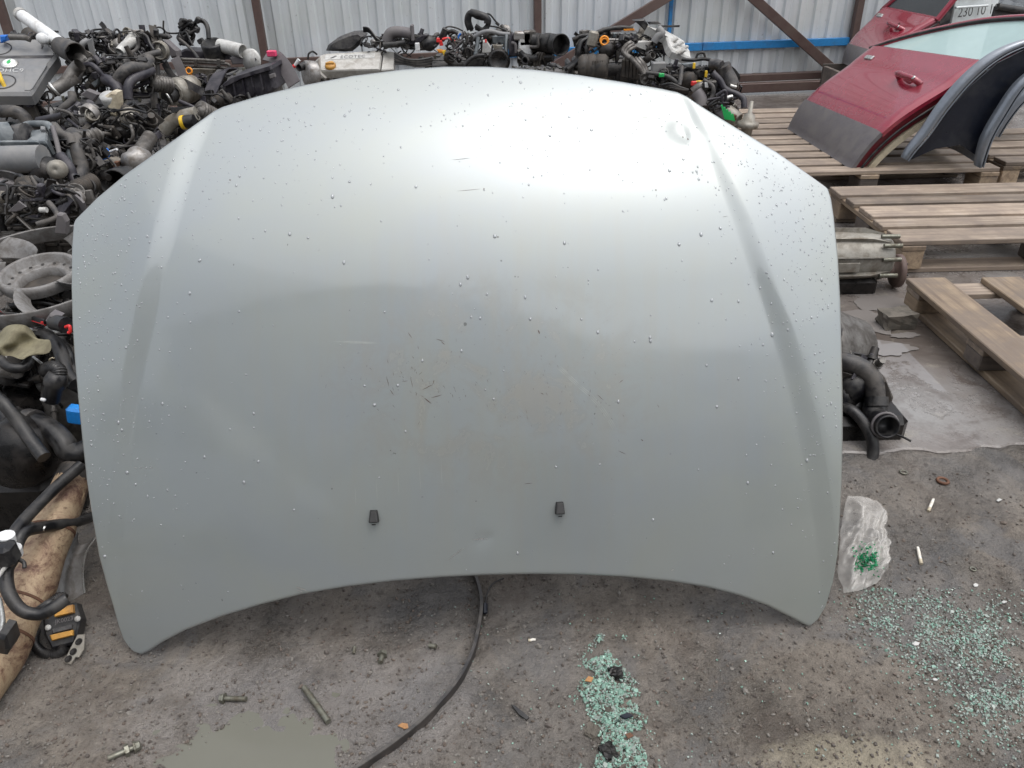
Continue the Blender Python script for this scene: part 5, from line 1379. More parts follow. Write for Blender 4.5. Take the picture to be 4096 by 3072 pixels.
hose(D_, [DP(-300, 330, .0), DP(0, 315), DP(120, 280), DP(350, 270), DP(460, 225), DP(720, 225), DP(780, 260), DP(830, 330)], .012, 'airbox_plastic', 'rim_moulding', 10)
MB().tube(crom([DP(-350, 800, -.0), DP(300, 780, 0), DP(690, 770, 0)], 3), .044, 16).build('lower_roll', 'cover_plastic', ab)
m = MB(); m.lathe(DP(720, 790, -.03), dp_.n + V(1, 0, 0), [(.05, -.05), (.05, 0), (.03, .02), (.0001, .02)], 16); m.build('throttle_body', 'oily_metal', D_)
hose(D_, pts(zD, [(840, 260, 2.8), (960, 400, 2.76), (1100, 450, 2.72), (1150, 560, 2.7)]), .019, 'dusty_rubber', 'coolant_hose', 12)
hose(D_, pts(zD, [(1140, 380, 2.78), (1220, 480, 2.74), (1230, 640, 2.7), (1280, 850, 2.68), (1280, 1000, 2.66), (1190, 1120, 2.62)]), .0245, 'dusty_rubber', 'coolant_hose', 14)
hose(D_, pts(zD, [(1120, 540, 2.72), (1130, 700, 2.7), (1190, 880, 2.68)]), .016, 'airbox_plastic', 'coolant_hose', 12)
m = MB(); m.lathe(P(zD, 1200, 1110, 2.58), V(.5, -.6, -.7), [(.022, 0), (.024, .02), (.018, .03), (.0001, .03)], 14); m.build('hose_end', 'bright_metal', D_)
hose(D_, pts(zD, [(830, 260, 2.7), (900, 520, 2.66), (960, 760, 2.62), (1060, 800, 2.6), (1150, 1050, 2.58)]), .008, 'cladding', 'wiring_loom')
hose(D_, pts(zD, [(960, 730, 2.6), (1090, 900, 2.56), (1150, 1050, 2.55), (1240, 1250, 2.52)]), .017, 'purple_plastic', 'coolant_hose')
hose(D_, pts(zD, [(820, 900, 2.55), (780, 1000, 2.54), (860, 1060, 2.52), (960, 1080, 2.52)]), .016, 'dusty_rubber', 'coolant_hose')
m = MB(); m.lathe(P(zD, 890, 940, 2.5), V(.2, -1, .2), [(.03, -.02), (.03, 0), (.02, .01), (.01, .012), (.0001, .006)], 16); m.build('sensor', 'gearbox_alloy', D_)
ribbon(D_, pts(zD, [(0, 1010, 2.48), (200, 1040, 2.46), (380, 1110, 2.44), (500, 1200, 2.42), (660, 1270, 2.4)]), .03, .006, V(0, -.4, 1), 'dark_plastic', 'belt_strap')
hose(D_, pts(zD, [(420, 1130, 2.42), (560, 1210, 2.4), (650, 1270, 2.38), (650, 1400, 2.36)]), .017, 'purple_plastic', 'coolant_hose')
hose(D_, pts(zD, [(660, 1280, 2.36), (740, 1190, 2.38), (860, 1130, 2.4)]), .009, 'dusty_rubber', 'vacuum_hose')
MB().slab(pts(zD, [(-60, 1110), (420, 1200), (420, 1290), (-60, 1300)], 2.44), .05, .008).build('cross_member', 'cladding', D_)
MB().slab(pts(zD, [(760, 1235), (860, 1240), (862, 1420), (780, 1420)], 2.36), .012, .002).build('label_tag', 'white_plastic', D_)
ribbon(D_, pts(zD, [(700, 1290, 2.36), (860, 1340, 2.34), (1150, 1400, 2.3), (1300, 1500, 2.26), (1380, 1580, 2.24)]), .055, .006, V(0, -.3, 1), 'cladding', 'bracket_plate')
MB().slab(pts(zD, [(120, 1600), (280, 1440), (410, 1520), (330, 1600)], 2.3), .008, .002).build('torn_gasket', 'cladding', D_)
m = MB(); m.lathe(P(zD, 50, 1370, 2.34), V(.1, -1, .2), [(.018, 0), (.018, .01), (.0001, .012)], 14); m.build('round_plug', 'gearbox_alloy', D_)
hose(D_, pts(z5, [(420, 90, 2.2), (470, 150, 2.18), (490, 220, 2.16), (320, 280, 2.14)]), .008, 'dusty_rubber', 'vacuum_hose')
MB().slab(pts(z5, [(490, 190), (540, 200), (575, 260), (570, 370), (470, 360), (480, 270)], 2.14), .02, .003).build('flap', 'cladding', D_)
m = MB(); m.cyl(P(z5, 345, 155, 2.15), P(z5, 405, 155, 2.15), .008, n=10); m.build('cable_end', 'pale_grey_plastic', D_)
MB().slab(pts(z5, [(70, 170), (160, 80), (225, 130), (140, 170)], 2.2), .006, .001).build('torn_gasket', 'cladding', D_)
zclutter(D_, zD, 0, 760, 900, 1250, 2.56, 71, 5, 12, 90)
zclutter(D_, zD, 720, 1350, 560, 1300, 2.66, 72, 6, 16, 130)
zclutter(D_, z5, 0, 600, 0, 320, 2.26, 73, 6, 14, 110, cols=('rubber', 'black_plastic', 'oily_metal'))

# ---- radiator fan lying on the lower left engine ------------------------------------
fc = P(z5, 330, 680, 1.98)
fan = thing('radiator_fan', 'dusty grey radiator fan with open hub ring lying flat, left edge', 'fan', fc - V(0, 0, .05))
fn = V(0.02, -.16, 1).normalized(); fa = (V(1, 0, 0) - fn * fn.x).normalized(); fb = fn.cross(fa)
def FP(r, a, h=0.0): return fc + fa * (r * math.cos(a)) + fb * (r * math.sin(a)) + fn * h
def frad(k): return k * math.pi / 180
m = MB(); m.lathe(fc, fn, [(.100, -.03), (.104, -.012), (.102, .0), (.094, .003), (.088, 0), (.087, -.022), (.072, -.026), (.068, -.024), (.060, -.026), (.058, -.05)], 40); m.build('hub', 'fan_plastic', fan)
MB().lathe(fc - fn * .05, fn, [(.058, 0), (.04, .004), (.02, .002), (.0001, .004)], 24).build('motor_face', 'cast_iron', fan)
hl = MB()
for k in range(16): hl.lathe(FP(.079, frad(k * 22.5), -.0225), fn, [(.0045, 0), (.0001, .0006)], 8)
hl.build('hub_holes', 'black_plastic', fan, kind='stuff')
for k in range(7):
    a0 = frad(k * 360 / 7 + 10); A = []
    for i in range(7):
        r = .100 + .130 * i / 6; sw = .35 * (i / 6) ** 1.2; row = []
        for q in range(6):
            a = a0 + sw + (q / 5) * (.20 + .12 * (i / 6)); row.append(FP(r, a, .012 - .034 * q / 5 + .004 * math.sin(q)))
        A.append(row)
    m = MB(); m.grid(A); m.grid([[p - fn * .003 for p in r] for r in A]); 
    m.grid([A[0], [p - fn * .003 for p in A[0]]]); m.grid([A[-1], [p - fn * .003 for p in A[-1]]])
    m.grid([[r[0] for r in A], [r[0] - fn * .003 for r in A]]); m.grid([[r[-1] for r in A], [r[-1] - fn * .003 for r in A]])
    m.build('blade', 'fan_plastic', fan)
m = MB(); m.lathe(fc, fn, [(.232, .012), (.236, .014), (.238, .010), (.238, -.03), (.234, -.032), (.232, -.028), (.232, .012)], 56); m.build('outer_ring', 'fan_plastic', fan)

# ---- E: lowest left engine ------------------------------------------------------------
c = at(20, 420, 1.72)
E_ = floor_T('oily black engine low at the left edge beside the bonnet, with cut hoses', c.x, 1.75)
engine_core(E_, XF((c.x - .10, 1.90, 0), .0, .68), 6, alt=False)
hose(E_, pts(zH, [(400, 210, 1.78), (500, 250, 1.74), (600, 360, 1.70), (640, 480, 1.66), (690, 640, 1.62), (770, 730, 1.60)]), .0165, 'rubber', 'coolant_hose', 14)
hose(E_, pts(zH, [(540, 210, 1.80), (620, 280, 1.77), (700, 420, 1.72), (740, 560, 1.70), (770, 660, 1.68)]), .011, 'rubber', 'coolant_hose', 12)
hose(E_, pts(zH, [(230, 120, 1.84), (310, 170, 1.8), (400, 210, 1.78), (450, 235, 1.765)]), .017, 'bright_metal', 'hose_crimp', 14)
hose(E_, pts(zH, [(500, 180, 1.83), (545, 215, 1.8), (590, 250, 1.785)]), .013, 'bright_metal', 'hose_crimp', 14)
hose(E_, pts(zH, [(-60, 840, 1.50), (60, 950, 1.48), (200, 1130, 1.46), (320, 1310, 1.43), (450, 1480, 1.40)]), .0150, 'rubber', 'cut_hose', 14)
hose(E_, pts(zH, [(-60, 1080, 1.56), (120, 1090, 1.55), (280, 1110, 1.54), (400, 1140, 1.52), (540, 1220, 1.50), (650, 1330, 1.48), (690, 1400, 1.47), (780, 1440, 1.47), (900, 1400, 1.48)]), .0255, 'rubber', 'charge_hose', 18)
m = MB(); m.cyl(P(zH, 285, 1110, 1.54), P(zH, 370, 1130, 1.525), .031, n=20); m.build('rubber_joint', 'dusty_rubber', E_)
hose(E_, pts(zH, [(470, 590, 1.60), (540, 570, 1.58), (600, 600, 1.57), (600, 680, 1.56)]), .017, 'rubber', 'corrugated_sleeve', 14, rib=.10)
m = MB(); m.lathe(P(zH, 570, 700, 1.555), V(-.45, -.25, -1), [(.0001, -.02), (.02, -.02), (.026, 0), (.024, .012), (.020, .015), (.020, .05), (.016, .055), (.0001, .055)], 16); m.build('plug_connector', 'black_plastic', E_)
hose(E_, pts(zH, [(470, 560, 1.60), (400, 500, 1.61), (340, 455, 1.63)]), .003, 'bright_metal', 'wire')
MB().box(P(zH, 440, 890, 1.52), (.012, .008, .007), Matrix.Rotation(.4, 3, 'Y'), .002).build('clip', 'white_plastic', E_)
m = MB(); m.torus(P(zH, 545, 500, 1.66), V(.1, -1, .2), .009, .002); m.build('ring', 'cream', E_)
# olive cloth wrap
random.seed(5)
cl_ = [[(-40, 250), (60, 130), (220, 115), (330, 170)], [(-40, 290), (100, 210), (260, 210), (400, 280)], [(-40, 340), (120, 300), (280, 300), (500, 290)], [(-40, 380), (110, 370), (260, 380), (490, 400)], [(0, 440), (110, 440), (230, 470), (300, 430)]]
Acl = [[P(zH, x + jit(12), y + jit(10), 1.66 + .02 * math.sin(i * 1.7 + j_ * 2.1) - .02 * i) for j_, (x, y) in enumerate(r)] for i, r in enumerate(cl_)]
def refine(A, k=5):
    A = [crom(r, k) for r in A]; return [list(x) for x in zip(*[crom(list(cx), k) for cx in zip(*A)])]
m = MB(); RA = refine(Acl); m.grid(RA); m.build('cloth_wrap', 'olive_cloth', E_)
hose(E_, pts(zH, [(-40, 420, 1.6), (40, 520, 1.58), (140, 570, 1.57), (260, 550, 1.58), (300, 480, 1.6)]), .012, 'rubber', 'vacuum_hose')
# loom above it with red wires
for k in range(8):
    hose(E_, pts(zH, [(-30, 10 - k * 9, 1.82), (130, 10 + k * 8, 1.80), (300, 40 + k * 6, 1.77), (460, 80 + k * 7, 1.74)]), .0032, 'wire_black' if k != 6 else 'red', 'wire', 6)
hose(E_, pts(zH, [(220, 100, 1.8), (330, 88, 1.78), (450, 100, 1.74)]), .004, 'red', 'wire')
MB().slab(pts(zH, [(455, 90), (500, 20), (600, 60), (560, 110), (530, 150)], 1.72), .03, .004).build('loom_wrap', 'cladding', E_)
MB().cyl(P(zH, 560, 100, 1.73), P(zH, 680, 130, 1.70), .020, n=16).build('loom_socket', 'black_plastic', E_)
hose(E_, pts(zH, [(670, 150, 1.69), (710, 140, 1.685), (715, 200, 1.68), (695, 205, 1.68)]), .004, 'red', 'wire')
MB().box(P(zH, 785, 1040, 1.55), (.04, .03, .045), Matrix.Rotation(.2, 3, 'Y'), .006).build('blue_connector', 'bright_blue', E_)
hose(E_, pts(zH, [(-40, 1200, 1.5), (60, 1225, 1.5), (180, 1215, 1.5)]), .004, 'bright_metal', 'wire')
MB().box((at(0, 450, 1.66).x - .08, 1.80, .12), (.36, .28, .24), None, .03).build('gearbox_case', 'oily_metal', E_)
MB().box((at(0, 480, 1.46).x - .10, 1.56, .085), (.42, .20, .17), None, .03).build('differential_case', 'oily_metal', E_)
MB().lathe(P(zH, 150, 1480, 1.45), V(.1, -1, .2), [(.0001, .03), (.03, .03), (.075, .01), (.085, -.02), (.085, -.08)], 24).build('side_cover', 'oily_metal', E_)
zclutter(E_, zH, 0, 760, 320, 1050, 1.72, 81, 6, 12, 90, cols=('rubber', 'oily_metal', 'black_plastic'))
zclutter(E_, zH, 0, 760, 0, 330, 1.86, 82, 4, 10, 50, cols=('rubber', 'oily_metal', 'black_plastic'))

# ---- rusty exhaust shield with loom, bottom left -------------------------------------
ex = thing('exhaust_pipe', 'rusty tan exhaust pipe with heat shield slanting down, bottom left corner', 'exhaust', G(z6, 0, 1560))
xa, xm, xb = P(z6, 345, 600, 1.40), P(z6, 160, 1070, 1.20), P(z6, -60, 1500, 1.03)
xb.z = max(xb.z, .046); ad = (xb - xa)
xq = [xa - (xm - xa) * .25, xa, xa.lerp(xm, .5), xm, xm.lerp(xb, .5), xb, xb + (xb - xm) * .4]
xq[-1].z = max(.046, xq[-1].z)
xc = crom(xq, 5)
MB().tube(xc, [.035 + .022 * min(1, i / 24) + .002 * math.sin(i * .9) * (i > 8) for i in range(len(xc))], 30).build('pipe', 'heat_shield', ex)
sdv = ad.cross(V(0, -.6, 1)).normalized()
for s in (-1, 1):
    _rib(ex, [p + sdv * (.038 * s) for p in crom(xq[1:3], 3)], .005, .003, sdv, 'heat_shield', 'seam_flange')
for k_ in (9, 17, 21):
    MB().tube([xc[k_].lerp(xc[k_ + 1], .2), xc[k_].lerp(xc[k_ + 1], .5)], .038 + .022 * min(1, k_ / 24), 30).build('weld_band', 'rust', ex)
MB().tube([xa - (xm - xa) * .28, xa + (xm - xa) * .02], [.037, .0385], 24).build('collar', 'cast_iron', ex)
lm = thing('wiring_harness', 'black taped wiring harness draped over the rusty exhaust pipe', 'wiring harness', P(z6, 60, 900, 1.2))
hose(lm, pts(z6, [(415, 460, 1.42), (300, 560, 1.36), (170, 690, 1.28), (90, 780, 1.22), (40, 870, 1.18), (-20, 930, 1.15)]), .0125, 'rubber', 'loom_branch', 12)
hose(lm, pts(z6, [(470, 725, 1.42), (380, 750, 1.34), (230, 775, 1.27), (130, 800, 1.22), (90, 860, 1.19), (70, 930, 1.16), (35, 1000, 1.13), (45, 1110, 1.09), (110, 1200, 1.07), (200, 1220, 1.07), (270, 1190, 1.08), (340, 1140, 1.10)]), .0125, 'rubber', 'loom_branch', 12)
hose(lm, pts(z6, [(190, 1205, 1.08), (250, 1165, 1.09), (275, 1165, 1.1)]), .008, 'rubber', 'loom_branch', 10)
MB().tube(pts(z6, [(125, 755), (230, 785)], 1.255), .006, 8).build('cable_tie', 'bright_metal', lm)
for x, y in ((70, 900), (35, 835)): MB().tube(pts(z6, [(x - 4, y - 18), (x + 4, y + 18)], 1.16), .0155, 12).build('white_tape', 'white_plastic', lm)
MB().box(P(z6, 15, 910, 1.14), (.05, .04, .05), None, .008).build('connector', 'black_plastic', lm)
hose(lm, pts(z6, [(80, 935, 1.15), (120, 955, 1.14), (125, 985, 1.13)]), .004, 'rubber', 'cable_tie')
hose(lm, pts(z6, [(55, 950, 1.14), (20, 990, 1.12), (-10, 1030, 1.1)]), .004, 'pale_grey_plastic', 'wire')
hose(lm, pts(z6, [(-10, 1140, 1.06), (10, 1250, 1.04), (5, 1340, 1.02)]), .006, 'bright_metal', 'wire')
MB().slab(pts(z6, [(-15, 1330), (25, 1340), (45, 1410), (30, 1440), (-15, 1430)], 1.0), .04, .006).build('rubber_boot', 'black_plastic', lm)
# sheet metal shell behind
sh = thing('sheet_shell', 'curved dark sheet metal shell on the ground between exhaust and bonnet', 'metal shell', G(z6, 360, 1100))
Lp = [(395, 800), (345, 880), (310, 960), (290, 1040), (270, 1112)]; Rp = [(490, 830), (447, 890), (427, 960), (424, 1040), (432, 1112)]
yb = G(z6, 350, 1112).y; A = []
for k in range(5):
    f = k / 4; a, b_ = P(z6, *Lp[k], yb + .10 - .09 * f), P(z6, *Rp[k], yb + .06 - .06 * f)
    A.append([a.lerp(b_, q / 8) + V(0, -.035 * math.sin(math.pi * q / 8), 0) for q in range(9)])
A = [list(r) for r in zip(*[crom(list(cx), 4) for cx in zip(*A)])]
m = MB(); m.grid(A); m.grid([[p + V(0, .003, -.001) for p in r] for r in A]); m.build('shell', 'pale_grey_plastic' if False else 'aluminium', sh)
MB().tube([r[-1] for r in A], .0025, 6).build('rolled_edge', 'bright_metal', sh)
# relay block with amber locks and bracket on the ground
rl = thing('fuse_box', 'small black fuse box with amber locking tabs lying beside the exhaust', 'fuse box', G(z6, 310, 1400))
fz = .05
rp_ = plane3(on(*z6(200, 1440), .01), on(*z6(400, 1380), .015), on(*z6(300, 1150), .075))
def RP(x, y, o=0.0): return rp_(*z6(x, y)) + rp_.n * o
MB().slab([RP(215, 1250), RP(270, 1170), RP(385, 1160), RP(410, 1240), RP(380, 1370), RP(265, 1400), RP(225, 1330)], -rp_.n * .035, .004).build('housing', 'black_plastic', rl)
MB().slab([RP(275, 1200, .012), RP(380, 1175, .012), RP(384, 1215, .012), RP(290, 1238, .012)], -rp_.n * .014, .002).build('locking_tab', 'amber', rl)
MB().slab([RP(262, 1330, .010), RP(378, 1303, .010), RP(378, 1330, .010), RP(272, 1358, .010)], -rp_.n * .012, .002).build('locking_tab', 'amber', rl)
MB().slab([RP(270, 1300, .008), RP(372, 1275, .008), RP(374, 1296, .008), RP(272, 1322, .008)], -rp_.n * .01, .002).build('rib', 'dark_plastic', rl)
text(rl, 'JK0023', RP(285, 1272, .002), RP(380, 1250) - RP(285, 1272), RP(285, 1200) - RP(285, 1272), .012, 'cladding', 'lettering', 0, .002)
for x, y in ((248, 1290), (398, 1245)): MB().lathe(RP(x, y, .001), rp_.n, [(.006, 0), (.006, .003), (.0001, .004)], 8).build('screw', 'pale_grey_plastic', rl)
hose(rl, [RP(340, 1150, .01), RP(310, 1140, .012), RP(260, 1185, .015), RP(200, 1210, .02)], .011, 'rubber', 'corrugated_sleeve', 12, rib=.1)
hose(rl, [RP(180, 1300, .0), RP(165, 1370, -.01), RP(215, 1420, -.01), RP(290, 1420, -.005), RP(330, 1390, .0)], .010, 'rubber', 'corrugated_sleeve', 12, rib=.08)
bk = MB(); bpn = plane3(on(*z6(330, 1470), .006), on(*z6(380, 1475), .006), on(*z6(420, 1320), .03))
bk.slab([bpn(*z6(x, y)) for x, y in ((325, 1468), (350, 1410), (395, 1325), (432, 1322), (425, 1400), (400, 1440), (382, 1440), (360, 1478))], -bpn.n * .004, .001)
bk = bk.build('steel_bracket', 'gearbox_alloy'); tag(bk, 'small zinc bracket with three holes beside the fuse box', 'bracket')
for x, y in ((403, 1362), (375, 1413), (350, 1450)): MB().lathe(bpn(*z6(x, y)) + bpn.n * .0006, bpn.n, [(.0075, .0004), (.006, .0008), (.005, .0003), (.0001, 0)], 12).build('bolt_hole', 'oily_metal', bk)

# ================================================================== BACK ROW OF ENGINES
def back(label, px, py, Y, rz, s, seed, top='dark_plastic', skip=(), alt=True):
    c = at(px, py, Y); T = floor_T(label, c.x, Y)
    engine_core(T, XF((c.x, Y + .30, 0), rz, s * .95), seed, top, alt, skip); return T
# F: silver cover
F_ = back('engine with a pale silver valve cover and brass filler cap, behind the bonnet', 345, 60, 5.6, 0.02, .98, 7, skip=('cover',))
fp_ = plane3(P(z2, 560, 620, 5.45), P(z2, 1070, 600, 5.45), P(z2, 800, 450, 5.62))
def FPp(x, y, o=0.0): return fp_(*z2(x, y)) + fp_.n * o
vc = MB().slab([FPp(540, 610), FPp(1070, 598), FPp(1096, 430), FPp(820, 448), FPp(600, 462), FPp(545, 480), FPp(530, 560)], -fp_.n * .06, .008).build('valve_cover', 'silver_cover', F_)
MB().slab([FPp(1080, 600, -.004), FPp(1190, 590, -.004), FPp(1192, 440, -.004), FPp(1104, 432, -.004)], -fp_.n * .06, .006).build('cam_sensor_cover', 'silver_cover', F_)
MB().slab([FPp(596, 518, .002), FPp(1026, 500, .002), FPp(1028, 462, .002), FPp(596, 480, .002)], -fp_.n * .003, .001).build('name_plate', 'pale_grey_plastic', vc)
text(vc, 'ECOTEC', FPp(728, 508, .0035), FPp(1000, 497) - FPp(728, 508), FPp(728, 400) - FPp(728, 508), .040, 'print_grey', 'lettering', 0, .001, 1.15)
MB().slab([FPp(640, 505, .004), FPp(690, 484, .004), FPp(700, 488, .004), FPp(655, 508, .004)], -fp_.n * .001).build('emblem_mark', 'print_grey', vc)
m = MB(); m.lathe(FPp(645, 575), fp_.n, [(.036, 0), (.036, .012), (.03, .02), (.0001, .022)], 20); cpx = m.build('filler_cap', 'amber', vc)
MB().box(FPp(645, 575, .026), (.058, .012, .012), None, .003).build('grip', 'amber', cpx)
m = MB(); m.lathe(P(z2, 440, 640, 5.4), V(-.9, -.7, .1), [(.08, -.06), (.085, 0), (.06, .01), (.0001, .012)], 22); m.build('timing_wheel', 'aluminium', F_)
MB().slab(pts(z2, [(470, 690), (480, 560), (540, 500), (545, 620), (600, 680)], 5.42), .06, .008).build('timing_cover', 'silver_cover', F_)
m = MB(); m.pipe(pts(z2, [(430, 560, 5.42), (400, 575, 5.40), (370, 585, 5.37)]), .024, .004, 16); m.build('hose_stub', 'rubber', F_)
hose(F_, pts(z2, [(450, 510, 5.4), (455, 465, 5.4), (490, 445, 5.42), (525, 470, 5.45)]), .006, 'wire_black', 'wire')
ac_ = pts(z2, [(600, 440), (620, 390), (700, 330), (820, 285), (900, 280), (940, 310), (880, 400), (830, 445), (760, 450)], 5.72)
MB().slab(ac_, .14, .02).build('air_duct', 'dark_plastic', F_)
ribbon(F_, pts(z2, [(925, 255, 5.7), (980, 265, 5.7), (1050, 350, 5.66), (1110, 385, 5.64)]), .04, .006, V(0, -.6, 1), 'black_plastic', 'cable_duct')
hose(F_, pts(z2, [(1130, 360, 5.6), (1160, 290, 5.6), (1230, 275, 5.6), (1340, 290, 5.6)]), .035, 'cladding', 'resonator', 16)
MB().box(P(z2, 1352, 282, 5.6), (.02, .07, .10), None, .006).build('flange', 'cladding', F_)
hose(F_, pts(z2, [(1100, 390, 5.55), (1180, 385, 5.55), (1290, 370, 5.55)]), .02, 'rubber', 'coolant_hose')
MB().slab(pts(z2, [(1300, 380), (1460, 295), (1490, 300), (1390, 400)], 5.6), .06, .008).build('bracket', 'purple_plastic', F_)
MB().box(P(z2, 1395, 405, 5.52), (.03, .02, .05), None, .004).build('label_tag', 'white_plastic', F_)
m = MB(); m.lathe(P(z2, 1490, 370, 5.6), V(0, -1, .2), [(.05, -.04), (.05, 0), (.0001, .005)], 16); m.build('dark_pot', 'black_plastic', F_)
for k in range(6):
    hose(F_, pts(z2, [(1200, 460 + k * 18, 5.5), (1290, 510 + k * 9, 5.46), (1400, 520 + k * 11, 5.46), (1520, 500 + k * 13, 5.5)]), .010 - k * .0008, 'dusty_rubber' if k % 2 else 'wire_black', 'hose')
zclutter(F_, z2, 920, 1560, 330, 560, 5.58, 91, 6, 18, 90)
# pink handled tool lying against it
tl = thing('hand_tool', 'small pink handled tool standing by the silver engine', 'tool', P(z2, 320, 600, 5.2))
MB().tube(pts(z2, [(290, 612), (335, 565)], 5.2), .011, 8).build('handle', 'red', tl)
MB().tube(pts(z2, [(335, 565), (372, 515)], 5.2), [.008, .012], 8).build('shaft', 'white_plastic', tl)

# G: engine with big coil of loom
G_ = back('engine heaped with coiled black wiring and a yellow plug, behind the bonnet top', 462, 60, 5.55, -.05, 1.02, 8)
for k, (dx, dy) in enumerate(((0, 0), (18, 10), (36, 18), (-14, 30), (30, 40))):
    hose(G_, pts(zE, [(640 + dx, 330 + dy, 5.6), (600 + dx, 200 + dy, 5.6), (640 + dx, 100 + dy * .5, 5.6), (760 + dx, 150 + dy, 5.58), (870 + dx, 170 + dy, 5.57), (900 + dx * .4, 270, 5.57), (820 + dx, 350 + dy * .4, 5.56), (720, 330 - dy, 5.56)]), .012, 'wire_black', 'loom_coil', 8)
hose(G_, pts(zE, [(660, 110, 5.6), (780, 140, 5.56), (880, 190, 5.55), (890, 260, 5.55)]), .024, 'black_plastic', 'loom_bundle', 10)
hose(G_, pts(zE, [(860, 135, 5.58), (920, 130, 5.58), (990, 210, 5.58), (1045, 280, 5.58)]), .0055, 'wire_black', 'wire')
MB().box(P(zE, 1035, 268, 5.58), (.028, .02, .018), Matrix.Rotation(.7, 3, 'Y'), .003).build('connector', 'black_plastic', G_)
hose(G_, pts(zE, [(920, 300, 5.58), (1040, 320, 5.58), (1200, 380, 5.56)]), .005, 'wire_black', 'wire')
hose(G_, pts(zE, [(250, 360, 5.5), (330, 310, 5.5), (440, 325, 5.52), (540, 370, 5.54)]), .005, 'wire_black', 'wire')
hose(G_, pts(zE, [(320, 390, 5.52), (400, 375, 5.52), (470, 410, 5.52)]), .013, 'rubber', 'hose')
MB().box(P(zE, 265, 420, 5.5), (.045, .04, .08), Matrix.Rotation(.5, 3, 'Y'), .006).build('connector', 'black_plastic', G_)
MB().box(P(zE, 188, 500, 5.45), (.022, .02, .026), None, .003).build('red_terminal', 'red', G_)
MB().slab(pts(zE, [(195, 520), (235, 500), (260, 580), (210, 585)], 5.45), .03, .004).build('red_cap', 'red', G_)
hose(G_, pts(zE, [(250, 490, 5.46), (330, 475, 5.46), (430, 520, 5.46)]), .008, 'red', 'wire')
MB().slab(pts(zE, [(165, 640), (215, 632), (270, 650), (255, 690), (200, 685)], 5.44), .03, .005).build('yellow_plug', 'orange', G_)
MB().slab(pts(zE, [(240, 660), (290, 640), (302, 690), (270, 730)], 5.43), .02, .004).build('yellow_clip', 'yellow', G_)
hose(G_, pts(zE, [(470, 480, 5.5), (490, 430, 5.5), (510, 405, 5.5)]), .006, 'blue', 'wire')
random.seed(77)
for k in range(16):
    x, y = 520 + jit(170), 560 + jit(120)
    hose(G_, pts(zE, [(x, y, 5.46), (x + jit(70), y + jit(80), 5.42), (x + jit(110), y + jit(110), 5.42), (x + jit(140), y + 130, 5.44)]), .004 + .004 * random.random(), ('wire_black', 'dusty_rubber', 'cladding')[k % 3], 'wire', 6)
MB().slab(pts(zE, [(560, 640), (720, 560), (700, 720), (620, 760)], 5.5), .05, .006).build('bracket', 'dark_plastic', G_)
hose(G_, pts(zE, [(570, 860, 5.35), (640, 780, 5.35), (740, 730, 5.35), (850, 720, 5.35)]), .014, 'black_plastic', 'air_duct')
MB().slab(pts(zE, [(570, 870), (640, 790), (850, 740), (845, 870)], 5.4), .05, .008).build('undertray', 'black_plastic', G_)
hose(G_, pts(zE, [(670, 480, 5.46), (800, 400, 5.45), (930, 375, 5.45), (1080, 410, 5.46), (1200, 420, 5.48)]), .014, 'cover_plastic', 'hose', 10)
hose(G_, pts(zE, [(760, 460, 5.44), (745, 580, 5.42), (715, 720, 5.4)]), .012, 'airbox_plastic', 'pipe')
MB().slab(pts(zE, [(825, 510), (870, 500), (945, 610), (940, 690), (810, 690)], 5.42), .05, .006).build('white_module', 'pale_grey_plastic', G_)
MB().box(P(zE, 868, 515, 5.40), (.012, .01, .02), None, .002).build('red_mark', 'red', G_)
MB().slab(pts(zE, [(940, 440), (1150, 440), (1140, 560), (960, 560)], 5.52), .06, .008).build('coil_pack', 'airbox_plastic', G_)
MB().slab(pts(zE, [(960, 570), (1120, 575), (1100, 650), (985, 650)], 5.44), .04, .006).build('cast_boss', 'gearbox_alloy', G_)
m = MB(); m.lathe(P(zE, 1050, 800, 5.36), V(0, -1, .2), [(.075, -.04), (.075, 0), (.068, .01), (.075, .02), (.05, .022), (.04, .006), (.0001, .006)], 22); m.build('crank_pulley', 'oily_metal', G_)
hose(G_, pts(zE, [(1180, 780, 5.38), (1160, 640, 5.4), (1165, 430, 5.46)]), .012, 'airbox_plastic', 'pipe')
zclutter(G_, zE, 330, 1180, 420, 860, 5.5, 92, 6, 20, 110)

# G2: engine with bellows hose
G2 = back('engine with a wide black bellows air hose pointing right, in front of the brown post', 540, 70, 5.45, .15, .86, 9)
MB().slab(pts(zE, [(1190, 640), (1200, 470), (1240, 400), (1280, 430), (1340, 520), (1330, 740), (1200, 750)], 5.36), .10, .012).build('belt_guard', 'purple_plastic', G2)
hose(G2, pts(zE, [(1240, 540, 5.34), (1290, 560, 5.33), (1300, 680, 5.33)]), .010, 'cladding', 'guard_rim')
for x, y, w_, h_, mt in ((1390, 440, .11, .05, 'aluminium'), (1420, 520, .07, .05, 'pale_grey_plastic'), (1430, 640, .09, .11, 'white_plastic'), (1490, 470, .08, .09, 'dull_aluminium')):
    MB().box(P(zE, x, y, 5.35), (w_, .07, h_), Matrix.Rotation(jit(.1), 3, 'Y'), .008).build('throttle_casting', mt, G2)
hose(G2, pts(zE, [(1320, 440, 5.33), (1340, 390, 5.33), (1420, 405, 5.33), (1470, 400, 5.33)]), .006, 'rust', 'fuel_line')
hose(G2, pts(zE, [(1540, 520, 5.34), (1650, 540, 5.32), (1780, 550, 5.28), (1880, 560, 5.24)]), .052, 'rubber', 'bellows_hose', 24, k=8, rib=.07)
m = MB(); m.pipe(pts(zE, [(1850, 555, 5.25), (1900, 563, 5.22), (1940, 570, 5.19)]), [.055, .062, .066], .008, 26, depth=.16); m.build('bellows_mouth', 'rubber', G2)
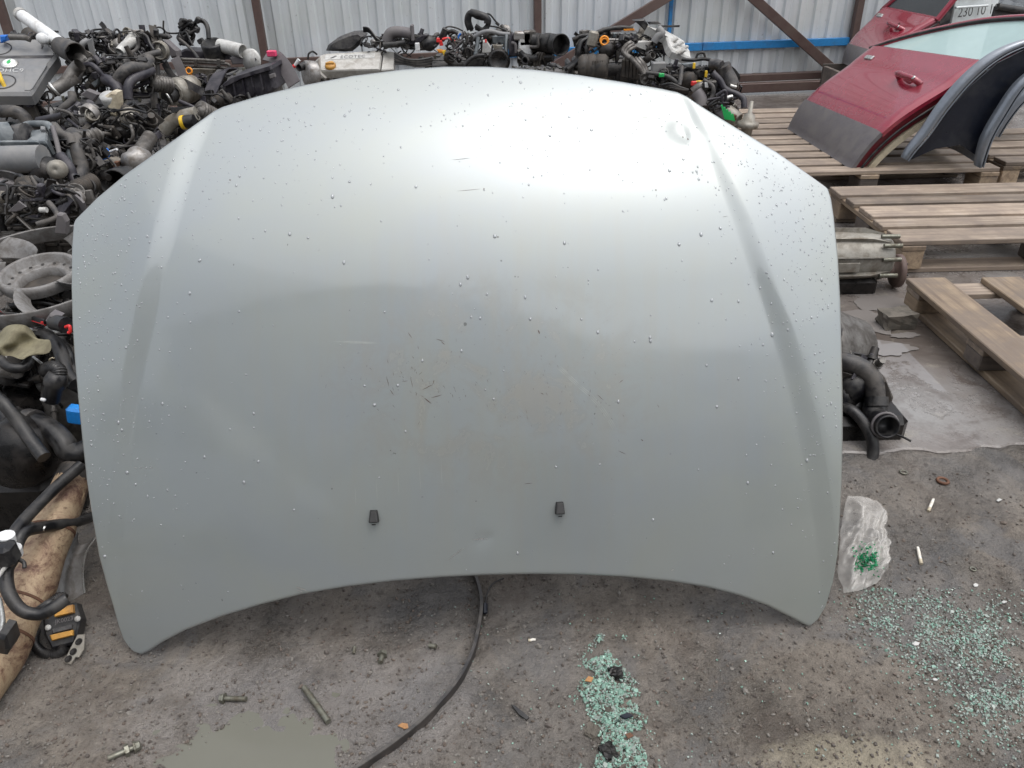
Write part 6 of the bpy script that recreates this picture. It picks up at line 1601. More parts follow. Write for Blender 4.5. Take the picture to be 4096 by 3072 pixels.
hose(G2, pts(zE, [(1630, 410, 5.26), (1605, 480, 5.25), (1610, 590, 5.25), (1500, 600, 5.27)]), .010, 'dusty_rubber', 'vacuum_hose')
hose(G2, pts(zE, [(1350, 680, 5.3), (1420, 740, 5.3), (1540, 760, 5.28), (1600, 740, 5.28)]), .022, 'black_plastic', 'coolant_hose')
m = MB(); m.pipe(pts(zE, [(1500, 770, 5.32), (1450, 785, 5.28), (1425, 790, 5.25)]), .024, .005, 16); m.build('water_stub', 'dark_plastic', G2)
hose(G2, pts(zE, [(1720, 750, 5.3), (1830, 745, 5.28)]), .027, 'oily_metal', 'mount_bush', 16)
for k in range(3): hose(G2, pts(zE, [(1560 + k * 35, 860, 5.3), (1580 + k * 40, 720, 5.28), (1640 + k * 30, 690, 5.28), (1710 + k * 8, 800, 5.3)]), .008, 'dull_aluminium', 'fuel_line')
zclutter(G2, zE, 1340, 1780, 620, 880, 5.32, 93, 4, 10, 90)

# H: engine with red dipstick ring and grey cover
H_ = back('engine with red dipstick ring and tilted pale grey valve cover, right of centre', 612, 60, 5.25, .02, 1.03, 10, alt=False)
for y in (275, 300): hose(H_, pts(zF, [(490, y, 5.12), (640, y + 2, 5.12), (800, y - 4, 5.12), (1020, y - 12, 5.12)]), .009, 'aluminium', 'fuel_rail')
m = MB(); m.torus(P(zF, 463, 283, 5.06), V(0, -1, .2), .024, .006, 20, 8); m.torus(P(zF, 463, 300, 5.06), V(0, -1, .2), .020, .005, 20, 8); m.build('dipstick_ring', 'orange', H_)
hose(H_, pts(zF, [(463, 340, 5.08), (468, 420, 5.08), (470, 500, 5.08)]), .010, 'black_plastic', 'dipstick_tube')
MB().slab(pts(zF, [(530, 210), (840, 190), (860, 260), (540, 265)], 5.28), .1, .01).build('intake_cover', 'dark_plastic', H_)
for k in range(4): MB().slab(pts(zF, [(560 + k * 70, 200), (610 + k * 70, 196), (615 + k * 70, 250), (565 + k * 70, 254)], 5.17), .03, .005).build('injector', 'airbox_plastic', H_)
MB().slab(pts(zF, [(675, 158), (795, 152), (800, 172), (680, 178)], 5.2), .03, .004).build('orange_rail', 'orange', H_)
hose(H_, pts(zF, [(110, 275, 5.15), (200, 240, 5.15), (330, 215, 5.18), (480, 160, 5.2), (640, 140, 5.22), (780, 150, 5.22)]), .013, 'wire_black', 'wiring_loom')
hose(H_, pts(zF, [(300, 265, 5.14), (210, 300, 5.12), (180, 400, 5.1), (170, 480, 5.1), (100, 550, 5.1), (20, 600, 5.1)]), .016, 'wire_black', 'wiring_loom')
hose(H_, pts(zF, [(280, 290, 5.12), (265, 360, 5.1), (265, 430, 5.1)]), .013, 'rubber', 'hose')
hose(H_, pts(zF, [(350, 440, 5.06), (220, 480, 5.06), (120, 560, 5.06), (60, 600, 5.06)]), .014, 'black_plastic', 'hose')
hose(H_, pts(zF, [(180, 300, 5.16), (260, 260, 5.16), (330, 240, 5.16)]), .016, 'airbox_plastic', 'hose')
MB().slab(pts(zF, [(190, 440), (250, 370), (300, 350), (280, 400), (220, 450)], 5.2), .03, .004).build('bracket', 'rust', H_)
MB().box(P(zF, 335, 265, 5.1), (.06, .05, .09), Matrix.Rotation(.2, 3, 'Y'), .01).build('egr_casting', 'gearbox_alloy', H_)
MB().slab(pts(zF, [(520, 330), (740, 340), (700, 420), (560, 425)], 5.14), .05, .006).build('manifold_face', 'cast_iron', H_)
m = MB(); c0 = P(zF, 490, 395, 5.06); m.lathe(c0, V(0, -1, .1), [(.045, -.05), (.05, 0), (.03, .02), (.0001, .022)], 18); m.build('vacuum_pump', 'oily_metal', H_)
c0 = P(zF, 375, 580, 5.0); m = MB()
m.lathe(c0 + V(-.09, 0, 0), V(1, -.15, 0), [(.0001, -.02), (.06, -.02), (.075, 0), (.078, .03), (.07, .032), (.078, .04), (.078, .08), (.07, .084), (.078, .09), (.078, .14), (.06, .16), (.0001, .16)], 24)
for k in range(6): m.box(c0 + V(-.03 + k * .014, -.078, .02), (.004, .01, .06)); 
for k in range(5): m.box(c0 + V(.03, -.079, -.05 + k * .02), (.05, .01, .006))
m.build('alternator', 'cast_iron', H_)
MB().slab(pts(zF, [(750, 300), (900, 285), (1000, 290), (930, 400), (800, 360), (740, 340)], 5.05), .06, .010).build('manifold_branch', 'pale_grey_plastic', H_)
for k in range(3): hose(H_, pts(zF, [(760 + k * 25, 300 + k * 25, 5.02), (700 + k * 18, 340 + k * 25, 5.0), (670 + k * 20, 410 + k * 12, 4.98), (740 + k * 14, 480, 4.97)]), .013, 'dull_aluminium', 'runner')
for k in range(3): hose(H_, pts(zF, [(760 + k * 40, 480, 4.96), (840 + k * 35, 570, 4.93), (910 + k * 12, 670, 4.9)]), .016, 'dull_aluminium', 'exhaust_runner')
MB().slab(pts(zF, [(840, 660), (940, 645), (980, 680), (860, 690)], 4.9), .02, .003).build('flange', 'dull_aluminium', H_)
hose(H_, pts(zF, [(930, 500, 4.98), (960, 470, 4.95), (1000, 445, 4.92)]), .020, 'dull_aluminium', 'water_stub', 14, open_end=True)
for k in range(5): MB().slab(pts(zF, [(650 + k * 40, 690 + k * 8), (665 + k * 40, 500), (700 + k * 38, 490), (690 + k * 40, 700 + k * 8)], 5.02), .03, .006).build('heat_rib', 'cast_iron', H_)
hose(H_, pts(zF, [(1010, 300, 5.0), (1050, 240, 5.0), (1100, 200, 5.0), (1060, 150, 5.02)]), .022, 'cover_plastic', 'hose')
MB().slab(pts(zF, [(780, 60), (910, 45), (950, 110), (920, 180), (840, 100)], 5.12), .05, .008).build('coil_pack', 'black_plastic', H_)
MB().slab(pts(zF, [(940, 75), (1060, 70), (1100, 105), (960, 105)], 5.1), .03, .004).build('coil_pack', 'dark_plastic', H_)
ribbon(H_, pts(zF, [(1060, 125, 5.08), (1180, 125, 5.08), (1295, 122, 5.08)]), .012, .003, V(0, -.3, 1), 'dark_plastic', 'flat_strip')
hp_ = plane3(P(zF, 1190, 330, 4.95), P(zF, 1400, 470, 4.9), P(zF, 1150, 180, 5.1))
MB().slab([hp_(*zF(x, y)) for x, y in ((940, 120), (1130, 160), (1270, 230), (1360, 290), (1370, 330), (1420, 400), (1430, 480), (1220, 390), (1180, 330), (1150, 230))], -hp_.n * .05, .010).build('tilted_valve_cover', 'pale_grey_plastic', H_)
for x, y in ((1230, 290), (1290, 330), (1340, 380), (1240, 350), (1310, 420)): MB().box(hp_(*zF(x, y)) + hp_.n * .008, (.05, .03, .018), Matrix.Rotation(-.5, 3, 'Y'), .006).build('cover_boss', 'pale_grey_plastic', H_)
MB().slab(pts(zF, [(1120, 380), (1210, 390), (1400, 490), (1300, 520), (1130, 440)], 5.0), .05, .006).build('head_face', 'purple_plastic', H_)
zclutter(H_, zF, 620, 1150, 250, 560, 5.04, 94, 8, 18, 120)
zclutter(H_, zF, 150, 620, 240, 560, 5.1, 95, 4, 12, 70)

# I: nearest right hand engine with turbo hose and green plug
I_ = back('engine with curved black fan cowl and green plug, at the right end of the row', 690, 90, 4.75, -.1, .95, 11)
MB().slab(pts(zF, [(1060, 560), (1500, 580), (1620, 640), (1180, 640)], 4.72), .1, .01).build('cam_cover', 'black_plastic', I_)
MB().box(P(zF, 1060, 580, 4.7), (.08, .05, .06), None, .006).build('coil', 'cover_plastic', I_)
MB().slab(pts(zF, [(1330, 545), (1440, 530), (1470, 560), (1430, 590), (1340, 570)], 4.64), .04, .006).build('bracket', 'airbox_plastic', I_)
MB().box(P(zF, 1455, 560, 4.6), (.014, .012, .03), None, .002).build('yellow_tab', 'yellow', I_)
MB().box(P(zF, 1588, 652, 4.6), (.014, .012, .035), None, .002).build('yellow_tab', 'yellow', I_)
MB().box(P(zF, 1452, 757, 4.55), (.03, .02, .024), None, .004).build('red_plug', 'red', I_)
hose(I_, pts(zF, [(1470, 745, 4.56), (1500, 735, 4.56), (1545, 740, 4.56)]), .006, 'yellow', 'wire')
hose(I_, pts(zF, [(920, 640, 4.66), (1080, 660, 4.64), (1200, 700, 4.62), (1300, 780, 4.58)]), .013, 'rubber', 'hose')
MB().box(P(zF, 1095, 665, 4.62), (.03, .02, .02), None, .003).build('green_clip', 'green', I_)
hose(I_, pts(zF, [(1320, 570, 4.62), (1310, 680, 4.58), (1295, 780, 4.55)]), .013, 'dusty_rubber', 'metal_pipe')
for k in range(3): hose(I_, pts(zF, [(1100 + k * 40, 775 + k * 12, 4.55), (1200, 760 + k * 20, 4.52), (1300, 800 + k * 10, 4.5), (1390, 830, 4.5)]), .007, 'dusty_rubber' if k else 'wire_black', 'wire')
m = MB(); m.lathe(P(zF, 1405, 720, 4.62), V(.1, -1, .1), [(.045, -.05), (.045, 0), (.03, .02), (.0001, .02)], 18); m.build('oil_filter', 'cast_iron', I_)
hose(I_, pts(zF, [(1440, 850, 4.52), (1520, 790, 4.52), (1620, 770, 4.54), (1740, 770, 4.56)]), .024, 'dull_aluminium', 'coolant_pipe', 14)
hose(I_, pts(zF, [(1480, 850, 4.5), (1530, 930, 4.48), (1540, 1020, 4.46)]), .034, 'cladding', 'intake_hose', 16)
for x in (1580, 1600): hose(I_, pts(zF, [(x, 745, 4.48), (x + 6, 800, 4.48)]), .005, 'white_plastic', 'white_tape')
hose(I_, pts(zF, [(1560, 720, 4.5), (1660, 790, 4.47), (1660, 900, 4.46), (1590, 980, 4.45)]), .012, 'dusty_rubber', 'vacuum_hose')
# fan cowl
A = []
for k in range(13):
    f = k / 12
    x = np.interp(f, [0, .25, .55, .8, 1], [1600, 1740, 1900, 1975, 1945]); y = np.interp(f, [0, .25, .55, .8, 1], [495, 500, 580, 680, 750])
    xi = np.interp(f, [0, .25, .55, .8, 1], [1600, 1720, 1810, 1850, 1890]); yi = np.interp(f, [0, .25, .55, .8, 1], [500, 520, 590, 680, 760])
    A.append([P(zF, x, y, 4.70), P(zF, x, y, 4.62), P(zF, xi, yi, 4.66)])
m = MB(); m.grid(A); m.grid([[p + V(0, .004, -.003) for p in r] for r in A]); m.build('fan_cowl', 'black_plastic', I_)
hose(I_, pts(zF, [(1640, 545, 4.62), (1700, 545, 4.6), (1755, 560, 4.58)]), .028, 'dark_plastic', 'turbo_inlet', 16)
hose(I_, pts(zF, [(1770, 560, 4.6), (1800, 640, 4.6), (1850, 730, 4.58), (1880, 810, 4.56)]), .044, 'dusty_rubber', 'turbo_hose', 18)
m = MB(); m.cyl(P(zF, 1850, 782, 4.53), P(zF, 1920, 800, 4.53), .012, n=10); m.build('clamp', 'bright_metal', I_)
hose(I_, pts(zF, [(1660, 640, 4.52), (1740, 720, 4.5), (1800, 820, 4.48), (1930, 880, 4.46), (2000, 930, 4.44), (2010, 1030, 4.42)]), .017, 'purple_plastic', 'coolant_hose')
hose(I_, pts(zF, [(1970, 890, 4.46), (1900, 920, 4.46), (1830, 930, 4.47)]), .012, 'purple_plastic', 'coolant_hose')
m = MB(); m.cyl(P(zF, 1800, 925, 4.46), P(zF, 1880, 905, 4.46), .016, n=12); m.build('hose_band', 'bright_metal', I_)
MB().slab(pts(zF, [(1700, 1090), (1760, 1030), (1860, 1060), (1850, 1170), (1770, 1170)], 4.40), .06, .008).build('ecu', 'cladding', I_)
gp = P(zF, 1815, 1085, 4.34); m = MB()
for k in range(5): m.slab([gp + V(-.035 + k * .014, -.001 * k, .04 - k * .012), gp + V(-.028 + k * .016, -.001 * k, .045 - k * .012), gp + V(.012 + k * .010, -.001 * k, -.03 - k * .004), gp + V(-.006 + k * .006, -.001 * k, -.035)], .006, .001)
m.build('green_plug', 'green', I_)
MB().box(P(zF, 1890, 1130, 4.38), (.03, .03, .03), None, .005).build('copper_fitting', 'rust', I_)
m = MB(); m.lathe(P(zF, 1940, 1160, 4.40), V(.6, -.6, -.4), [(.04, -.08), (.04, 0), (.032, .005), (.03, -.03), (.0001, -.03)], 18); m.build('outlet', 'gearbox_alloy', I_)
tj = P(zF, 2050, 1210, 4.3); m = MB()
m.lathe(tj, V(.05, 0, 1), [(.0001, -.13), (.03, -.13), (.03, -.02), (.055, -.015), (.058, 0), (.055, .012), (.035, .018), (.03, .05), (.012, .06), (.009, .12), (.0001, .12)], 20); m.build('ball_joint', 'gearbox_alloy', I_)
MB().cyl(tj + V(0, 0, -.30), tj + V(0, 0, -.12), .03, .026, 14).build('strut', 'oily_metal', I_)
for k in range(10):
    random.seed(130 + k); x, y = 1760 + jit(120), 960 + jit(80)
    hose(I_, pts(zF, [(x, y, 4.42), (x + jit(70), y + jit(60), 4.4), (x + jit(120), y + jit(90), 4.39), (x + jit(120), y + jit(100), 4.4)]), .006 + .003 * random.random(), 'wire_black' if k % 2 else 'purple_plastic', 'wire', 6)
zclutter(I_, zF, 950, 1750, 620, 860, 4.62, 96, 7, 18, 130)
zclutter(I_, zF, 1500, 2000, 820, 1200, 4.48, 97, 5, 14, 110)
hose(I_, pts(zF, [(1475, 480, 4.8), (1500, 430, 4.8), (1560, 420, 4.8), (1580, 490, 4.8)]), .007, 'wire_black', 'wire')
hose(I_, pts(zF, [(1320, 490, 4.82), (1430, 500, 4.8), (1560, 485, 4.8), (1640, 500, 4.78)]), .010, 'wire_black', 'wiring_loom')

# ---- J: black engine just behind the bonnet's right edge -----------------------------
J_ = floor_T('black engine with large upper hose and open thermostat neck, right of the bonnet', P(z7, 330, 1300, 1.95).x, 1.95)
c = P(z7, 250, 1350, 2.0)
engine_core(J_, XF((c.x - .22, 2.05, SLAB_Z), .1, .55), 12, alt=False)
MB().slab(pts(z7, [(200, 1050), (290, 1010), (340, 1050), (370, 1130), (300, 1160), (200, 1120)], 2.0), .06, .01).build('cast_arm', 'cast_iron', J_)
hose(J_, pts(z7, [(180, 1110, 1.93), (280, 1130, 1.9), (380, 1170, 1.88), (440, 1240, 1.86), (455, 1360, 1.84)]), .027, 'dusty_rubber', 'upper_hose', 22)
m = MB(); m.cyl(P(z7, 458, 1340, 1.835), P(z7, 460, 1395, 1.82), .032, n=24); m.build('hose_clamp', 'rubber', J_)
m = MB(); m.pipe(crom([P(z7, 455, 1390, 1.83), P(z7, 450, 1440, 1.81), P(z7, 475, 1480, 1.78), P(z7, 530, 1520, 1.72)], 4), .032, .005, 26, depth=.05); m.build('thermostat_neck', 'black_plastic', J_)
m = MB(); m.torus(P(z7, 512, 1508, 1.735), (P(z7, 530, 1520, 1.72) - P(z7, 475, 1480, 1.78)), .034, .004, 24, 6); m.build('wire_clip', 'cladding', J_)
MB().slab(pts(z7, [(460, 1240), (520, 1230), (570, 1350), (540, 1440), (500, 1400)], 1.88), .05, .008).build('pump_flange', 'cast_iron', J_)
for x, y in ((350, 1290), (300, 1350), (360, 1420), (290, 1440)):
    m = MB(); m.lathe(P(z7, x, y, 1.86), V(.3, -1, .1), [(.035, -.05), (.04, 0), (.03, .014), (.0001, .016)], 18); m.build('pulley', 'black_plastic', J_)
hose(J_, pts(z7, [(240, 1395, 1.84), (310, 1420, 1.80), (380, 1490, 1.77), (430, 1580, 1.74), (440, 1680, 1.72), (400, 1780, 1.70), (320, 1860, 1.68), (240, 1900, 1.66)]), .016, 'black_plastic', 'lower_hose', 14)
MB().box(P(z7, 330, 1560, 1.86) - V(0, 0, .05), (.22, .16, .30), None, .02).build('lower_case', 'oily_metal', J_)
hose(J_, pts(z7, [(560, 1560, 1.74), (620, 1580, 1.72), (668, 1605, 1.70)]), .003, 'wire_black', 'wire')
ribbon(J_, pts(z7, [(210, 1200, 1.9), (280, 1215, 1.88), (340, 1240, 1.87)]), .03, .004, V(0, -.5, 1), 'dull_aluminium', 'bracket')
zclutter(J_, z7, 220, 480, 1180, 1600, 1.86, 98, 4, 8, 70, cols=('rubber', 'oily_metal', 'black_plastic'))

# ================================================================== LITTER ON THE GROUND
def place(px, py, lift=0.0):
    p = on(px, py, 0.0); p.z = gz(p.x, p.y) + lift; return p
# black strap on edge
st = thing('rubber_strap', 'thin black rubber strap curling over the ground in front of the bonnet', 'strap', on(480, 640))
sp_ = []
for x, y in ((1000, 1215), (1026, 1250), (1040, 1300), (1038, 1350), (1022, 1420), (988, 1488), (925, 1560), (860, 1612), (790, 1660), (700, 1720)):
    q = place(*VW(x, y)); q.z += .011; sp_.append(q)
_rib(st, crom(sp_, 7), .021, .0045, V(0, 0, 1), 'belt_rubber', 'strap_band')
_rib(st, [q + V(0, 0, .0108) for q in crom(sp_, 7)], .0035, .0065, V(0, 0, 1), 'dusty_rubber', 'edge_bead')
def bolt(label, a, b_, r, head=True, nut=False, mat='bolt_steel'):
    T = thing('loose_bolt', label, 'bolt', a, 'bolts dropped on the ground')
    d = (b_ - a).normalized(); L = (b_ - a).length; m = MB(); q = []
    rr = []
    k = max(8, int(L / .0016))
    for i in range(k + 1): q.append(a + d * (L * i / k)); rr.append(r * (1.0 if i % 2 else .86))
    m.tube(q, rr, 10); m.build('shank', mat, T)
    if head:
        m = MB(); m.lathe(a, -d, [(.0001, 0), (r * 2.0, 0), (r * 2.0, r * .5), (r * 1.6, r * .6), (r * 1.55, r * 1.8), (r * 1.2, r * 2.0), (.0001, r * 2.0)], 6 if not nut else 12, None, False); m.build('head', mat, T)
    if nut:
        m = MB(); m.cyl(a + d * (L * .18), a + d * (L * .34), r * 2.1, n=6, smooth=False); m.build('nut', mat, T)
def gb(z, x0, y0, x1, y1, r, lift=None):
    l = r * 1.15 if lift is None else lift
    a = place(*z(x0, y0)); b_ = place(*z(x1, y1)); a.z += l; b_.z += l; return a, b_
a, b_ = gb(z9, 950, 868, 1088, 880, .0052); bolt('flanged bolt lying above the puddle', a, b_, .0052)
a, b_ = gb(z9, 1450, 805, 1605, 1020, .0062); bolt('long greenish stud without a head, right of the flanged bolt', a, b_, .0062, head=False)
a, b_ = gb(z9, 375, 1180, 215, 1255, .0058); bolt('dark bolt with nut near the bottom left edge', a, b_, .0058, nut=True)
a, b_ = gb(z9, 1768, 540, 1762, 580, .0042); bolt('tiny short bolt in the shade of the bonnet', a, b_, .0042, head=False)
a, b_ = gb(z9, 1942, 600, 1932, 645, .0055); bolt('short upended bolt right of the tiny one', a, b_, .0055)
a, b_ = gb(z10, 152, 440, 190, 448, .0055); bolt('stub of a bolt just left of the black strap', a, b_, .0055, head=False)
def butt(label, z, x0, y0, x1, y1, r=.0038):
    a, b_ = gb(z, x0, y0, x1, y1, r); T = thing('cigarette_butt', label, 'cigarette butt', a, 'cigarette butts')
    m = MB(); k = 5; m.tube([a.lerp(b_, i / k) + V(0, 0, jit(.0006)) for i in range(k + 1)], [r * u_ for u_ in (1, .95, 1.05, 1, .9, .8)], 9); m.build('paper', 'cigarette', T)
    m = MB(); m.tube([a.lerp(b_, -.35), a.lerp(b_, .02)], r * 1.02, 9); m.build('filter', 'amber' if False else 'cream', T)
butt('short crumpled cigarette butt on the dirt right of the bag', z8, 675, 308, 692, 270)
butt('longer white cigarette butt beside the plastic bag', z8, 628, 572, 612, 515)
butt('pale cigarette stub left of the glass heap', z10, 678, 415, 706, 412, .003)
def washer(label, z, x, y, R, r, mat):
    c = place(*z(x, y)); m = MB(); m.torus(c + V(0, 0, r * .7), V(.05, .03, 1), R, r, 22, 6); tag(m.build('washer', mat), label, 'washer', 'washers on the ground')
washer('bright steel washer near the slab edge', z8, 538, 123, .0085, .0025, 'bolt_steel')
washer('wide rusty washer right of the bright one', z8, 742, 170, .013, .004, 'rust')
washer('small ring above the scattered glass, right', z8, 903, 622, .006, .002, 'bolt_steel')
washer('thin ring lying in the puddle', z9, 1180, 1190, .010, .0016, 'gearbox_alloy')
def flake(label, cat, name, z, poly, mat, lift=.004, th=.0015, group=None):
    c = []
    for x, y in poly:
        q = place(*z(x, y)); q.z += lift + jit(.0015); c.append(q)
    tag(MB().slab(c, V(0, 0, -th)).build(name, mat), label, cat, group)
flake('orange dry leaf near the strap, bottom', 'leaf', 'dry_leaf', z9, [(2040, 1040), (2070, 1030), (2105, 1040), (2110, 1062), (2085, 1066)], 'dry_leaf')
flake('orange wood chip on top of the glass heap', 'chip', 'wood_chip', z10, [(960, 640), (980, 608), (1006, 618), (995, 645)], 'dry_leaf', .012)
flake('reddish chip in the lower part of the glass heap', 'chip', 'wood_chip', z10, [(1170, 925), (1195, 915), (1215, 935), (1185, 945)], 'rust', .014)
flake('black plastic sliver lying between strap and glass heap', 'sliver', 'plastic_sliver', z10, [(580, 760), (600, 765), (672, 818), (660, 832), (620, 808)], 'black_plastic', .006, .004)
flake('dark glass sliver across the middle of the heap', 'sliver', 'plastic_sliver', z10, [(1140, 828), (1180, 822), (1212, 838), (1170, 848)], 'fender_inner', .018, .003)
for k, (x, y, lb) in enumerate(((1040, 262, 'white plastic chip on the dirt at the far right'), (918, 705, 'white chip above the scattered glass'), (705, 1200, 'white paint chip below the scattered glass'), (1065, 797, 'pale chip at the right of the scattered glass'), (605, 1012, 'largest pale chip among the scattered glass'))):
    s = 11 + 4 * (k == 4)
    flake(lb, 'chip', 'paint_chip', z8, [(x - s * 1.4, y), (x - s * .3, y - s * .6), (x + s * 1.3, y - s * .2), (x + s * .8, y + s * .6), (x - s * .6, y + s * .7)], 'pale_grey_plastic', .005, .002)
gw = thing('green_tipped_wire', 'thin wire with a dark green plug beside the black strap', 'wire', place(*z10(445, 240)))
hose(gw, [place(*z10(x, y), .006) for x, y in ((445, 240), (450, 180), (480, 120), (540, 80))], .0018, 'wire_black', 'cable', 6)
MB().box(place(*z10(443, 245), .007), (.011, .028, .010), None, .003).build('plug', 'fender_inner', gw)
hose(None, [place(*z4(x, y), .0) + V(0, 0, SLAB_Z + .006) for x, y in ((60, 1040), (110, 1015), (170, 1008), (235, 1022))], .006, 'rubber', 'rubber_offcut', 8)
tag(bpy.data.objects['rubber_offcut'], 'short curved black rubber offcut on the ground in front of the fence beam', 'offcut')

# ---- plastic bag with green glass ----------------------------------------------------
bagc = place(*z8(330, 520)); bag = thing('plastic_bag', 'crumpled clear plastic bag holding green broken glass, beside the bonnet foot', 'bag', bagc)
ol = [(225, 745), (185, 640), (195, 520), (205, 400), (225, 290), (245, 245), (400, 270), (432, 330), (425, 400), (440, 470), (460, 540), (445, 620), (390, 700), (300, 740)]
cen = np.array(ol, float).mean(0); A = []
random.seed(44); nA = 110
olr = resample(np.array(ol + ol[:1], float), nA + 1)[:-1]
def fold(x, y):
    u_ = x * .93 + y * .22; v_ = y * .9 - x * .25
    a = float(vnoise(np.array([u_ / 26. + .4 * math.sin(v_ / 60.)]), np.array([v_ / 130.]), 5)[0]); b = float(vnoise(np.array([u_ / 11.]), np.array([v_ / 34.]), 6)[0]); c = float(vnoise(np.array([u_ / 60.]), np.array([v_ / 70.]), 7)[0])
    return .020 * (1 - abs(2 * a - 1)) ** 2 + .011 * (1 - abs(2 * b - 1)) ** 2 + .030 * c
for i in range(26):
    f = i / 25; row = []
    for j_, q in enumerate(olr):
        x, y = cen + (q - cen) * (1 - f * .985)
        g_ = on(*z8(x, y)); e_ = min(1, f * 3.2)
        h = fold(x, y) * (.25 + .75 * e_) + .016 * (1 - (1 - f) ** 2)
        row.append(V(g_.x, g_.y - h * .8, gz(g_.x, g_.y) + .002 + h))
    A.append(row)
m = MB(); m.grid(A, True, True); m.build('film', 'bag_film', bag)
def shard(mm, c, s, rnd):
    R = Matrix.Rotation(rnd.uniform(0, 6.28), 3, 'Z') @ Matrix.Rotation(rnd.gauss(0, .45), 3, 'X') @ Matrix.Rotation(rnd.gauss(0, .45), 3, 'Y')
    n = rnd.randint(3, 5); t = s * rnd.uniform(.35, .55); vs_ = []; a0 = rnd.uniform(0, 6)
    el = rnd.uniform(.55, 1.0)
    ring = [V(math.cos(a0 + k * 6.283 / n + rnd.uniform(-.3, .3)) * s * .55, math.sin(a0 + k * 6.283 / n + rnd.uniform(-.3, .3)) * s * .55 * el, 0) for k in range(n)]
    vs_ = [c + R @ (p + V(0, 0, -t / 2)) for p in ring] + [c + R @ (p * .93 + V(0, 0, t / 2)) for p in ring]
    mm.add(vs_, [tuple(range(n))[::-1], tuple(range(n, 2 * n))] + [(k, (k + 1) % n, (k + 1) % n + n, k + n) for k in range(n)])
rnd = random.Random(9)
m = MB()
for k in range(300):
    x, y = rnd.gauss(297, 27), rnd.gauss(585, 32); g_ = on(*z8(x, y)); h = fold(x, y) + .016 + rnd.uniform(-.006, .004)
    shard(m, V(g_.x, g_.y - h * .8, gz(g_.x, g_.y) + h), rnd.uniform(.003, .007), rnd)
m.build('green_glass', 'bag_green', bag, kind='stuff')

# ---- broken glass --------------------------------------------------------------------
mg, mc, mk_ = MB(), MB(), MB()
def pile_h(x, y):
    cx = np.interp(y, [430, 520, 700, 850, 960, 1080], [1060, 1060, 1085, 1130, 1130, 1130]); wd = np.interp(y, [430, 520, 600, 700, 850, 1080], [60, 70, 110, 165, 120, 165])
    return (x - cx) / wd
for k in range(9500):
    y = rnd.uniform(480, 1090) if rnd.random() < .9 else rnd.uniform(380, 560); t = rnd.gauss(0, .55)
    cx = np.interp(y, [430, 520, 700, 850, 960, 1080], [1080, 1060, 1085, 1130, 1130, 1130]); wd = np.interp(y, [380, 520, 600, 700, 850, 1080], [120, 90, 110, 150, 125, 165])
    x = cx + t * wd; d = abs(t)
    if y > 840 and y < 960 and x < 1060 and rnd.random() < .8: continue
    nz_ = float(vnoise(np.array([x / 45.]), np.array([y / 45.]), 31)[0])
    if nz_ < .22 + .45 * max(0, d - .5) + .5 * max(0, (600 - y) / 160) * rnd.random(): continue
    q = place(*z10(x, y)); h = max(0, 1 - d) * .012 * rnd.random()
    s = rnd.uniform(.0022, .0060) * (1.0 if d < 1 else .8)
    c = V(q.x, q.y, q.z + .002 + h); r_ = rnd.random()
    shard(mg if r_ < .56 else (mc if r_ < .82 else mk_), c, s * (1.0 if rnd.random() < .96 else 2.2), rnd)
# scattered field on the right
for k in range(7600):
    t = rnd.random(); 
    if rnd.random() < .62:
        x = 330 + t * 900 + rnd.gauss(0, 70); y = 790 + t * 360 + rnd.gauss(0, 85 + 120 * t)
    else:
        x = rnd.gauss(1000, 170); y = rnd.gauss(1180, 190)
    if x < 150 or y < 720: continue
    nz_ = float(vnoise(np.array([x / 70.]), np.array([y / 50.]), 32)[0]) * .6 + float(vnoise(np.array([x / 190.]), np.array([y / 130.]), 33)[0]) * .6
    if nz_ < rnd.uniform(.28, .72): continue
    q = place(*z8(x, y)); r_ = rnd.random()
    shard(mc if r_ < .58 else (mg if r_ < .80 else mk_), V(q.x, q.y, q.z + .0015), rnd.uniform(.0018, .0058) * (1.7 if rnd.random() < .03 else 1), rnd)
for k in range(260):          # strays over the whole foreground
    px, py = rnd.uniform(420, 1020), rnd.uniform(590, 765); q = place(px, py); shard(mc if rnd.random() < .7 else mg, V(q.x, q.y, q.z + .002), rnd.uniform(.002, .005), rnd)
for mm, nm, mt, lb in ((mg, 'green_glass_shards', 'shard_green', 'pale green crumbs of broken car glass heaped on the ground'), (mc, 'clear_glass_shards', 'shard_clear', 'clear crumbs of broken glass scattered right of the bonnet'), (mk_, 'dark_crumbs', 'brick', 'dark crumbs mixed into the broken glass')):
    tag(mm.build(nm, mt), lb, 'glass shards' if 'glass' in nm else 'crumbs', kind='stuff')
# dirt clods in the heap
for k, (x, y, sx, lb) in enumerate(((1120, 590, .030, 'black oily clod at the top of the glass heap'), (1000, 895, .030, 'brown clod at the left of the glass heap'), (1085, 1010, .036, 'black lump at the bottom of the glass heap'))):
    q = place(*z10(x, y)); lump('dirt_clod', lb, 'clod', q, (sx * .8, sx * .7, sx * .45), 'oily_metal' if k != 1 else 'brick', k, 50 + k, 5, .30, q.z - .003)

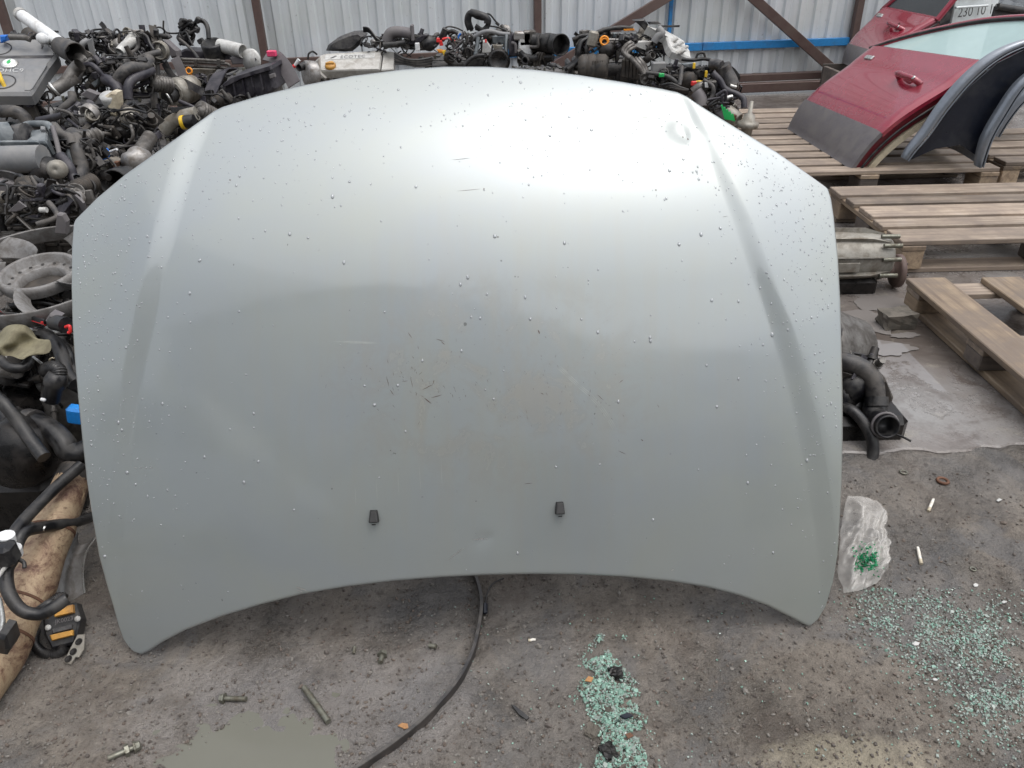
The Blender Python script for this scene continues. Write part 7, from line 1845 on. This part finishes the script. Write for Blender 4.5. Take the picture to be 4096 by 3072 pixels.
# ---- grit and pebbles ------------------------------------------------------------------
gm = [MB(), MB(), MB()]
ico = [(0, 0, 1), (.89, 0, .45), (.28, .85, .45), (-.72, .53, .45), (-.72, -.53, .45), (.28, -.85, .45), (.72, .53, -.45), (-.28, .85, -.45), (-.89, 0, -.45), (-.28, -.85, -.45), (.72, -.53, -.45), (0, 0, -1)]
icf = [(0, 1, 2), (0, 2, 3), (0, 3, 4), (0, 4, 5), (0, 5, 1), (1, 6, 2), (2, 7, 3), (3, 8, 4), (4, 9, 5), (5, 10, 1), (6, 7, 2), (7, 8, 3), (8, 9, 4), (9, 10, 5), (10, 6, 1), (11, 7, 6), (11, 8, 7), (11, 9, 8), (11, 10, 9), (11, 6, 10)]
for k in range(12000):
    px, py = rnd.uniform(-10, 1034), 470 + 300 * rnd.random() ** .8
    if px < 830 and py < 575 and px > 90: continue
    q = place(px, py)
    if ((q.x - PUD.x) / PUD_R[0]) ** 2 + ((q.y - PUD.y) / PUD_R[1]) ** 2 < 1.1: continue
    s = .0008 + .0036 * rnd.random() ** 3 + (.004 if rnd.random() < .004 else 0)
    R = Matrix.Rotation(rnd.uniform(0, 6), 3, V(rnd.random() - .5, rnd.random() - .5, rnd.random() - .5).normalized())
    sx, sy, sz = s * rnd.uniform(.7, 1.5), s * rnd.uniform(.6, 1.1), s * rnd.uniform(.5, .9)
    gm[k % 3].add([q + V(0, 0, s * .3) + R @ V(a * sx * rnd.uniform(.8, 1.2), b * sy, c * sz) for a, b, c in ico], icf)
grimy('grit_brown', (0.135, 0.108, 0.09), 0.7, 0, .3, (0.08, .065, .05), scale=60, bmp=0)
grimy('grit_grey', (0.19, 0.175, 0.155), 0.6, 0, .3, (0.1, .09, .08), scale=60, bmp=0)
grimy('grit_dark', (0.095, 0.080, 0.070), 0.55, 0, .3, (0.07, .06, .05), scale=60, bmp=0)
for mm, mt, lb in zip(gm, ('grit_brown', 'grit_grey', 'grit_dark'), ('brown grit lying over the foreground dirt', 'grey grit lying over the foreground dirt', 'dark grit lying over the foreground dirt')):
    tag(mm.build('grit', mt), lb, 'grit', kind='stuff')

# ---- unseen engines added to hold the bonnet up and darken the shade below ---------------------------------------------------------
for k, (x, y, rz, s, lb) in enumerate(((-.42, 2.02, .1, .95, 'unseen engine added behind the left half of the bonnet, propping it and shading the gap'), (.28, 2.08, -.1, .95, 'unseen engine added behind the right half of the bonnet, propping it and shading the gap'))):
    T = floor_T(lb, x, y); engine_core(T, XF((x, y, 0), rz, s), 20 + k, alt=False)
